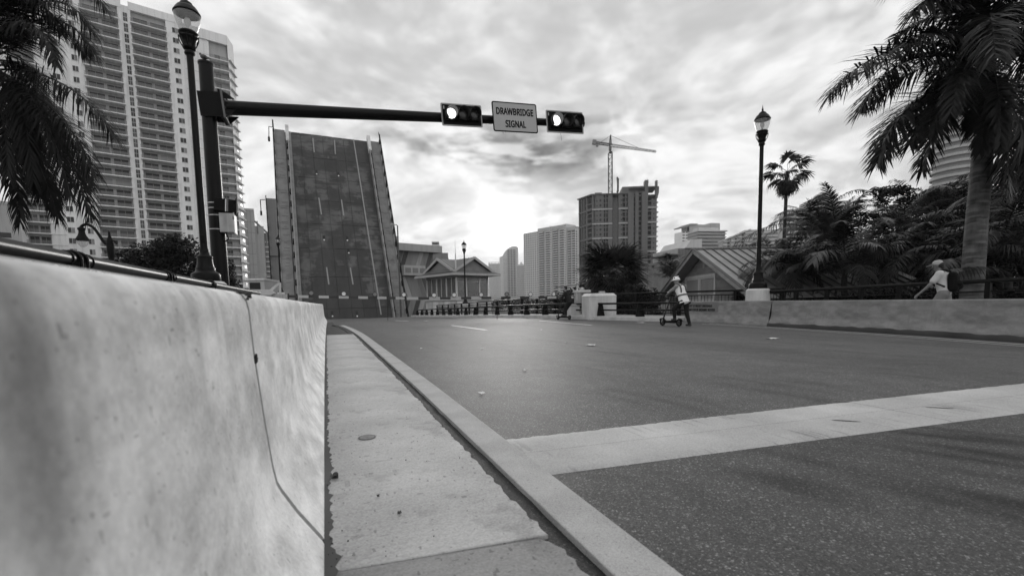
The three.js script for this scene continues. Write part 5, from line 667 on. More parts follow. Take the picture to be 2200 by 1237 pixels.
{ // unfinished concrete tower with its crane
  const t = bld('unfinished_tower', 'dark unfinished concrete tower with bare upper floors under the crane', 'tower', 1274, 600, 260, 96), X = (p) => onPlane(t, p, 560)[0], Y = (x, y) => onPlane(t, x, y)[1], C = M.concTower, fl = 2.62;
  const H1 = Y(1300, 418), H2 = Y(1360, 401), H3 = Y(1405, 426), r = rng(21);
  const pier = (a, b, h, z = 0) => obj('pier', bx(X(a), X(b), 0, h, -14, z), C, t), holes = (a, b, h, z = -0.9) => obj('dark_bay', bx(X(a) + 0.01, X(b) - 0.01, 0, h - 0.6, -14, z - 0.5), M.hole, t);
  // front: solid bays separated by open bays crossed by slab edges
  const bays = [[1273, 1275.5, 0], [1275.5, 1279.5, 1], [1279.5, 1297.5, 0], [1297.5, 1301, 1], [1301, 1303, 0], [1303, 1306.5, 1], [1306.5, 1316, 0], [1316, 1329, 2], [1329, 1333, 0], [1337.5, 1343.5, 1], [1343.5, 1346, 0], [1346, 1349, 1], [1349, 1361, 0], [1361, 1364.5, 1], [1364.5, 1371.5, 0], [1371.5, 1378, 1], [1378, 1390.5, 0], [1390.5, 1399, 1], [1399, 1410.5, 0], [1333, 1337.5, 0]];
  for (const [a, b, k] of bays) { const h = a < 1329 ? H1 : a < 1350 ? H1 + 0.5 : a < 1380 ? H2 - 3 : H3; if (k === 0) pier(a, b, h, a > 1348 && a < 1371 ? 0.8 : a >= 1378 && a < 1390 ? 1.4 : 0); else if (k === 1) holes(a, b, h); else obj('hoist_shaft', bx(X(a), X(b), 0, h - 1, -14, -3), M.concDark, t); }
  const sl = [], thick = []; for (let y = 2, j = 0; y < H1 - 1; y += fl, j++) for (const [a, b, k] of bays) if (k === 1) sl.push(bx(X(a), X(b), y, y + (a > 1370 ? 0.75 : 0.55), -2, -0.25)); stuffPart('floor_slab', sl, C, t);
  for (let y = H1 - 8.2; y > 4; y -= fl * 3) for (const [a, b] of [[1273, 1316], [1329, 1349], [1388, 1411]]) obj('belt', bx(X(a), X(b) - 0.02, y, y + 0.7, -1, 0.35), withT(0.42, T.stucco, 0.9), t);
  const op = []; for (let y = 3, j = 0; y < H1 - 3; y += fl, j++) { for (const a of [1282, 1288.5, 1334, 1403]) { const s = a === 1288.5 ? 0.75 : 0.45; op.push(bx(X(a), X(a) + s * 1.3, y, y + s * 1.7, 0.001, 0.06)); } } stuffPart('opening', op, M.hole, t);
  obj('roof_slab', bx(X(1272) - 0.3, X(1350), H1, H1 + 0.6, -14, 0.6), C, t); obj('roof_box', bx(X(1280), X(1295), H1 + 0.6, Y(1288, 410), -9, -4), C, t);
  obj('core', bx(X(1338), X(1383), H1 + 0.55, Y(1345, 399), -14, -2), C, t); obj('roof_slab', bx(X(1352), X(1411), H2 - 0.8, H2 - 0.3, -13.5, 1), C, t); obj('roof_slab', bx(X(1352), X(1413), H2 - 5.2, H2 - 4.7, -13.5, 1), C, t); obj('column', bx(X(1384), X(1391), H3, Y(1388, 388), -3, 1.42), C, t); obj('column', bx(X(1407), X(1411.5), H3, Y(1410, 388), -1.5, 0.6), C, t); obj('column', bx(X(1395), X(1397), H3, H2 - 5.2, -9, -7.5), C, t);
  for (const [a, h] of [[1387, 386], [1390, 385], [1409, 387], [1411, 391]]) obj('rebar', [rod(V(X(a), Y(a, 394), 0.6), V(X(a), Y(a, h - 1), 0.6), 0.1, 0.06, 4), rod(V(X(a) + 0.5, Y(a, 394), 0.6), V(X(a) + 0.6, Y(a, h + 1), 0.6), 0.08, 0.05, 4)], M.concDark, t);
  const jag = []; for (let k = 0; k < 24; k++) jag.push(bx(X(1410.5), X(1410.5) + 0.5 + 0.5 * r(), 4 + k * fl, 4.5 + k * fl, -3, 0)); for (let k = 0; k < 8; k++) jag.push(bx(X(1410), X(1413 + 2 * r()), H2 - 6 + r() * 6, H2 - 5.6 + r() * 6, -2, 0.5)); stuffPart('slab_edge', jag, M.concDark, t);
  // left flank, angled back, with piers and open bays
  const q = new THREE.Group(); q.name = 'left_wing'; q.position.set(X(1273), 0, 0); q.rotation.y = -1.0; t.add(q); const LW = 13;
  const qx = (f) => -LW + LW * f; for (const [a, b, k] of [[0, 0.06, 0], [0.06, 0.2, 1], [0.2, 0.26, 0], [0.26, 0.36, 1], [0.36, 0.42, 0], [0.42, 0.54, 1], [0.54, 0.64, 0], [0.64, 0.96, 1], [0.96, 1, 0]]) { if (k) obj('dark_bay', bx(qx(a), qx(b), 0, H1 - 0.8, -9, -0.8), M.hole, q); else obj('pier', bx(qx(a), qx(b), 0, H1 - 0.01, -9, 0), C, q); }
  const sl2 = []; for (let y = 2; y < H1 - 3; y += fl) { sl2.push(bx(qx(0.64), qx(0.96), y, y + 0.5, -1.5, -0.1)); sl2.push(bx(qx(0.42), qx(0.54), y, y + 0.35, -1.5, -0.3)); } stuffPart('floor_slab', sl2, C, q); for (let y = H1 - 8.2; y > 4; y -= fl * 3) obj('belt', bx(qx(0), qx(1) - 0.3, y, y + 0.7, -1, 0.2), C, q);
  obj('roof_slab', bx(qx(0) - 0.6, qx(1) - 0.1, H1 + 0.02, H1 + 0.62, -9, 0.7), C, q);
  // tower crane
  const D = 258, b = at(1312, 420, D), k = D / 1000, cr = thing('tower_crane', 'tall lattice tower crane rising over the unfinished tower', 'crane', [b.x, -3.2, b.z]); cr.rotation.y = Math.atan2(-RH.z, RH.x);
  const L = (px, py) => { const p = onPlane(cr, px, py); return V(p[0], p[1], 0); };
  const lat = (a, b, w, n, nm, rr = 0.09, taper = 1) => { const d = b.clone().sub(a), z = d.clone().normalize(), sx = Math.abs(z.y) > 0.7 ? V(1, 0, 0) : V(0, 1, 0), sy = V(0, 0, 1), P = (i, s, q) => a.clone().addScaledVector(d, i / n).addScaledVector(sx, s * w / 2 * lerp(1, taper, i / n)).addScaledVector(sy, q * w / 2), G2 = []; for (const [s, q] of [[1, 1], [1, -1], [-1, 1], [-1, -1]]) G2.push(rod(P(0, s, q), P(n, s, q), rr, rr, 4)); for (let i = 0; i < n; i++) { const f = i % 2 ? 1 : -1; G2.push(rod(P(i, f, 1), P(i + 1, -f, 1), rr * 0.6, rr * 0.6, 4), rod(P(i, f, -1), P(i + 1, -f, -1), rr * 0.6, rr * 0.6, 4), rod(P(i, 1, f), P(i + 1, 1, -f), rr * 0.6, rr * 0.6, 4), rod(P(i, -1, f), P(i + 1, -1, -f), rr * 0.6, rr * 0.6, 4), rod(P(i, -1, 1), P(i, 1, 1), rr * 0.6, rr * 0.6, 4)); } const o = obj(nm, G2, M.steelDark, cr); o.userData.kind = 'stuff'; return o; };
  const crM = M.steelDark; lat(V(0, 0, 0), L(1311.5, 328), 2.0, 44, 'lattice_mast', 0.16); lat(L(1311.5, 312), L(1410, 325.5), 1.3, 26, 'jib', 0.1, 0.55); lat(L(1311.5, 311), L(1275, 306), 1.1, 9, 'counter_jib', 0.14); lat(L(1311.5, 312), L(1312, 290), 1.2, 8, 'tower_head', 0.13, 0.2);
  obj('counterweight', [bar(L(1273, 305), L(1281, 306), 1.4, 2.4)], M.concDark, cr); obj('counterweight', bar(L(1281.5, 309), L(1286, 309.5), 1.2, 2.6), M.concDark, cr); obj('slewing_ring', [bar(L(1309, 327), L(1315, 327), 2.2, 0.8)], M.iron, cr); obj('cab', [bar(L(1308.6, 319), L(1313.5, 319), 1.6, 2.0)], M.steelDark, cr); obj('tie_bar', rod(L(1312, 291), L(1373, 318), 0.09, 0.09, 4), M.iron, cr); obj('tie_bar', rod(L(1312, 291), L(1289, 307), 0.09, 0.09, 4), M.iron, cr);
  const c2 = at(1327, 418, 262), pp = thing('placing_boom', 'short dark concrete placing boom on the unfinished tower roof', 'boom', [c2.x, c2.y, c2.z]); pp.rotation.y = cr.rotation.y; obj('mast', rod(V(0, -1, 0), V(0, 5.6, 0), 0.35, 0.3, 8), M.iron, pp); obj('boom', [bar(V(0.3, 2.2, 0), V(-0.2, 9.6, 0), 0.8, 0.7), bar(V(0.5, 9.0, 0), V(0.4, 3.4, 0.3), 0.5, 0.5)], M.iron, pp); obj('collar', bar(V(-0.6, 1.6, 0), V(0.8, 1.9, 0), 0.9, 0.6), M.iron, pp);
}
{ // hotel towers on the right
  const t = bld('hotel_tower', 'grey angular tower with a tilted roof canopy far right of the crane', 'tower', 1465, 600, 520, 75), X = (p) => onPlane(t, p, 560)[0], Y = (x, y) => onPlane(t, x, y)[1];
  tower(t, X(1465), X(1479), Y(1470, 498), 14, M.stucco); obj('wall', bx(X(1480), X(1496), 0, Y(1485, 481), -14, 0.5), M.stuccoGrey, t); obj('wall', bx(X(1496) + 0.02, X(1526), 0, Y(1505, 482), -16, -0.5), M.stuccoGrey, t); obj('wall', bx(X(1526) + 0.02, X(1546), 0, Y(1535, 479), -16, 0), M.stuccoGrey, t);
  obj('canopy', prism([[X(1463), Y(1465, 488)], [X(1481), Y(1480, 480.5)], [X(1497), Y(1497, 480.5)], [X(1497), Y(1497, 483)], [X(1464), Y(1465, 490)]], -14, 1), M.stuccoDark, t); gridPart(t, 'window', M.glassGrey, [[X(1466), X(1471)], [X(1473), X(1477)]], 3, Y(1470, 500), 3.2, 1.5, 0, 0.2); obj('slot', bx(X(1479), X(1480), 0, Y(1485, 485), -3, 0.2), M.hole, t);
  const u = bld('hotel_tower', 'banded balcony tower in front of the angular grey tower', 'tower', 1500, 600, 430, 80), XU = (p) => onPlane(u, p, 560)[0], h = onPlane(u, 1527, 497)[1]; obj('wall', bx(XU(1500), XU(1560), 0, h, -18, -1.8), M.stuccoDark, u); const fb = []; for (let y = 3; y < h; y += 3.15) fb.push(bx(XU(1499.5), XU(1528), y, y + 1.0, -17, 0), bx(XU(1528), XU(1561), y, y + 1.0, -17, -0.6)); stuffPart('balcony', fb, M.stuccoGrey, u); obj('parapet', bx(XU(1499), XU(1562), h + 0.02, h + 1.2, -18, 0.3), M.stuccoMid, u); obj('penthouse', bx(XU(1506), XU(1550), h + 1.2, h + 4.2, -14, -4), M.stuccoMid, u);
  const v = bld('hotel_tower', 'stepped pale tower with sloping roofline left of the right acorn lamp', 'tower', 1553, 600, 400, 100), XV = (p) => onPlane(v, p, 560)[0], YV = (x, y) => onPlane(v, x, y)[1]; [[1553, 1570, 514], [1570, 1585, 507], [1585, 1600, 501], [1600, 1640, 493], [1640, 1700, 492]].forEach(([a, b, y], i) => { const hh = YV((a + b) / 2, y), x0 = XV(a), x1 = XV(b) - 0.05; obj('wall', bx(x0, x1, 0, hh, -16, -1.5 + (i % 2) * 0.5), M.stuccoGrey, v); gridPart(v, 'balcony', M.stuccoMid, [[x0 + 0.3, lerp(x0, x1, 0.55)]], 2, hh - 2, 3.1, 1.1, -1.4, 0); gridPart(v, 'window', M.glass, [[lerp(x0, x1, 0.62), x1 - 0.6]], 3.6, hh - 2, 3.1, 1.5, -1.4, -0.9 + (i % 2) * 0.02); }); obj('roof_slope', prism([[XV(1552), YV(1553, 515)], [XV(1612), YV(1612, 491)], [XV(1612), YV(1612, 493.5)], [XV(1552), YV(1553, 517.5)]], -16, 0.4), M.stuccoMid, v);
  const w = bld('terraced_tower', 'terraced pale tower behind the palms right of the fan palm', 'tower', 1738, 500, 300, 105), XW = (p) => onPlane(w, p, 460)[0], YW = (x, y) => onPlane(w, x, y)[1]; [[1690, 1735, 448], [1735, 1760, 430], [1760, 1800, 416], [1800, 1830, 430]].forEach(([a, b, y]) => { const hh = YW((a + b) / 2, y), x0 = XW(a), x1 = XW(b) - 0.05; obj('wall', bx(x0, x1, 0, hh, -16, -1.6), M.stuccoGrey, w); gridPart(w, 'balcony', M.stuccoMid, [[x0, x1]], 2, hh - 1, 3.1, 1.0, -1.5, 0); gridPart(w, 'window', M.glass, [[x0 + 1, lerp(x0, x1, 0.4)], [lerp(x0, x1, 0.55), x1 - 1]], 3.4, hh - 2, 3.1, 1.5, -1.6, -1.5); }); obj('penthouse', bx(XW(1765), XW(1797), YW(1780, 417), YW(1780, 411), -14, -3), M.stuccoMid, w);
  const c = at(2052, 500, 230), e = thing('curved_tower', 'curved white balcony tower seen through the big palm fronds', 'tower', [c.x, -3.2, c.z]), H = at(2050, 225, 230).y + 3.2; obj('wall', new THREE.CylinderGeometry(9.4, 9.4, H, 40).translate(0, H / 2, 0), M.stuccoDark, e); const rg = []; for (let y = 3; y < H; y += 3.2) rg.push(new THREE.CylinderGeometry(10.6, 10.6, 1.2, 40).translate(0, y, 0)); stuffPart('balcony', rg, M.stuccoGrey, e); obj('fin', bx(-2.2, 2.6, 0, H + 2, 9, 11.2), M.stuccoMid, e);
  const lo = bld('corrugated_shed', 'low shed with ribbed walls behind the left slope of the gabled house', 'shed', 1456, 600, 62, 80), XL = (p) => onPlane(lo, p, 570)[0], hl = onPlane(lo, 1475, 533)[1]; obj('wall', bx(XL(1456), XL(1500), 0, hl, -7, 0), M.stuccoGrey, lo); for (let i = 0; i < 9; i++) { const x = lerp(XL(1456), XL(1484), i / 9); obj('rib', rb(x, x + 0.16, 0, hl - 0.05, 0.001, 0.16, 0.04), M.concDark, lo); } obj('roof', prism([[XL(1470), hl], [XL(1482), hl + 1.1], [XL(1505), hl + 1.2], [XL(1505), hl]], -7, 0.3), M.stuccoMid, lo); obj('side_shed', bx(XL(1437), XL(1456) - 0.05, 0, hl - 1.6, -6, -0.5), M.concDark, lo); obj('awning', [bx(XL(1433), XL(1457), hl - 0.9, hl - 0.75, -5, 0.5), bx(XL(1434), XL(1435), hl - 2.6, hl - 0.9, -0.1, 0.1)], M.concDark, lo);
}
{ // gabled clapboard house
  const t = bld('gabled_house', 'clapboard house with a seamed metal roof and paired gable windows', 'house', 1492, 600, 25.5, 90), k = 1;
  // local x follows the ridge to the right; the gable wall is the x = 0 plane, its base runs along z
  const ridge = at(1492, 536, 25.5).y + 3.2, E = at(1617, 631, 19.5).y + 3.2, hz = 6.15, Lx = 7.5, over = 0.45, wallX = 0.55, sl = (ridge - E) / hz;
  const Z = (z) => ridge - Math.abs(z) * sl;
  obj('gable_backing', prism([[-hz + 0.7, 0], [hz - 0.7, 0], [hz - 0.7, Z(hz - 0.7) - 0.25], [0, ridge - 0.25], [-hz + 0.7, Z(hz - 0.7) - 0.25]], 0, 0.15).rotateY(-Math.PI / 2).translate(wallX + 0.15, 0, 0), M.stuccoDark, t);
  obj('side_wall', bx(wallX, Lx, 0, Z(hz - 0.7) - 0.25, hz - 0.85, hz - 0.7), M.stuccoDark, t); obj('back_wall', [bx(wallX, Lx, 0, Z(hz - 0.7) - 0.25, -hz + 0.7, -hz + 0.85), bx(Lx - 0.1, Lx, 0, Z(hz - 0.7) - 0.25, -hz + 0.86, hz - 0.86)], M.stuccoDark, t);
  // windows first, so boards can stop at their casing
  const pl = (px, py) => { const inv = t.matrixWorld.clone().invert(), o = CAM.clone().applyMatrix4(inv), r = ray(px, py).transformDirection(inv), q = (wallX - o.x) / r.x; return [o.z + r.z * q, o.y + r.y * q]; };
  const c0 = pl(1474, 600), c1 = pl(1540, 590), zt = pl(1507, 591)[1], zb = zt - 1.55, z0 = c0[0], z1 = c1[0];
  const boards = [withT(0.2, T.wood, 0.85), withT(0.17, T.wood, 0.85), withT(0.22, T.wood, 0.85)]; let bi = 0;
  for (let y = 1.2; y < ridge - 0.5; y += 0.155) { const w = Math.min(hz - 0.75, (ridge - 0.22 - y - 0.16) / sl); if (w < 0.1) continue; const segs = y + 0.14 > zb && y < zt ? [[-w, Math.min(z0, z1) - 0.01], [Math.max(z0, z1) + 0.01, w]] : [[-w, w]]; for (const [a, b] of segs) if (b - a > 0.05) { const g = bx(-0.012, 0.0, 0, 0.16, a, b).rotateZ(0.09).translate(wallX - 0.006, y, 0); obj('board', g, boards[bi++ % 3], t); } }
  const frame = (za, zb2, ya, yb, w, x) => [bx(x - 0.06, x, ya, yb, za, za + w), bx(x - 0.06, x, ya, yb, zb2 - w, zb2), bx(x - 0.06, x, yb - w, yb, za + w, zb2 - w), bx(x - 0.07, x + 0.01, ya, ya + w, za + w, zb2 - w)];
  const lo = Math.min(z0, z1), hi = Math.max(z0, z1), mid = (lo + hi) / 2; obj('casing', frame(lo, hi, zb, zt, 0.16, wallX - 0.005), M.stuccoGrey, t); obj('mullion', bx(wallX - 0.06, wallX - 0.005, zb + 0.16, zt - 0.16, mid - 0.1, mid + 0.1), M.stuccoGrey, t);
  for (const [a, b] of [[lo + 0.17, mid - 0.11], [mid + 0.11, hi - 0.17]]) { const w = obj('window', frame(a, b, zb + 0.17, zt - 0.17, 0.06, wallX + 0.02), M.stuccoGrey, t); obj('pane', bx(wallX + 0.03, wallX + 0.04, zb + 0.2, zt - 0.2, a + 0.05, b - 0.05), new THREE.MeshPhysicalMaterial({ color: G(0.6), transmission: 0.9, roughness: 0.06, specularIntensity: 0.5, thickness: 0 }), w); for (let i = 0; i < 5; i++) obj('curtain', bx(wallX + 0.06, wallX + 0.07, zb + 0.2, zt - 0.2, lerp(a, b, i / 5) + 0.01, lerp(a, b, (i + 1) / 5) - 0.01), mat(i % 2 ? 0.04 : 0.08, 0.9), w); obj('meeting_rail', bx(wallX - 0.02, wallX + 0.029, zb + 0.42, zb + 0.48, a, b), M.stuccoGrey, w); }
  obj('attic_vent', bx(wallX - 0.05, wallX - 0.02, ridge - 1.05, ridge - 0.6, -0.14, 0.14), M.stuccoDark, t);
  // metal roof panels with standing seams, both slopes
  const roofM = withT(0.3, T.metal, 0.5, 0.001), np = 17, pw = (Lx + 0.6) / np; for (const s of [1, -1]) for (let i = 0; i < np; i++) { const x = -0.05 + i * pw, A = V(0, ridge, 0), B = V(0, Z(hz + over), s * (hz + over)), len = A.distanceTo(B), an = Math.atan2(ridge - B.y, (hz + over)); const g = bx(0.005, pw - 0.005, -0.03, 0.005 + (i % 3) * 0.002, 0, len).rotateX(an); if (s < 0) g.rotateY(Math.PI).translate(pw, 0, 0); obj('roof_panel', g.translate(x, ridge, 0), roofM, t); const h = bx(-0.022, 0.022, 0.0, 0.065, 0, len).rotateX(an); if (s < 0) h.rotateY(Math.PI); obj('seam', h.translate(x, ridge, 0), M.steelDark, t); }
  obj('ridge_cap', [bar(V(-0.12, ridge + 0.03, 0), V(Lx + 0.55, ridge + 0.03, 0), 0.3, 0.07)], M.steelGrey, t);
  for (const s of [1, -1]) { obj('bargeboard', bar(V(-0.07, Z(hz + over) - 0.1, s * (hz + over)), V(-0.07, ridge - 0.1, 0), 0.05, 0.24), withT(0.3, T.wood, 0.8), t); obj('drip_edge', bar(V(-0.11, Z(hz + over) + 0.02, s * (hz + over)), V(-0.11, ridge + 0.04, 0), 0.06, 0.05), M.steelDark, t); obj('soffit', bar(V(0.22, Z(hz + over) - 0.16, s * (hz + over)), V(0.22, ridge - 0.16, 0), 0.62, 0.02), M.stuccoDark, t); }
}
// ------------------------------------------------------------------ vegetation
function triMesh(pos) { const g = new THREE.BufferGeometry(); g.setAttribute('position', new THREE.Float32BufferAttribute(pos, 3)); g.computeVertexNormals(); g.setAttribute('uv', new THREE.BufferAttribute(new Float32Array(pos.length / 3 * 2), 2)); return g; }
const tv = (pos, ...q) => { for (const p of q) pos.push(p.x, p.y, p.z); };
// feather frond along a curve: leaflets of three joined facets, bending with their own weight
function frondGeo(pts, o, r) {
  const c = new THREE.CatmullRomCurve3(pts), pos = [], n = o.n || 70, up = V(0, 1, 0), T2 = V(), S = V(), U = V(), L = c.getLength();
  for (let i = 0; i < n; i++) {
    const t = lerp(o.t0 ?? 0.12, 1, Math.pow((i + r() * 0.6) / n, 0.92)); const P = c.getPointAt(Math.min(0.999, t)); c.getTangentAt(Math.min(0.999, t), T2); S.crossVectors(T2, up).normalize(); U.crossVectors(S, T2);
    const prof = Math.pow(Math.sin(Math.PI * clamp(0.14 + 0.78 * t)), 0.6), ang = lerp(o.a0 ?? 1.15, o.a1 ?? 0.5, t);
    for (const s of [-1, 1]) {
      const len = o.len * prof * (0.8 + 0.35 * r()), v = (o.v ?? 0.35) + (r() - 0.5) * (o.vr ?? 0.5), a = ang + (r() - 0.5) * 0.22;
      const d = T2.clone().multiplyScalar(Math.cos(a)).addScaledVector(S, s * Math.sin(a) * Math.cos(v)).addScaledVector(U, Math.sin(a) * Math.sin(v)).normalize();
      const w = (o.w || 0.028) * (0.75 + 0.5 * r()), side = V().crossVectors(d, U).normalize().lerp(T2, 0.3).normalize();
      const g = (o.droop ?? 0.35) * (0.5 + 0.9 * r()), m1 = P.clone().addScaledVector(d, len * 0.4), m2 = P.clone().addScaledVector(d, len * 0.72), e = P.clone().addScaledVector(d, len); m1.y -= g * len * 0.08; m2.y -= g * len * 0.3; e.y -= g * len * 0.72;
      const b0 = P.clone().addScaledVector(side, -w * 0.35), b1 = P.clone().addScaledVector(side, w * 0.35), c0 = m1.clone().addScaledVector(side, -w / 2), c1 = m1.clone().addScaledVector(side, w / 2), e0 = m2.clone().addScaledVector(side, -w * 0.36), e1 = m2.clone().addScaledVector(side, w * 0.36);
      tv(pos, b0, b1, c1, b0, c1, c0, c0, c1, e1, c0, e1, e0, e0, e1, e);
    }
  }
  const rw = o.rw || 0.03, N = 10; const fr = []; for (let k = 0; k <= N; k++) { const P = c.getPointAt(k / N); c.getTangentAt(Math.min(0.999, k / N), T2); S.crossVectors(T2, up).normalize(); U.crossVectors(S, T2); const q = rw * lerp(1, 0.15, k / N); fr.push([P.clone().addScaledVector(S, q), P.clone().addScaledVector(U, q * 0.8), P.clone().addScaledVector(S, -q), P.clone().addScaledVector(U, -q * 0.8)]); }
  for (let k = 0; k < N; k++) for (let j = 0; j < 4; j++) { const a = fr[k][j], b = fr[k][(j + 1) % 4], e = fr[k + 1][j], f = fr[k + 1][(j + 1) % 4]; tv(pos, a, b, f, a, f, e); }
  return triMesh(pos);
}
function trunkGeo(pts, rad, seg = 40, n = 18, ring = 0) {   // tapered trunk swept along points
  const c = new THREE.CatmullRomCurve3(pts), L = c.getLength(), pos = [], uv = [], idx = [], T2 = V(), A = V(), B = V();
  for (let k = 0; k <= seg; k++) { const t = k / seg, P = c.getPointAt(t); c.getTangentAt(t, T2); A.crossVectors(T2, V(0.02, 0, 1)).normalize(); B.crossVectors(A, T2); const R = rad(t) * (1 + ring * (k % 2 ? 1 : -1)); for (let j = 0; j <= n; j++) { const a = j / n * 2 * Math.PI; pos.push(P.x + R * (A.x * Math.cos(a) + B.x * Math.sin(a)), P.y + R * (A.y * Math.cos(a) + B.y * Math.sin(a)), P.z + R * (A.z * Math.cos(a) + B.z * Math.sin(a))); uv.push(j / n * 2, t * L); } }
  for (let k = 0; k < seg; k++) for (let j = 0; j < n; j++) { const a = k * (n + 1) + j; idx.push(a, a + 1, a + n + 1, a + 1, a + n + 2, a + n + 1); }
  const g = new THREE.BufferGeometry(); g.setAttribute('position', new THREE.Float32BufferAttribute(pos, 3)); g.setAttribute('uv', new THREE.Float32BufferAttribute(uv, 2)); g.setIndex(idx); g.computeVertexNormals(); return g;
}
function addFrond(t, pts, o, r, m = M.leaf) { const g = frondGeo(pts.map((p) => p.clone().sub(t.position)), o, r); const k = mesh(g, m); k.name = 'frond'; t.add(k); return k; }
// arching frond from a crown: azimuth, starting lift, length, how far it bends down
const arch = (c, az, el, len, bend, twist = 0, n = 6) => { const pts = [c.clone()]; let p = c.clone(), e = el, a = az; for (let i = 0; i < n; i++) { const s = len / n; p = p.clone().add(V(Math.cos(a) * Math.cos(e), Math.sin(e), Math.sin(a) * Math.cos(e)).multiplyScalar(s)); pts.push(p); e -= bend / n * (0.5 + i / n); a += twist / n; } return pts; };

{ // big feather palm on the right
  const D = 14, base = at(2088, 640, D), t = thing('royal_palm', 'huge feather palm with a thick ringed trunk behind the walker', 'palm tree', [base.x, -3.2, base.z]), r = rng(501), c = at(2116, 205, D), l = (p) => p.clone().sub(t.position);
  obj('trunk', trunkGeo([V(0, 0, 0), V(0, 2.4, 0), l(at(2098, 500, D)), l(at(2112, 330, D)), l(c)], (q) => lerp(0.33, 0.235, Math.pow(q, 0.7)) , 90, 24, 0.008), M.trunk, t, true);
  obj('crownshaft', trunkGeo([l(at(2112, 300, D)), l(at(2118, 190, D)), l(at(2122, 90, D))], (q) => lerp(0.25, 0.14, q) + 0.04 * Math.sin(q * 3), 20, 18), M.stem, t, true);
  const o = { n: 125, len: 1.0, w: 0.05, v: 0.1, vr: 1.7, droop: 0.35, rw: 0.05, a0: 1.1, a1: 0.55 };
  const F = (list, k = {}) => addFrond(t, list.map(([x, y, d]) => at(x, y, d)), { ...o, ...k }, r);
  F([[2112, 130, 14], [2010, 92, 13.3], [1905, 112, 12.8], [1830, 155, 12.5], [1782, 203, 12.4]]);
  F([[2110, 160, 14], [2020, 190, 13.1], [1950, 235, 12.7], [1905, 295, 12.5], [1886, 352, 12.4]]); F([[2110, 165, 14], [2035, 175, 13.6], [1965, 225, 13.3], [1920, 280, 13.2], [1900, 330, 13.2]]);
  F([[2112, 185, 14], [2052, 225, 13.2], [2012, 285, 13], [1990, 335, 13], [1982, 366, 13]], { len: 0.75 });
  F([[2116, 90, 14], [2060, -30, 13.6], [1985, -70, 13.3], [1905, -35, 13.1]]); F([[2116, 110, 14], [2060, 50, 14.6], [1990, 40, 15.6], [1930, 80, 16.4]]);
  F([[2120, 150, 14], [2185, 205, 13.5], [2225, 300, 13.2], [2240, 400, 13]]); F([[2120, 130, 14], [2210, 100, 13.6], [2300, 150, 13.2], [2350, 240, 13]]); F([[2118, 160, 14], [2150, 250, 13.6], [2165, 340, 13.4], [2168, 420, 13.4]], { len: 0.7 });
  F([[2118, 120, 14], [2125, 40, 12.8], [2130, 40, 11.6], [2140, 120, 10.8]]); F([[2118, 160, 14], [2105, 200, 13.2], [2095, 260, 12.9], [2098, 310, 12.9]], { len: 0.6 }); F([[2118, 110, 14], [2170, 20, 14], [2240, -40, 14.2], [2320, -40, 14.4]]); F([[2118, 140, 14], [2160, 110, 15], [2200, 130, 16.2], [2230, 200, 17]]); F([[2118, 150, 14], [2070, 120, 15], [2030, 140, 16.2], [2005, 210, 17]]);
  F([[2112, 140, 14], [2030, 120, 13.6], [1950, 130, 13.3], [1890, 175, 13.1], [1850, 235, 13]]); F([[2112, 175, 14], [2060, 190, 13], [2000, 240, 12.4], [1955, 310, 12.1]]); F([[2118, 100, 14], [2080, 0, 13], [2020, -20, 12.5], [1960, 30, 12.2]]); F([[2120, 170, 14], [2160, 200, 12.6], [2195, 270, 12], [2210, 350, 11.8]]); F([[2120, 100, 14], [2180, 20, 13], [2240, 40, 12.6], [2290, 110, 12.4]]); F([[2118, 130, 14], [2060, 80, 13], [2000, 70, 12.2], [1950, 90, 11.8]]);
  for (let i = 0; i < 11; i++) addFrond(t, arch(at(2118, 130, 14), i * 0.9 + 0.3, 0.9 - r() * 0.5, 3.4 + r(), 1.7), { ...o, n: 100 }, r);
  F([[2118, 140, 14], [2122, 190, 12.8], [2118, 260, 12.2], [2108, 325, 12.1]], { len: 0.62 }); F([[2120, 130, 14], [2140, 170, 12.6], [2150, 240, 12], [2150, 310, 11.9]], { len: 0.62 }); F([[2112, 150, 14], [2060, 175, 12.8], [2020, 230, 12], [1995, 295, 11.8]], { len: 0.8 }); F([[2118, 120, 14], [2090, 130, 12.2], [2060, 180, 11.4], [2045, 240, 11.2]], { len: 0.7 });
  obj('spear', rod(l(at(2120, 130, 14)), l(at(2128, -60, 14)), 0.05, 0.01, 8), M.stem, t);
}
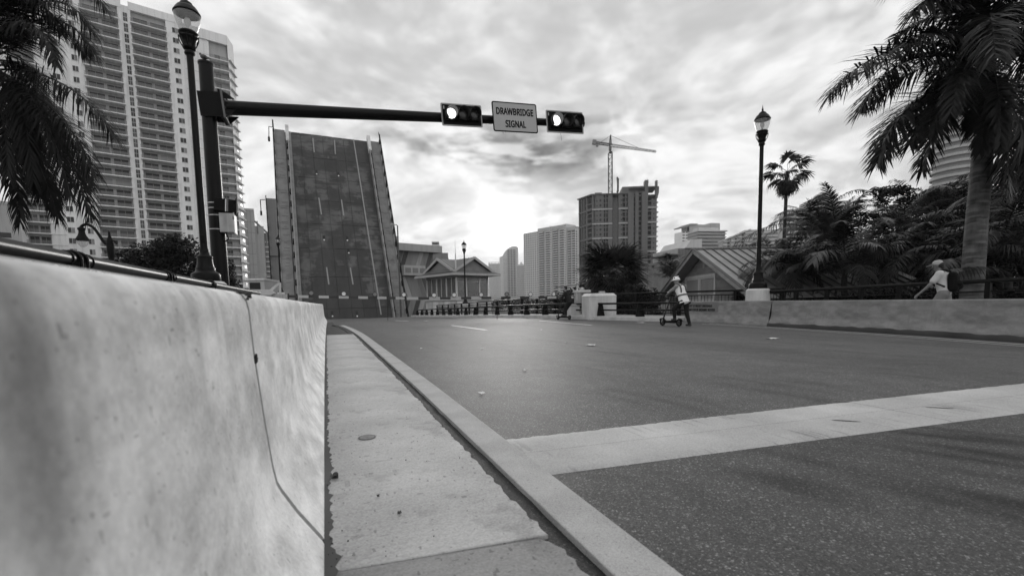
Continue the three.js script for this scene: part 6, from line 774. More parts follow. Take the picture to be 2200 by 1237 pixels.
{ // palm hanging in at the top left
  const D = 8.6, t0 = at(-70, 640, D), t = thing('feather_palm', 'feather palm hanging into the top left corner with long drooping fronds', 'palm tree', [t0.x, -3.2, t0.z]), r = rng(502), l = (p) => p.clone().sub(t.position), c = at(-45, 150, D);
  obj('trunk', trunkGeo([V(0, 0, 0), V(-0.05, 3, 0), l(at(-60, 400, D)), l(c)], (q) => lerp(0.24, 0.16, q), 60, 18, 0.01), M.trunkDark, t, true);
  const o = { n: 135, len: 0.56, w: 0.02, v: 0.05, vr: 1.7, droop: 0.6, rw: 0.028, a0: 0.95, a1: 0.45, t0: 0.16 };
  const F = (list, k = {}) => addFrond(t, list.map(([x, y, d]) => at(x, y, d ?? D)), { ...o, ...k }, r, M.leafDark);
  F([[-40, 150], [60, 152, 8.4], [150, 190, 8.2], [212, 245, 8.1], [242, 292, 8.1]]); F([[-40, 160], [50, 215, 8.3], [120, 300, 8.1], [168, 385, 8], [192, 458, 8]]);
  F([[-40, 165], [0, 250, 8.4], [25, 350, 8.2], [38, 430, 8.1], [42, 478, 8.1]], { len: 0.42 }); F([[-40, 160], [25, 230, 8.9], [75, 320, 8.9], [108, 400, 8.9], [120, 455, 8.9]], { len: 0.42 });
  F([[-40, 120], [30, 30, 8.4], [100, 2, 8.2], [160, 18, 8.1], [200, 68, 8.1]]); F([[-40, 120], [20, -50, 8.5], [110, -80, 8.4], [180, -40, 8.4], [230, 20, 8.4]]); F([[-40, 130], [10, 60, 8], [60, 50, 7.6], [105, 90, 7.4], [120, 140, 7.3]], { len: 0.42 });
  F([[-40, 140], [20, 130, 9], [70, 160, 9.3], [105, 220, 9.5], [120, 280, 9.6]]); F([[-40, 150], [30, 170, 8.1], [85, 240, 7.8], [125, 330, 7.7], [150, 420, 7.7]], { len: 0.45 }); F([[-40, 150], [-10, 200, 8], [10, 290, 7.7], [15, 380, 7.6]], { len: 0.42 });
  F([[-40, 150], [40, 185, 8.3], [110, 235, 8.0], [165, 300, 7.9], [200, 370, 7.9]]); F([[-40, 155], [20, 240, 8.2], [70, 330, 8], [105, 410, 7.9], [125, 470, 7.9]], { len: 0.45 }); F([[-40, 120], [40, 60, 8.3], [110, 40, 8.1], [170, 70, 8], [205, 120, 8]], { len: 0.46 }); F([[-40, 140], [10, 160, 8], [45, 230, 7.8], [60, 310, 7.7], [70, 390, 7.7]], { len: 0.46 }); F([[-40, 110], [0, 20, 8.2], [50, -10, 8], [100, 20, 7.9], [130, 70, 7.9]], { len: 0.46 });
  F([[-40, 140], [-90, 180], [-120, 280], [-130, 380]]); F([[-40, 120], [-100, 20], [-180, 0], [-250, 60]]); F([[-40, 150], [40, 190, 8.9], [110, 250, 9], [165, 330, 9.1], [195, 400, 9.1]], { len: 0.42 }); F([[-40, 135], [40, 95, 8.7], [100, 60, 8.9], [150, 75, 9], [185, 120, 9]], { len: 0.42 }); F([[-40, 110], [-10, 0, 8.2], [30, -60, 8], [70, -70, 8]]);
  F([[-40, 155], [10, 180, 8.6], [50, 260, 8.5], [75, 350, 8.5], [85, 420, 8.5]], { len: 0.45 }); F([[-40, 145], [30, 140, 8.6], [80, 190, 8.5], [115, 260, 8.5], [135, 330, 8.5]], { len: 0.45 }); F([[-40, 130], [10, 90, 8.6], [50, 20, 8.7], [85, -20, 8.8]], { len: 0.45 });
}
// coconut and areca palms in the garden behind the right-hand rail
const CO = { n: 46, len: 0.74, w: 0.044, v: -0.05, vr: 0.45, droop: 0.55, rw: 0.032, a0: 1.2, a1: 0.5 };
function gardenPalm(name, label, px, py, D, seed, o = {}) {
  const c = at(px, py, D), r = rng(seed), t = thing(name, label, 'palm tree', [c.x, -3.2, c.z]); const h = c.y + 3.2, k = o.k || 1, nF = o.nf || 16;
  obj('trunk', trunkGeo([V(o.lean || 0.2, 0, 0.1), V((o.lean || 0.2) * 0.6, h * 0.4, 0.05), V(0, h, 0)], (q) => lerp(0.17, 0.1, q) * k, 24, 12, 0.02), M.trunkDark, t, true);
  const ps = []; for (let i = 0; i < nF; i++) { const az = i * 2.399 + r() * 0.4, el = (o.el0 ?? 1.25) - (i / nF) * (o.els ?? 1.1) + (r() - 0.5) * 0.2; ps.push(arch(c, az, el, (o.len || 2.8) * (0.8 + 0.4 * r()), o.bend ?? 1.8, (r() - 0.5) * 0.5)); }
  for (const q of o.fronds || []) ps.push(q.map(([x, y, d]) => at(x, y, d)));
  ps.forEach((p, i) => addFrond(t, p, { ...CO, n: o.n || 46, len: CO.len * k, ...(o.o || {}) }, r, i % 3 === 0 ? M.leafHighlight : M.leaf)); return t;
}
gardenPalm('coconut_palm', 'arching coconut palm just right of the acorn lamp pedestal', 1700, 585, 20.5, 601, { len: 2.3, fronds: [[[1690, 600, 20], [1668, 565, 19.6], [1690, 545, 19.2], [1735, 565, 19], [1765, 610, 19]], [[1700, 590, 20], [1660, 560, 20], [1625, 575, 20], [1605, 615, 20]]] });
gardenPalm('coconut_palm', 'coconut palm with a pale curling frond left of the tree gap', 1815, 590, 19, 602, { len: 3.0, el0: 1.35, bend: 2.0, fronds: [[[1830, 610, 18.5], [1850, 540, 18], [1890, 512, 18], [1905, 545, 18], [1895, 605, 18]], [[1800, 600, 18], [1740, 545, 18], [1690, 535, 18], [1655, 560, 18]]] });
gardenPalm('coconut_palm', 'dense coconut palm in the middle of the garden behind the rail', 1900, 580, 21, 603, { len: 3.1, el0: 1.4 });
gardenPalm('coconut_palm', 'coconut palm whose fronds spread left of the walker', 1985, 570, 19, 604, { len: 3.0, fronds: [[[2000, 560, 19], [1960, 520, 18.5], [1900, 530, 18], [1850, 590, 18]], [[2000, 560, 19], [1950, 545, 17.5], [1915, 580, 17], [1890, 620, 17]]] });
gardenPalm('coconut_palm', 'coconut palm spreading over the pipe rail right of the walker', 2150, 545, 16.5, 605, { len: 2.9, fronds: [[[2180, 600, 15], [2120, 572, 14.2], [2065, 578, 13.8], [2030, 600, 13.6]], [[2140, 590, 15], [2180, 565, 14.5], [2230, 590, 14.2], [2260, 640, 14]]] });
gardenPalm('coconut_palm', 'tall back coconut palm above the others near the terraced tower', 1760, 500, 25, 606, { len: 3.2, fronds: [[[1745, 500, 24], [1700, 480, 23], [1640, 490, 22.5], [1580, 522, 22.5]], [[1750, 495, 24], [1740, 450, 23.6], [1750, 425, 23.4], [1765, 418, 23.4]]] });
gardenPalm('coconut_palm', 'back coconut palm left of the thick ringed trunk', 1945, 500, 26, 607, { len: 3.3, el0: 1.4 }); gardenPalm('coconut_palm', 'dark coconut palm filling the right edge of the photo', 2215, 430, 19, 608, { len: 3.4, nf: 20 }); gardenPalm('coconut_palm', 'low coconut palm in front of the thick ringed trunk', 2075, 590, 16.8, 609, { len: 2.6 }); gardenPalm('coconut_palm', 'coconut palm behind the gabled house roof', 1655, 560, 33, 610, { len: 3.2, nf: 14 });
gardenPalm('areca_palm', 'slender areca palm between the unfinished tower and the gabled house', 1442, 600, 37, 611, { len: 2.6, nf: 13, k: 1.1, el0: 1.4, els: 0.9, bend: 1.5, n: 44 });
gardenPalm('coconut_palm', 'bushy coconut palm at the far right behind the parapet', 2255, 545, 15, 612, { len: 2.8 }); gardenPalm('coconut_palm', 'short coconut palm behind the lamp pedestal and rail', 1745, 600, 23, 613, { len: 2.6 }); gardenPalm('coconut_palm', 'shaggy coconut palm centre back under the broad-leaved tree', 1850, 540, 24, 614, { len: 3.1 }); gardenPalm('coconut_palm', 'coconut palm with upright fronds right of the terraced tower', 1795, 530, 22, 615, { len: 2.8, el0: 1.5, els: 0.8, bend: 1.2 });

// fan palms
function fanLeaf(r, blades, rad, width, pet, droop) {   // hub at the end of a stalk along +x
  const pos = []; const hub = V(pet, 0, 0); for (let k = 0; k < 4; k++) { const a = k * Math.PI / 2, b = (k + 1) * Math.PI / 2, w = 0.018; tv(pos, V(0, w * Math.cos(a), w * Math.sin(a)), V(0, w * Math.cos(b), w * Math.sin(b)), V(pet, 0, 0)); }
  for (let i = 0; i < blades; i++) { const a = lerp(-2.25, 2.25, i / (blades - 1)) + (r() - 0.5) * 0.06, len = rad * (1 - 0.28 * Math.abs(a) / 2.25) * (0.88 + 0.2 * r()), d = V(Math.cos(a), (r() - 0.5) * 0.22, Math.sin(a)).normalize(), s = V(-Math.sin(a), 0, Math.cos(a)), w = width * (0.8 + 0.4 * r()); const m = hub.clone().addScaledVector(d, len * 0.55), e = hub.clone().addScaledVector(d, len); m.y -= droop * len * 0.1; e.y -= droop * len * (0.45 + 0.5 * r()); tv(pos, hub, m.clone().addScaledVector(s, w), m.clone().addScaledVector(s, -w), m.clone().addScaledVector(s, w), e, m.clone().addScaledVector(s, -w)); }
  return triMesh(pos);
}
function fanPalm(name, label, px, py, D, seed, n, rad, pet, o = {}) {
  const c = at(px, py, D), r = rng(seed), t = thing(name, label, 'palm tree', [c.x, -3.2, c.z]), h = c.y + 3.2; obj('trunk', trunkGeo([V(o.lean || 0, 0, 0), V((o.lean || 0) * 0.5, h * 0.5, 0), V(0, h, 0)], (q) => lerp(o.r || 0.22, (o.r || 0.22) * 0.72, q), 40, 14, 0.015), M.trunkDark, t, true);
  const vars = Array.from({ length: 5 }, () => fanLeaf(r, o.blades || 34, rad, o.w || 0.03, pet, o.droop ?? 0.5)); const q = new THREE.Quaternion(), e = new THREE.Euler();
  for (let i = 0; i < n; i++) { const k = mesh(vars[i % 5], i % 5 === 1 ? M.leafHighlight : M.leafDark); k.name = 'fan_leaf'; const el = (o.el0 ?? 1.35) - (o.els ?? 2.0) * Math.pow(i / n, 0.9); k.position.set(0, h - 0.1 * (i / n), 0); k.rotation.set(0, -(i * 2.399 + r() * 0.3), el, 'YZX'); k.rotateX((r() - 0.5) * 0.8); k.rotateZ(-0.35); t.add(k); }
  if (o.skirt) { const sk = []; for (let i = 0; i < 14; i++) { const a = i * 2.399; sk.push(rod(V(0.15 * Math.cos(a), h - 0.2, 0.15 * Math.sin(a)), V(0.3 * Math.cos(a), h - 1.1 - 0.5 * r(), 0.3 * Math.sin(a)), 0.03, 0.01, 4)); } obj('dead_leaf_skirt', sk, M.trunkDark, t).userData.kind = 'stuff'; }
  return t;
}
fanPalm('fan_palm', 'big round fan palm in front of the unfinished tower', 1316, 588, 30, 701, 96, 1.5, 1.35, { w: 0.04, blades: 36, droop: 0.35, els: 2.5 });
fanPalm('fan_palm', 'lone tall fan palm on a thin trunk right of the acorn lamp', 1692, 368, 46, 702, 21, 1.15, 1.45, { w: 0.08, blades: 24, droop: 0.85, els: 2.6, r: 0.2, skirt: true, lean: -0.3 });
fanPalm('fan_palm', 'low fan palm beside the lamp pedestal in front of the metal roof', 1618, 640, 21, 703, 16, 0.7, 0.5, { w: 0.02, els: 1.1 });
// broad-leaved crowns out of many separate leaves on real limbs
function crownGeo(clumps, n, size, r) {
  const pos = [], vol = clumps.map(([, , , a, b, c]) => Math.pow(a * b * c, 0.75)), tot = vol.reduce((a, b) => a + b, 0); const ax = V(), bx2 = V(), q = V();
  clumps.forEach(([x, y, z, a, b, c], i) => { const m = Math.round(n * vol[i] / tot); for (let k = 0; k < m; k++) { ax.set(r() - 0.5, r() - 0.5, r() - 0.5).normalize(); const R = Math.pow(r(), 0.45) * (0.8 + 0.35 * vn(ax.x * 3 + i * 7 + 40, ax.y * 3 + ax.z * 2 + 40)); q.set(x + ax.x * a * R, y + ax.y * b * R, z + ax.z * c * R); const s = size * (0.6 + 0.8 * r()); ax.set(r() - 0.5, (r() - 0.5) * 0.6 - 0.1, r() - 0.5).normalize().multiplyScalar(s); bx2.set(r() - 0.5, r() - 0.3, r() - 0.5).cross(ax).normalize().multiplyScalar(s * 0.42); const A = q.clone().sub(ax), B = q.clone().add(bx2), C = q.clone().add(ax), E = q.clone().sub(bx2); tv(pos, A, B, C, A, C, E); } });
  return triMesh(pos);
}
function leafTree(name, label, cat, px, py, D, clumps, n, size, seed, limbs = true) {   // clumps in metres around the crown centre
  const c = at(px, py, D), r = rng(seed), t = thing(name, label, cat, [c.x, -3.2, c.z]), h = c.y + 3.2; t.rotation.y = Math.atan2(-RH.z, RH.x);
  if (limbs) { obj('trunk', trunkGeo([V(0.1, 0, 0), V(0, h * 0.45, 0.05), V(0.05, h * 0.75, 0)], (q) => lerp(0.24, 0.13, q), 16, 12), M.bark, t, true); clumps.forEach(([x, y, z]) => obj('limb', trunkGeo([V(0.03, h * 0.6, 0), V(x * 0.4, h * 0.75 + y * 0.3, z * 0.4), V(x * 0.9, h + y * 0.9, z * 0.9)], (q) => lerp(0.09, 0.02, q), 8, 7), M.bark, t, true)); }
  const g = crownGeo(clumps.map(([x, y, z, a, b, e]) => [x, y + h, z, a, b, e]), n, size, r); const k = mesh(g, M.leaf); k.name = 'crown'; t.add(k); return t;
}
leafTree('broadleaf_tree', 'dark bushy tree below the white tower left of the signal mast', 'tree', 335, 560, 25, [[0, 0, 0, 1.5, 1.1, 1.5], [1.3, 0.5, 0.2, 1.1, 1.0, 1.2], [-1.2, -0.1, 0, 1.1, 0.8, 1.2], [0.5, 0.7, -0.5, 1.0, 0.75, 1], [2.0, -0.5, 0, 0.8, 1.2, 1], [-2.1, -0.55, 0, 0.7, 0.6, 0.8], [0, -1.0, 0.3, 2.4, 0.7, 1.4]], 15000, 0.085, 801);
leafTree('shrub', 'thin leafy shrub peeping out right of the signal mast', 'shrub', 492, 590, 27, [[0, 0, 0, 0.35, 1.0, 0.4], [0.1, -0.8, 0, 0.5, 0.7, 0.5]], 1500, 0.07, 802, false);
leafTree('broadleaf_tree', 'airy broad-leaved tree with a branch reaching left behind the palms', 'tree', 1985, 440, 30, [[0, 0, 0, 2.0, 0.9, 1.6], [-2.0, 0.9, 0, 1.5, 0.35, 0.9], [-2.9, 0.35, 0.3, 0.5, 0.6, 0.6], [1.6, 0.5, 0, 1.5, 0.9, 1.4], [0.5, -1.6, 0, 2.8, 1.1, 1.8], [-2.2, -0.9, 0, 1.1, 0.5, 1], [3.0, -0.3, 0, 1.4, 1.3, 1.4]], 16000, 0.11, 803);
leafTree('broadleaf_tree', 'dark broad-leaved tree at the right edge under the big palm crown', 'tree', 2180, 400, 22, [[0, 0, 0, 1.3, 1.0, 1.3], [-0.7, -1.1, 0, 1.1, 0.9, 1.1], [0.7, 0.9, 0, 1.1, 0.8, 1], [0.2, -2.2, 0, 1.6, 1.2, 1.3]], 12000, 0.09, 804);
const bush = (label, px, py, D, cl, n, s, seed) => leafTree('bush', label, 'bush', px, py, D, cl, n, s, seed, false);
bush('dark bush below the fan palm behind the kerb rail', 1330, 640, 28.5, [[0, -0.3, 0, 1.6, 1.1, 1], [-1.4, -0.8, 0, 1.0, 1.0, 0.8], [1.4, -0.3, 0, 1.1, 0.9, 0.8], [0, -2.2, 0, 2.6, 1.6, 1.0]], 9000, 0.09, 811); bush('dark bush between the fan palm and the worker', 1392, 636, 26, [[0, -0.2, 0, 0.8, 0.7, 0.8], [-0.7, 0.3, 0, 0.7, 0.5, 0.6], [0, -2.0, 0, 1.5, 1.6, 1]], 6000, 0.08, 812); bush('dark bush behind the scooter rider and gate arm', 1205, 640, 31, [[0, -0.3, 0, 1.0, 0.8, 0.8], [1.2, 0.1, 0, 0.9, 0.8, 0.8], [0.3, -2, 0, 2.0, 1.5, 1]], 5500, 0.09, 813);
[[1690, 21, 814, 'leafy hedge clump right of the lamp pedestal'], [1790, 19.5, 815, 'dark hedge clump under the curling pale frond'], [1885, 18.5, 816, 'dark hedge clump in the middle of the garden'], [1975, 17.5, 817, 'dark hedge clump left of the walker'], [2075, 16.2, 818, 'dark hedge clump right behind the walker'], [2175, 15.3, 819, 'dark hedge clump at the right edge behind the rail'], [1560, 21.5, 820, 'low spiky shrubbery in front of the gabled house']].forEach(([px, D, seed, label], i) => bush(label, px, i === 6 ? 655 : 640, D, i === 6 ? [[0, -0.3, 0, 1.2, 0.35, 0.5]] : [[0, -0.35, 0, 1.0, 0.75, 0.8], [0.9, -0.6, 0, 0.9, 0.8, 0.7], [-0.9, -0.5, 0, 0.9, 0.8, 0.7], [0, -2.2, 0, 1.8, 1.6, 0.8]], 6500, 0.085, seed));
bush('tall dark foliage wall behind the thick ringed trunk', 2120, 560, 25, [[0, 0, 0, 2.2, 2.2, 1.2], [2.5, 0, 0, 1.8, 2.4, 1.2], [0, -2.8, 0, 3, 1.8, 1.2]], 12000, 0.11, 831); bush('tall dark foliage wall in the back centre of the garden', 1930, 575, 28, [[0, 0, 0, 2.4, 1.8, 1.2], [-2.6, -0.5, 0, 1.8, 1.6, 1.2], [2.2, 0, 0, 1.6, 1.8, 1.2], [0, -2.6, 0, 4, 1.6, 1.2]], 13000, 0.12, 832); bush('dark foliage at the back beside the lamp right of the metal roof', 1720, 600, 30, [[0, 0, 0, 2.4, 1.0, 1.2], [-1.8, -0.6, 0, 1.5, 1.0, 1.2], [0, -2.0, 0, 3, 1.6, 1.2]], 8000, 0.11, 833); bush('low dark waterside scrub behind the far end of the fence', 1120, 672, 40, [[0, -0.6, 0, 2.2, 0.8, 0.8], [-2.4, -0.8, 0, 1.8, 0.7, 0.8], [2.0, -0.4, 0, 1.6, 0.9, 0.8], [0, -1.8, 0, 4.5, 1.0, 0.8]], 7000, 0.1, 834);
{ const r = rng(840), cl = []; for (let i = 0; i < 90; i++) { const a = lerp(-1.3, 1.25, i / 89), D = 150 + 25 * r(); cl.push([D * Math.sin(a) + 20, -0.4 + r() * 1.2, -D * Math.cos(a), 4 + 3 * r(), 2.2 + r(), 3]); } const k = mesh(crownGeo(cl, 26000, 0.55, r), M.leaf); k.name = 'treeline'; scene.add(k); tag(k, 'far dark line of trees along the opposite river bank', 'treeline', null, 'stuff'); }
{ // banana-like plant with broad paddle leaves near the rider
  const c = at(1210, 650, 36), t = thing('banana_plant', 'cluster of broad paddle leaves left of the round fan palm', 'plant', [c.x, -3.2, c.z]), r = rng(821); t.rotation.y = Math.atan2(-RH.z, RH.x); const h0 = 2.2;
  const paddle = (bx0, az, len, w, tilt) => { const pos = [], N = 9, P = (k, s) => { const u = k / N, wd = w * Math.pow(Math.sin(Math.PI * clamp(0.06 + 0.9 * u)), 0.55) * s, bend = tilt * u * u; return V(bx0 + Math.sin(az) * len * u * (0.25 + bend) + wd * Math.cos(az), h0 + len * u * (1 - 0.25 * bend), Math.cos(az * 2) * len * 0.15 * u + Math.abs(s) * 0.06); }; for (let k = 0; k < N; k++) for (const s of [-1, 1]) { const a = P(k, 0), b = P(k, s), d = P(k + 1, 0), e = P(k + 1, s * (r() < 0.2 ? 0.7 : 1)); tv(pos, a, b, e, a, e, d); } return triMesh(pos); };
  for (let i = 0; i < 9; i++) { const g = paddle((r() - 0.5) * 1.6, (i - 4) * 0.32, 1.6 + r() * 0.8, 0.28 + 0.1 * r(), 0.5 + r()); const k = mesh(g, i % 3 ? M.leaf : M.leafHighlight); k.name = 'leaf'; t.add(k); obj('stem', rod(V((i - 4) * 0.2, 0, 0), V((i - 4) * 0.18, h0 + 0.2, 0), 0.07, 0.04, 7), M.stem, t); }
}
// ------------------------------------------------------------------ people: one smooth surface from tapered capsules
function blob(caps, cell, k = 0.03, grow = 0) {
  const lo = V(9, 9, 9), hi = V(-9, -9, -9); for (const [a, b, ra, rb2] of caps) for (const [p, q] of [[a, ra], [b, rb2 ?? ra]]) for (const ax of ['x', 'y', 'z']) { lo[ax] = Math.min(lo[ax], p[ax] - q - grow - 3 * cell - 0.01); hi[ax] = Math.max(hi[ax], p[ax] + q + grow + 3 * cell + 0.01); }
  const ext = Math.max(hi.x - lo.x, hi.y - lo.y, hi.z - lo.z), N = Math.min(200, Math.ceil(ext / cell) + 4), cs = ext / (N - 4), mc = new MarchingCubes(N, M.black, false, false, 120000), F = new Float32Array(N * N * N).fill(0.3);
  const o = V((lo.x + hi.x) / 2, (lo.y + hi.y) / 2, (lo.z + hi.z) / 2), half = N / 2;
  for (const [a, b, ra, rb0] of caps) {
    const rB = rb0 ?? ra, R = Math.max(ra, rB) + grow + k * 2 + cs * 2, f = (v, ax) => Math.round((v - o[ax]) / cs + half), cl = (v) => clamp(v, 1, N - 2);
    const x0 = cl(f(Math.min(a.x, b.x) - R, 'x')), x1 = cl(f(Math.max(a.x, b.x) + R, 'x')), y0 = cl(f(Math.min(a.y, b.y) - R, 'y')), y1 = cl(f(Math.max(a.y, b.y) + R, 'y')), z0 = cl(f(Math.min(a.z, b.z) - R, 'z')), z1 = cl(f(Math.max(a.z, b.z) + R, 'z'));
    const dx = b.x - a.x, dy = b.y - a.y, dz = b.z - a.z, L2 = dx * dx + dy * dy + dz * dz || 1e-9;
    for (let z = z0; z <= z1; z++) for (let y = y0; y <= y1; y++) for (let x = x0; x <= x1; x++) { const px = (x - half) * cs + o.x - a.x, py = (y - half) * cs + o.y - a.y, pz = (z - half) * cs + o.z - a.z, t = clamp((px * dx + py * dy + pz * dz) / L2), d = Math.hypot(px - dx * t, py - dy * t, pz - dz * t) - lerp(ra, rB, t) - grow, q = (z * N + y) * N + x, e = F[q], h = clamp(0.5 + 0.5 * (e - d) / k); F[q] = lerp(e, d, h) - k * h * (1 - h); }
  }
  for (let i = 0; i < F.length; i++) mc.field[i] = -F[i]; mc.isolation = 0; mc.update();
  const n = mc.count, pos = new Float32Array(n * 3); for (let i = 0; i < n; i++) { pos[i * 3] = mc.positionArray[i * 3] * half * cs + o.x; pos[i * 3 + 1] = mc.positionArray[i * 3 + 1] * half * cs + o.y; pos[i * 3 + 2] = mc.positionArray[i * 3 + 2] * half * cs + o.z; }
  let g = new THREE.BufferGeometry(); g.setAttribute('position', new THREE.BufferAttribute(pos, 3)); g = mergeVertices(g, 1e-4);
  let vol = 0; const P = g.attributes.position, I = g.index.array, A = V(), B = V(), C = V(); for (let i = 0; i < I.length; i += 3) { A.fromBufferAttribute(P, I[i]); B.fromBufferAttribute(P, I[i + 1]); C.fromBufferAttribute(P, I[i + 2]); vol += A.dot(B.cross(C)); } if (vol < 0) for (let i = 0; i < I.length; i += 3) { const q = I[i]; I[i] = I[i + 1]; I[i + 1] = q; }
  g.computeVertexNormals(); g.setAttribute('uv', new THREE.BufferAttribute(new Float32Array(P.count * 2), 2)); return g.toNonIndexed();
}
const v3 = (a) => V(a[0], a[1], a[2]);
// a figure facing +x; J holds the joints; s = -1 is its right side (+z)
function figure(t, J, tone) {
  const j = {}; for (const k in J) j[k] = v3(J[k]); const caps = { torso: [], legs: [], arms: [], neck: [] };
  const hipW = 0.09, shW = 0.175, mid = j.hip.clone().lerp(j.chest, 0.5);
  for (const s of [-1, 1]) { const hp = j.hip.clone().add(V(0, -0.02, s * hipW)), sh = j.chest.clone().add(V(0, 0.06, s * shW)), ks = s < 0 ? 'L' : 'R';
    caps.legs.push([hp, j['knee' + ks], 0.095, 0.062], [j['knee' + ks], j['foot' + ks].clone().add(V(-0.03, 0.08, 0)), 0.062, 0.042]); caps.arms.push([sh, j['elbow' + ks], 0.055, 0.043], [j['elbow' + ks], j['hand' + ks], 0.042, 0.028]);
    caps.torso.push([j.hip.clone().add(V(0, 0, s * 0.06)), mid.clone().add(V(0.01, 0, s * 0.055)), 0.108, 0.1], [mid.clone().add(V(0.01, 0, s * 0.055)), j.chest.clone().add(V(0.01, -0.02, s * 0.085)), 0.1, 0.106], [j.chest.clone().add(V(0, 0.0, s * 0.09)), sh, 0.1, 0.068]); }
  const nk = j.chest.clone().add(V(0, 0.1, 0)); caps.neck.push([nk, j.head.clone().add(V(-0.02, -0.07, 0)), 0.062, 0.054]);
  const hd = j.head, fw = v3(J.look || [1, -0.1, 0]).normalize(), hu = V(0, 1, 0).addScaledVector(fw, -fw.y).normalize(), hs = V().crossVectors(fw, hu), H = (a, b, c) => hd.clone().addScaledVector(fw, a).addScaledVector(hu, b).addScaledVector(hs, c);
  const head = [[H(-0.02, 0.035, 0), H(0.01, 0.04, 0), 0.086, 0.08], [H(0.02, -0.02, 0), H(0.045, -0.075, 0), 0.066, 0.038], [H(0.088, 0.012, 0), H(0.102, -0.018, 0), 0.009, 0.013], [H(0.07, 0.03, 0.03), H(0.07, 0.03, -0.03), 0.016, 0.016], [H(0.072, -0.052, 0.016), H(0.072, -0.052, -0.016), 0.009, 0.009]]; for (const s of [-1, 1]) head.push([H(-0.01, 0.02, s * 0.078), H(-0.015, -0.015, s * 0.076), 0.014, 0.01]);
  const hands = []; for (const ks of ['L', 'R']) { const w = j['hand' + ks], e = j['elbow' + ks], d = w.clone().sub(e).normalize(), s = ks === 'L' ? -1 : 1, side = V().crossVectors(d, V(0, 1, 0)).normalize(), dn = V().crossVectors(side, d).multiplyScalar(-1), g = (J.grip ?? 1); const c = [[w, w.clone().addScaledVector(d, 0.07), 0.026, 0.028]]; for (let f = 0; f < 4; f++) { const l = [0.036, 0.042, 0.04, 0.03][f], b = w.clone().addScaledVector(d, 0.078).addScaledVector(side, (f - 1.5) * 0.019), m = b.clone().addScaledVector(d, l * (1 - 0.4 * g)).addScaledVector(dn, l * 0.6 * (0.3 + 0.7 * g)), e2 = m.clone().addScaledVector(dn, l * 0.9).addScaledVector(d, -l * 0.5 * g); c.push([b, m, 0.0095, 0.009], [m, e2, 0.009, 0.0075]); } const tb = w.clone().addScaledVector(d, 0.03).addScaledVector(side, -s * 0.026), tm = tb.clone().addScaledVector(d, 0.03).addScaledVector(side, -s * 0.022).addScaledVector(dn, 0.012); c.push([tb, tm, 0.013, 0.011], [tm, tm.clone().addScaledVector(d, 0.028).addScaledVector(dn, 0.018), 0.0105, 0.009]); hands.push(c); }
  const skin = mat(tone, 0.55); obj('body', [blob([...caps.torso, ...caps.legs, ...caps.arms, ...caps.neck, head[0]], 0.014, 0.035, -0.006), blob([...head, [hd.clone().add(V(-0.02, -0.12, 0)), H(-0.01, -0.02, 0), 0.05, 0.05]], 0.0055, 0.014), ...hands.map((c) => blob(c, 0.005, 0.008))], skin, t, true);
  for (const s of [-1, 1]) obj('eye', new THREE.SphereGeometry(0.011, 10, 8).translate(...H(0.082, 0.018, s * 0.03).toArray()), M.white, t);
  return { caps, j, H, fw, hu, hs, head };
}
function shoes(t, j, m) { for (const k of ['L', 'R']) { const f = j['foot' + k]; obj('shoe', blob([[f.clone().add(V(-0.06, 0.045, 0)), f.clone().add(V(0.1, 0.035, 0)), 0.045, 0.036], [f.clone().add(V(-0.04, 0.09, 0)), f.clone().add(V(-0.03, 0.05, 0)), 0.046, 0.046]], 0.009, 0.02), m, t, true); } }
function scooter(name, label, p, turn, R, wb, stemTop, bw) {
  const t = thing(name, label, 'scooter', p, turn), rk = 0.13 * R / 0.12;
  for (const x of [0, -wb]) { const w = obj('wheel', new THREE.TorusGeometry(R * 0.78, R * 0.22, 10, 26).translate(x, R, 0), M.tyre, t); obj('hub', disc(R * 0.5, 0.05, 18).translate(x, R, 0), M.iron, w); }
  obj('deck', rb(-wb + R * 0.7, -R * 1.3, R * 0.85, R * 0.85 + 0.075, -0.085, 0.085, 0.03), M.black, t); obj('grip_mat', rb(-wb + R * 0.9, -R * 1.6, R * 0.85 + 0.076, R * 0.85 + 0.084, -0.07, 0.07, 0.003), M.blackMatte, t); obj('side_trim', bx(-wb + R * 1.4, -R * 2, R * 0.95, R * 0.95 + 0.02, 0.0855, 0.09), M.galv, t);
  const S = v3(stemTop); obj('stem', rod(V(-R * 0.25, R * 1.9, 0), S, 0.028, 0.021, 12), M.iron, t); obj('neck', rod(V(-R * 1.6, R * 0.95, 0), V(-R * 0.2, R * 2.0, 0), 0.035, 0.03, 10), M.black, t); for (const s of [-1, 1]) obj('fork', bar(V(-R * 0.25, R * 1.95, s * 0.05), V(0, R, s * 0.05), 0.02, 0.035), M.galv, t);
  obj('handlebar', rod(S.clone().add(V(0, 0, -bw)), S.clone().add(V(0, 0, bw)), 0.013, 0.013, 10), M.black, t); for (const s of [-1, 1]) obj('grip', rod(S.clone().add(V(0, 0, s * bw)), S.clone().add(V(0, 0, s * (bw - 0.11))), 0.018, 0.018, 10), M.tyre, t); obj('display', rb(S.x - 0.04, S.x + 0.03, S.y, S.y + 0.05, -0.04, 0.04, 0.01), M.black, t); obj('headlight', disc(0.03, 0.04, 14).rotateY(Math.PI / 2).translate(S.x + 0.05, S.y - 0.1, 0), M.glassGrey, t);
  for (const x of [0, -wb]) obj('fender', new THREE.TorusGeometry(R * 1.12, 0.012, 4, 16, 1.5).scale(1, 1, 4).rotateZ(x ? 1.3 : 0.5).translate(x, R, 0), M.black, t); return t;
}
const faceAlong = (px, py, f) => { const r = ray(px, py); const vd = V(r.x, 0, r.z).normalize(), left = V(vd.z, 0, -vd.x); const d = vd.clone().multiplyScalar(Math.cos(f)).addScaledVector(left, Math.sin(f)); return Math.atan2(-d.z, d.x); };
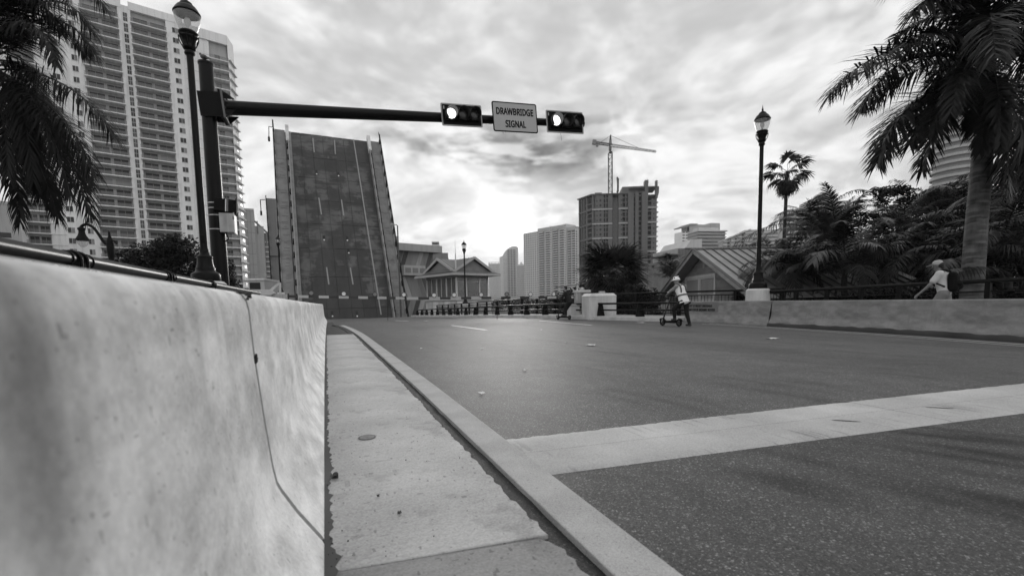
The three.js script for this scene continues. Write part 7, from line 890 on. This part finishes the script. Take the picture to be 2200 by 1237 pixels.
{ // rider with a dark jacket on a scooter by the far kerb
  const p = at(1199, 685, 24.6); p.y = gy(p.z) + 0.012; const turn = faceAlong(1210, 685, 0.85); scooter('electric_scooter', 'small black kick scooter under the dark-clothed rider by the far kerb', p, turn, 0.105, 0.78, [-0.3, 1.12, 0], 0.24);
  const t = thing('person', 'person in dark jacket and trousers riding a scooter beside the far kerb', 'person', p, turn), X = -0.42;
  const f = figure(t, { hip: [X - 0.38, 0.92, 0], chest: [X - 0.24, 1.32, 0], head: [X - 0.1, 1.6, 0], look: [1, -0.08, -0.1], kneeL: [X - 0.17, 0.56, -0.1], kneeR: [X - 0.1, 0.55, 0.09], footL: [X - 0.12, 0.17, -0.04], footR: [X + 0.12, 0.17, 0.04], elbowL: [X - 0.08, 1.08, -0.28], elbowR: [X - 0.08, 1.1, 0.28], handL: [X + 0.1, 1.13, -0.2], handR: [X + 0.1, 1.13, 0.2] }, 0.22);
  const jacket = mat(0.006, 0.95), pants = mat(0.007, 0.95); obj('trousers', blob([...f.caps.legs, ...f.caps.torso.filter((c, i) => i % 3 === 0)], 0.013, 0.03, 0.012), pants, t, true); obj('jacket', blob([...f.caps.torso, ...f.caps.arms.map(([a, b, q, w], i) => [a, i % 2 ? a.clone().lerp(b, 0.85) : b, q, w])], 0.013, 0.035, 0.018), jacket, t, true); obj('collar', blob([[f.caps.neck[0][0].clone().add(V(-0.01, -0.02, 0)), f.caps.neck[0][0].clone().add(V(0.0, 0.04, 0)), 0.072, 0.066]], 0.012, 0.02), jacket, t, true);
  obj('hair', blob([[f.H(-0.035, 0.05, 0), f.H(0.0, 0.062, 0), 0.088, 0.078], [f.H(-0.06, 0.0, 0), f.H(-0.05, 0.04, 0), 0.06, 0.07]], 0.009, 0.02), mat(0.01, 0.8), t, true); shoes(t, f.j, mat(0.05, 0.6));
}
{ // worker in a high-visibility vest and hard hat leaning over a scooter
  const p = at(1424, 697, 17.2); p.y = 0.01; const turn = faceAlong(1440, 697, 0.8); scooter('electric_scooter', 'chunky scooter with fat tyres held by the worker in the hard hat', p, turn, 0.135, 0.78, [-0.42, 1.1, 0], 0.27);
  const t = thing('person', 'worker in white hard hat and pale safety vest leaning on a scooter', 'person', p, turn), X = -0.62;
  const f = figure(t, { hip: [X - 0.36, 0.9, 0.02], chest: [X - 0.2, 1.34, 0], head: [X - 0.02, 1.59, 0], look: [1, -0.3, 0.05], kneeL: [X - 0.02, 0.62, -0.1], kneeR: [X - 0.36, 0.5, 0.15], footL: [X + 0.02, 0.2, -0.05], footR: [X - 0.42, 0.02, 0.2], elbowL: [X + 0.06, 1.2, -0.3], elbowR: [X + 0.08, 1.24, 0.3], handL: [X + 0.17, 1.14, -0.24], handR: [X + 0.17, 1.14, 0.24] }, 0.26);
  const shirt = mat(0.2, 0.85), vest = mat(0.72, 0.75), band = mat(0.06, 0.5), pants = mat(0.006, 0.95);
  obj('trousers', blob([...f.caps.legs, ...f.caps.torso.filter((c, i) => i % 3 === 0)], 0.013, 0.03, 0.014), pants, t, true); obj('shirt', blob([...f.caps.torso, ...f.caps.arms.filter((c, i) => i % 2 === 0).map(([a, b, q, w]) => [a, a.clone().lerp(b, 0.75), q, w])], 0.013, 0.035, 0.014), shirt, t, true);
  const tor = f.caps.torso; const v = obj('vest', blob(tor.map(([a, b, q, w], i) => i % 3 === 2 ? [a, a.clone().lerp(b, 0.55), q, w * 1.1] : [a, b, q, w]), 0.013, 0.03, 0.022), vest, t, true);
  { const hp = f.j.hip, Qh = new THREE.Quaternion().setFromUnitVectors(V(0, 1, 0), f.j.chest.clone().sub(hp).normalize()); obj('hem', new THREE.CylinderGeometry(0.92, 1.04, 0.3, 36, 4, true).scale(0.147, 1, 0.2).applyQuaternion(Qh).translate(hp.x + 0.035, hp.y + 0.075, hp.z), mat(0.72, 0.75, { side: THREE.DoubleSide }), v); }
  const mid = f.j.hip.clone().lerp(f.j.chest, 0.42), ax = f.j.chest.clone().sub(f.j.hip).normalize(), Q = new THREE.Quaternion().setFromUnitVectors(V(0, 1, 0), ax); obj('reflective_band', new THREE.CylinderGeometry(1, 1, 0.055, 30, 1, true).scale(0.15, 1, 0.198).applyQuaternion(Q).translate(mid.x + 0.01, mid.y, mid.z), mat(0.06, 0.5, { side: THREE.DoubleSide }), v); for (const s of [-1, 1]) { const a = f.j.chest.clone().add(V(0, 0, s * 0.115)); obj('reflective_band', new THREE.TorusGeometry(0.15, 0.028, 6, 26).scale(1, 1.3, 0.9).applyQuaternion(Q).translate(a.x + 0.005, a.y - 0.035, a.z), band, v); }
  obj('hard_hat', [new THREE.SphereGeometry(0.128, 26, 12, 0, Math.PI * 2, 0, Math.PI / 2).scale(1.1, 0.98, 0.95), new THREE.CylinderGeometry(0.145, 0.155, 0.014, 28).scale(1.15, 1, 1).translate(0.025, 0, 0), bx(-0.12, 0.13, 0.11, 0.132, -0.012, 0.012)].map((g) => g.rotateZ(-0.15).translate(...f.H(-0.005, 0.05, 0).toArray())), M.white, t); for (const a of [-0.5, 0.1]) obj('hat_sticker', disc(0.022, 0.006, 12).rotateY(-a).translate(...f.H(0.02 + a * 0.14, 0.115, f.hs.z > 0 ? -0.11 : 0.11).toArray()), M.black, t);
  shoes(t, f.j, mat(0.02, 0.7));
}
{ // walker with cap and backpack on the far pavement
  const p = at(2028, 632, 11.6); p.y = 0.19; const turn = faceAlong(2020, 600, 1.35), t = thing('person', 'walker in pale t-shirt and cap carrying a dark backpack on the far pavement', 'person', p, turn);
  const f = figure(t, { hip: [-0.02, 0.84, 0], chest: [0.05, 1.24, 0], head: [0.14, 1.5, 0], look: [1, -0.18, 0], kneeL: [0.2, 0.46, -0.09], kneeR: [-0.1, 0.45, 0.09], footL: [0.28, 0.0, -0.09], footR: [-0.34, 0.06, 0.09], elbowL: [0.21, 1.03, -0.25], elbowR: [-0.08, 1.0, 0.24], handL: [0.42, 0.8, -0.27], handR: [-0.02, 0.78, 0.26], grip: 0.4 }, 0.13);
  const tee = mat(0.44, 0.9), pants = mat(0.17, 0.9), pack = new THREE.MeshPhysicalMaterial({ color: G(0.006), roughness: 0.9, specularIntensity: 0.2 }); obj('trousers', blob([...f.caps.legs, ...f.caps.torso.filter((c, i) => i % 3 === 0).map(([a, b, q, w]) => [a, a.clone().lerp(b, 0.35), q, w])], 0.013, 0.03, 0.014), pants, t, true); obj('t_shirt', blob([...f.caps.torso, ...f.caps.arms.filter((c, i) => i % 2 === 0).map(([a, b, q, w]) => [a, a.clone().lerp(b, 0.62), q * 1.15, w * 1.35])], 0.012, 0.035, 0.016), tee, t, true);
  obj('hair', blob([[f.H(-0.045, 0.03, 0), f.H(-0.02, 0.045, 0), 0.085, 0.08], [f.H(-0.085, -0.02, 0), f.H(-0.09, -0.06, 0), 0.03, 0.03]], 0.009, 0.02), mat(0.012, 0.8), t, true);
  obj('cap', [blob([[f.H(-0.025, 0.06, 0), f.H(0.01, 0.068, 0), 0.094, 0.084]], 0.008, 0.02), new THREE.CylinderGeometry(0.085, 0.085, 0.008, 24, 1, false, 0, Math.PI).scale(1.85, 1, 1.02).rotateZ(-0.36).translate(...f.H(0.07, 0.065, 0).toArray())], mat(0.32, 0.85), t, true);
  obj('backpack', blob([[V(-0.16, 1.26, 0.06), V(-0.18, 0.96, 0.06), 0.085, 0.11], [V(-0.16, 1.26, -0.06), V(-0.18, 0.96, -0.06), 0.085, 0.11], [V(-0.28, 0.98, 0.04), V(-0.28, 1.06, -0.04), 0.07, 0.07]], 0.012, 0.04), pack, t, true); for (const s of [-1, 1]) obj('backpack_strap', tube([V(-0.1, 1.35, s * 0.12), V(0.03, 1.4, s * 0.125), V(0.165, 1.3, s * 0.125), V(0.15, 1.12, s * 0.15), V(-0.06, 0.98, s * 0.19)], 0.02, 20, 8), pack, t); obj('pack_pocket', rb(-0.3, -0.16, 0.92, 1.08, 0.15, 0.2, 0.03), mat(0.09, 0.8), t); shoes(t, f.j, M.white);
}
scene.updateMatrixWorld(true);
renderer.render(scene, camera);
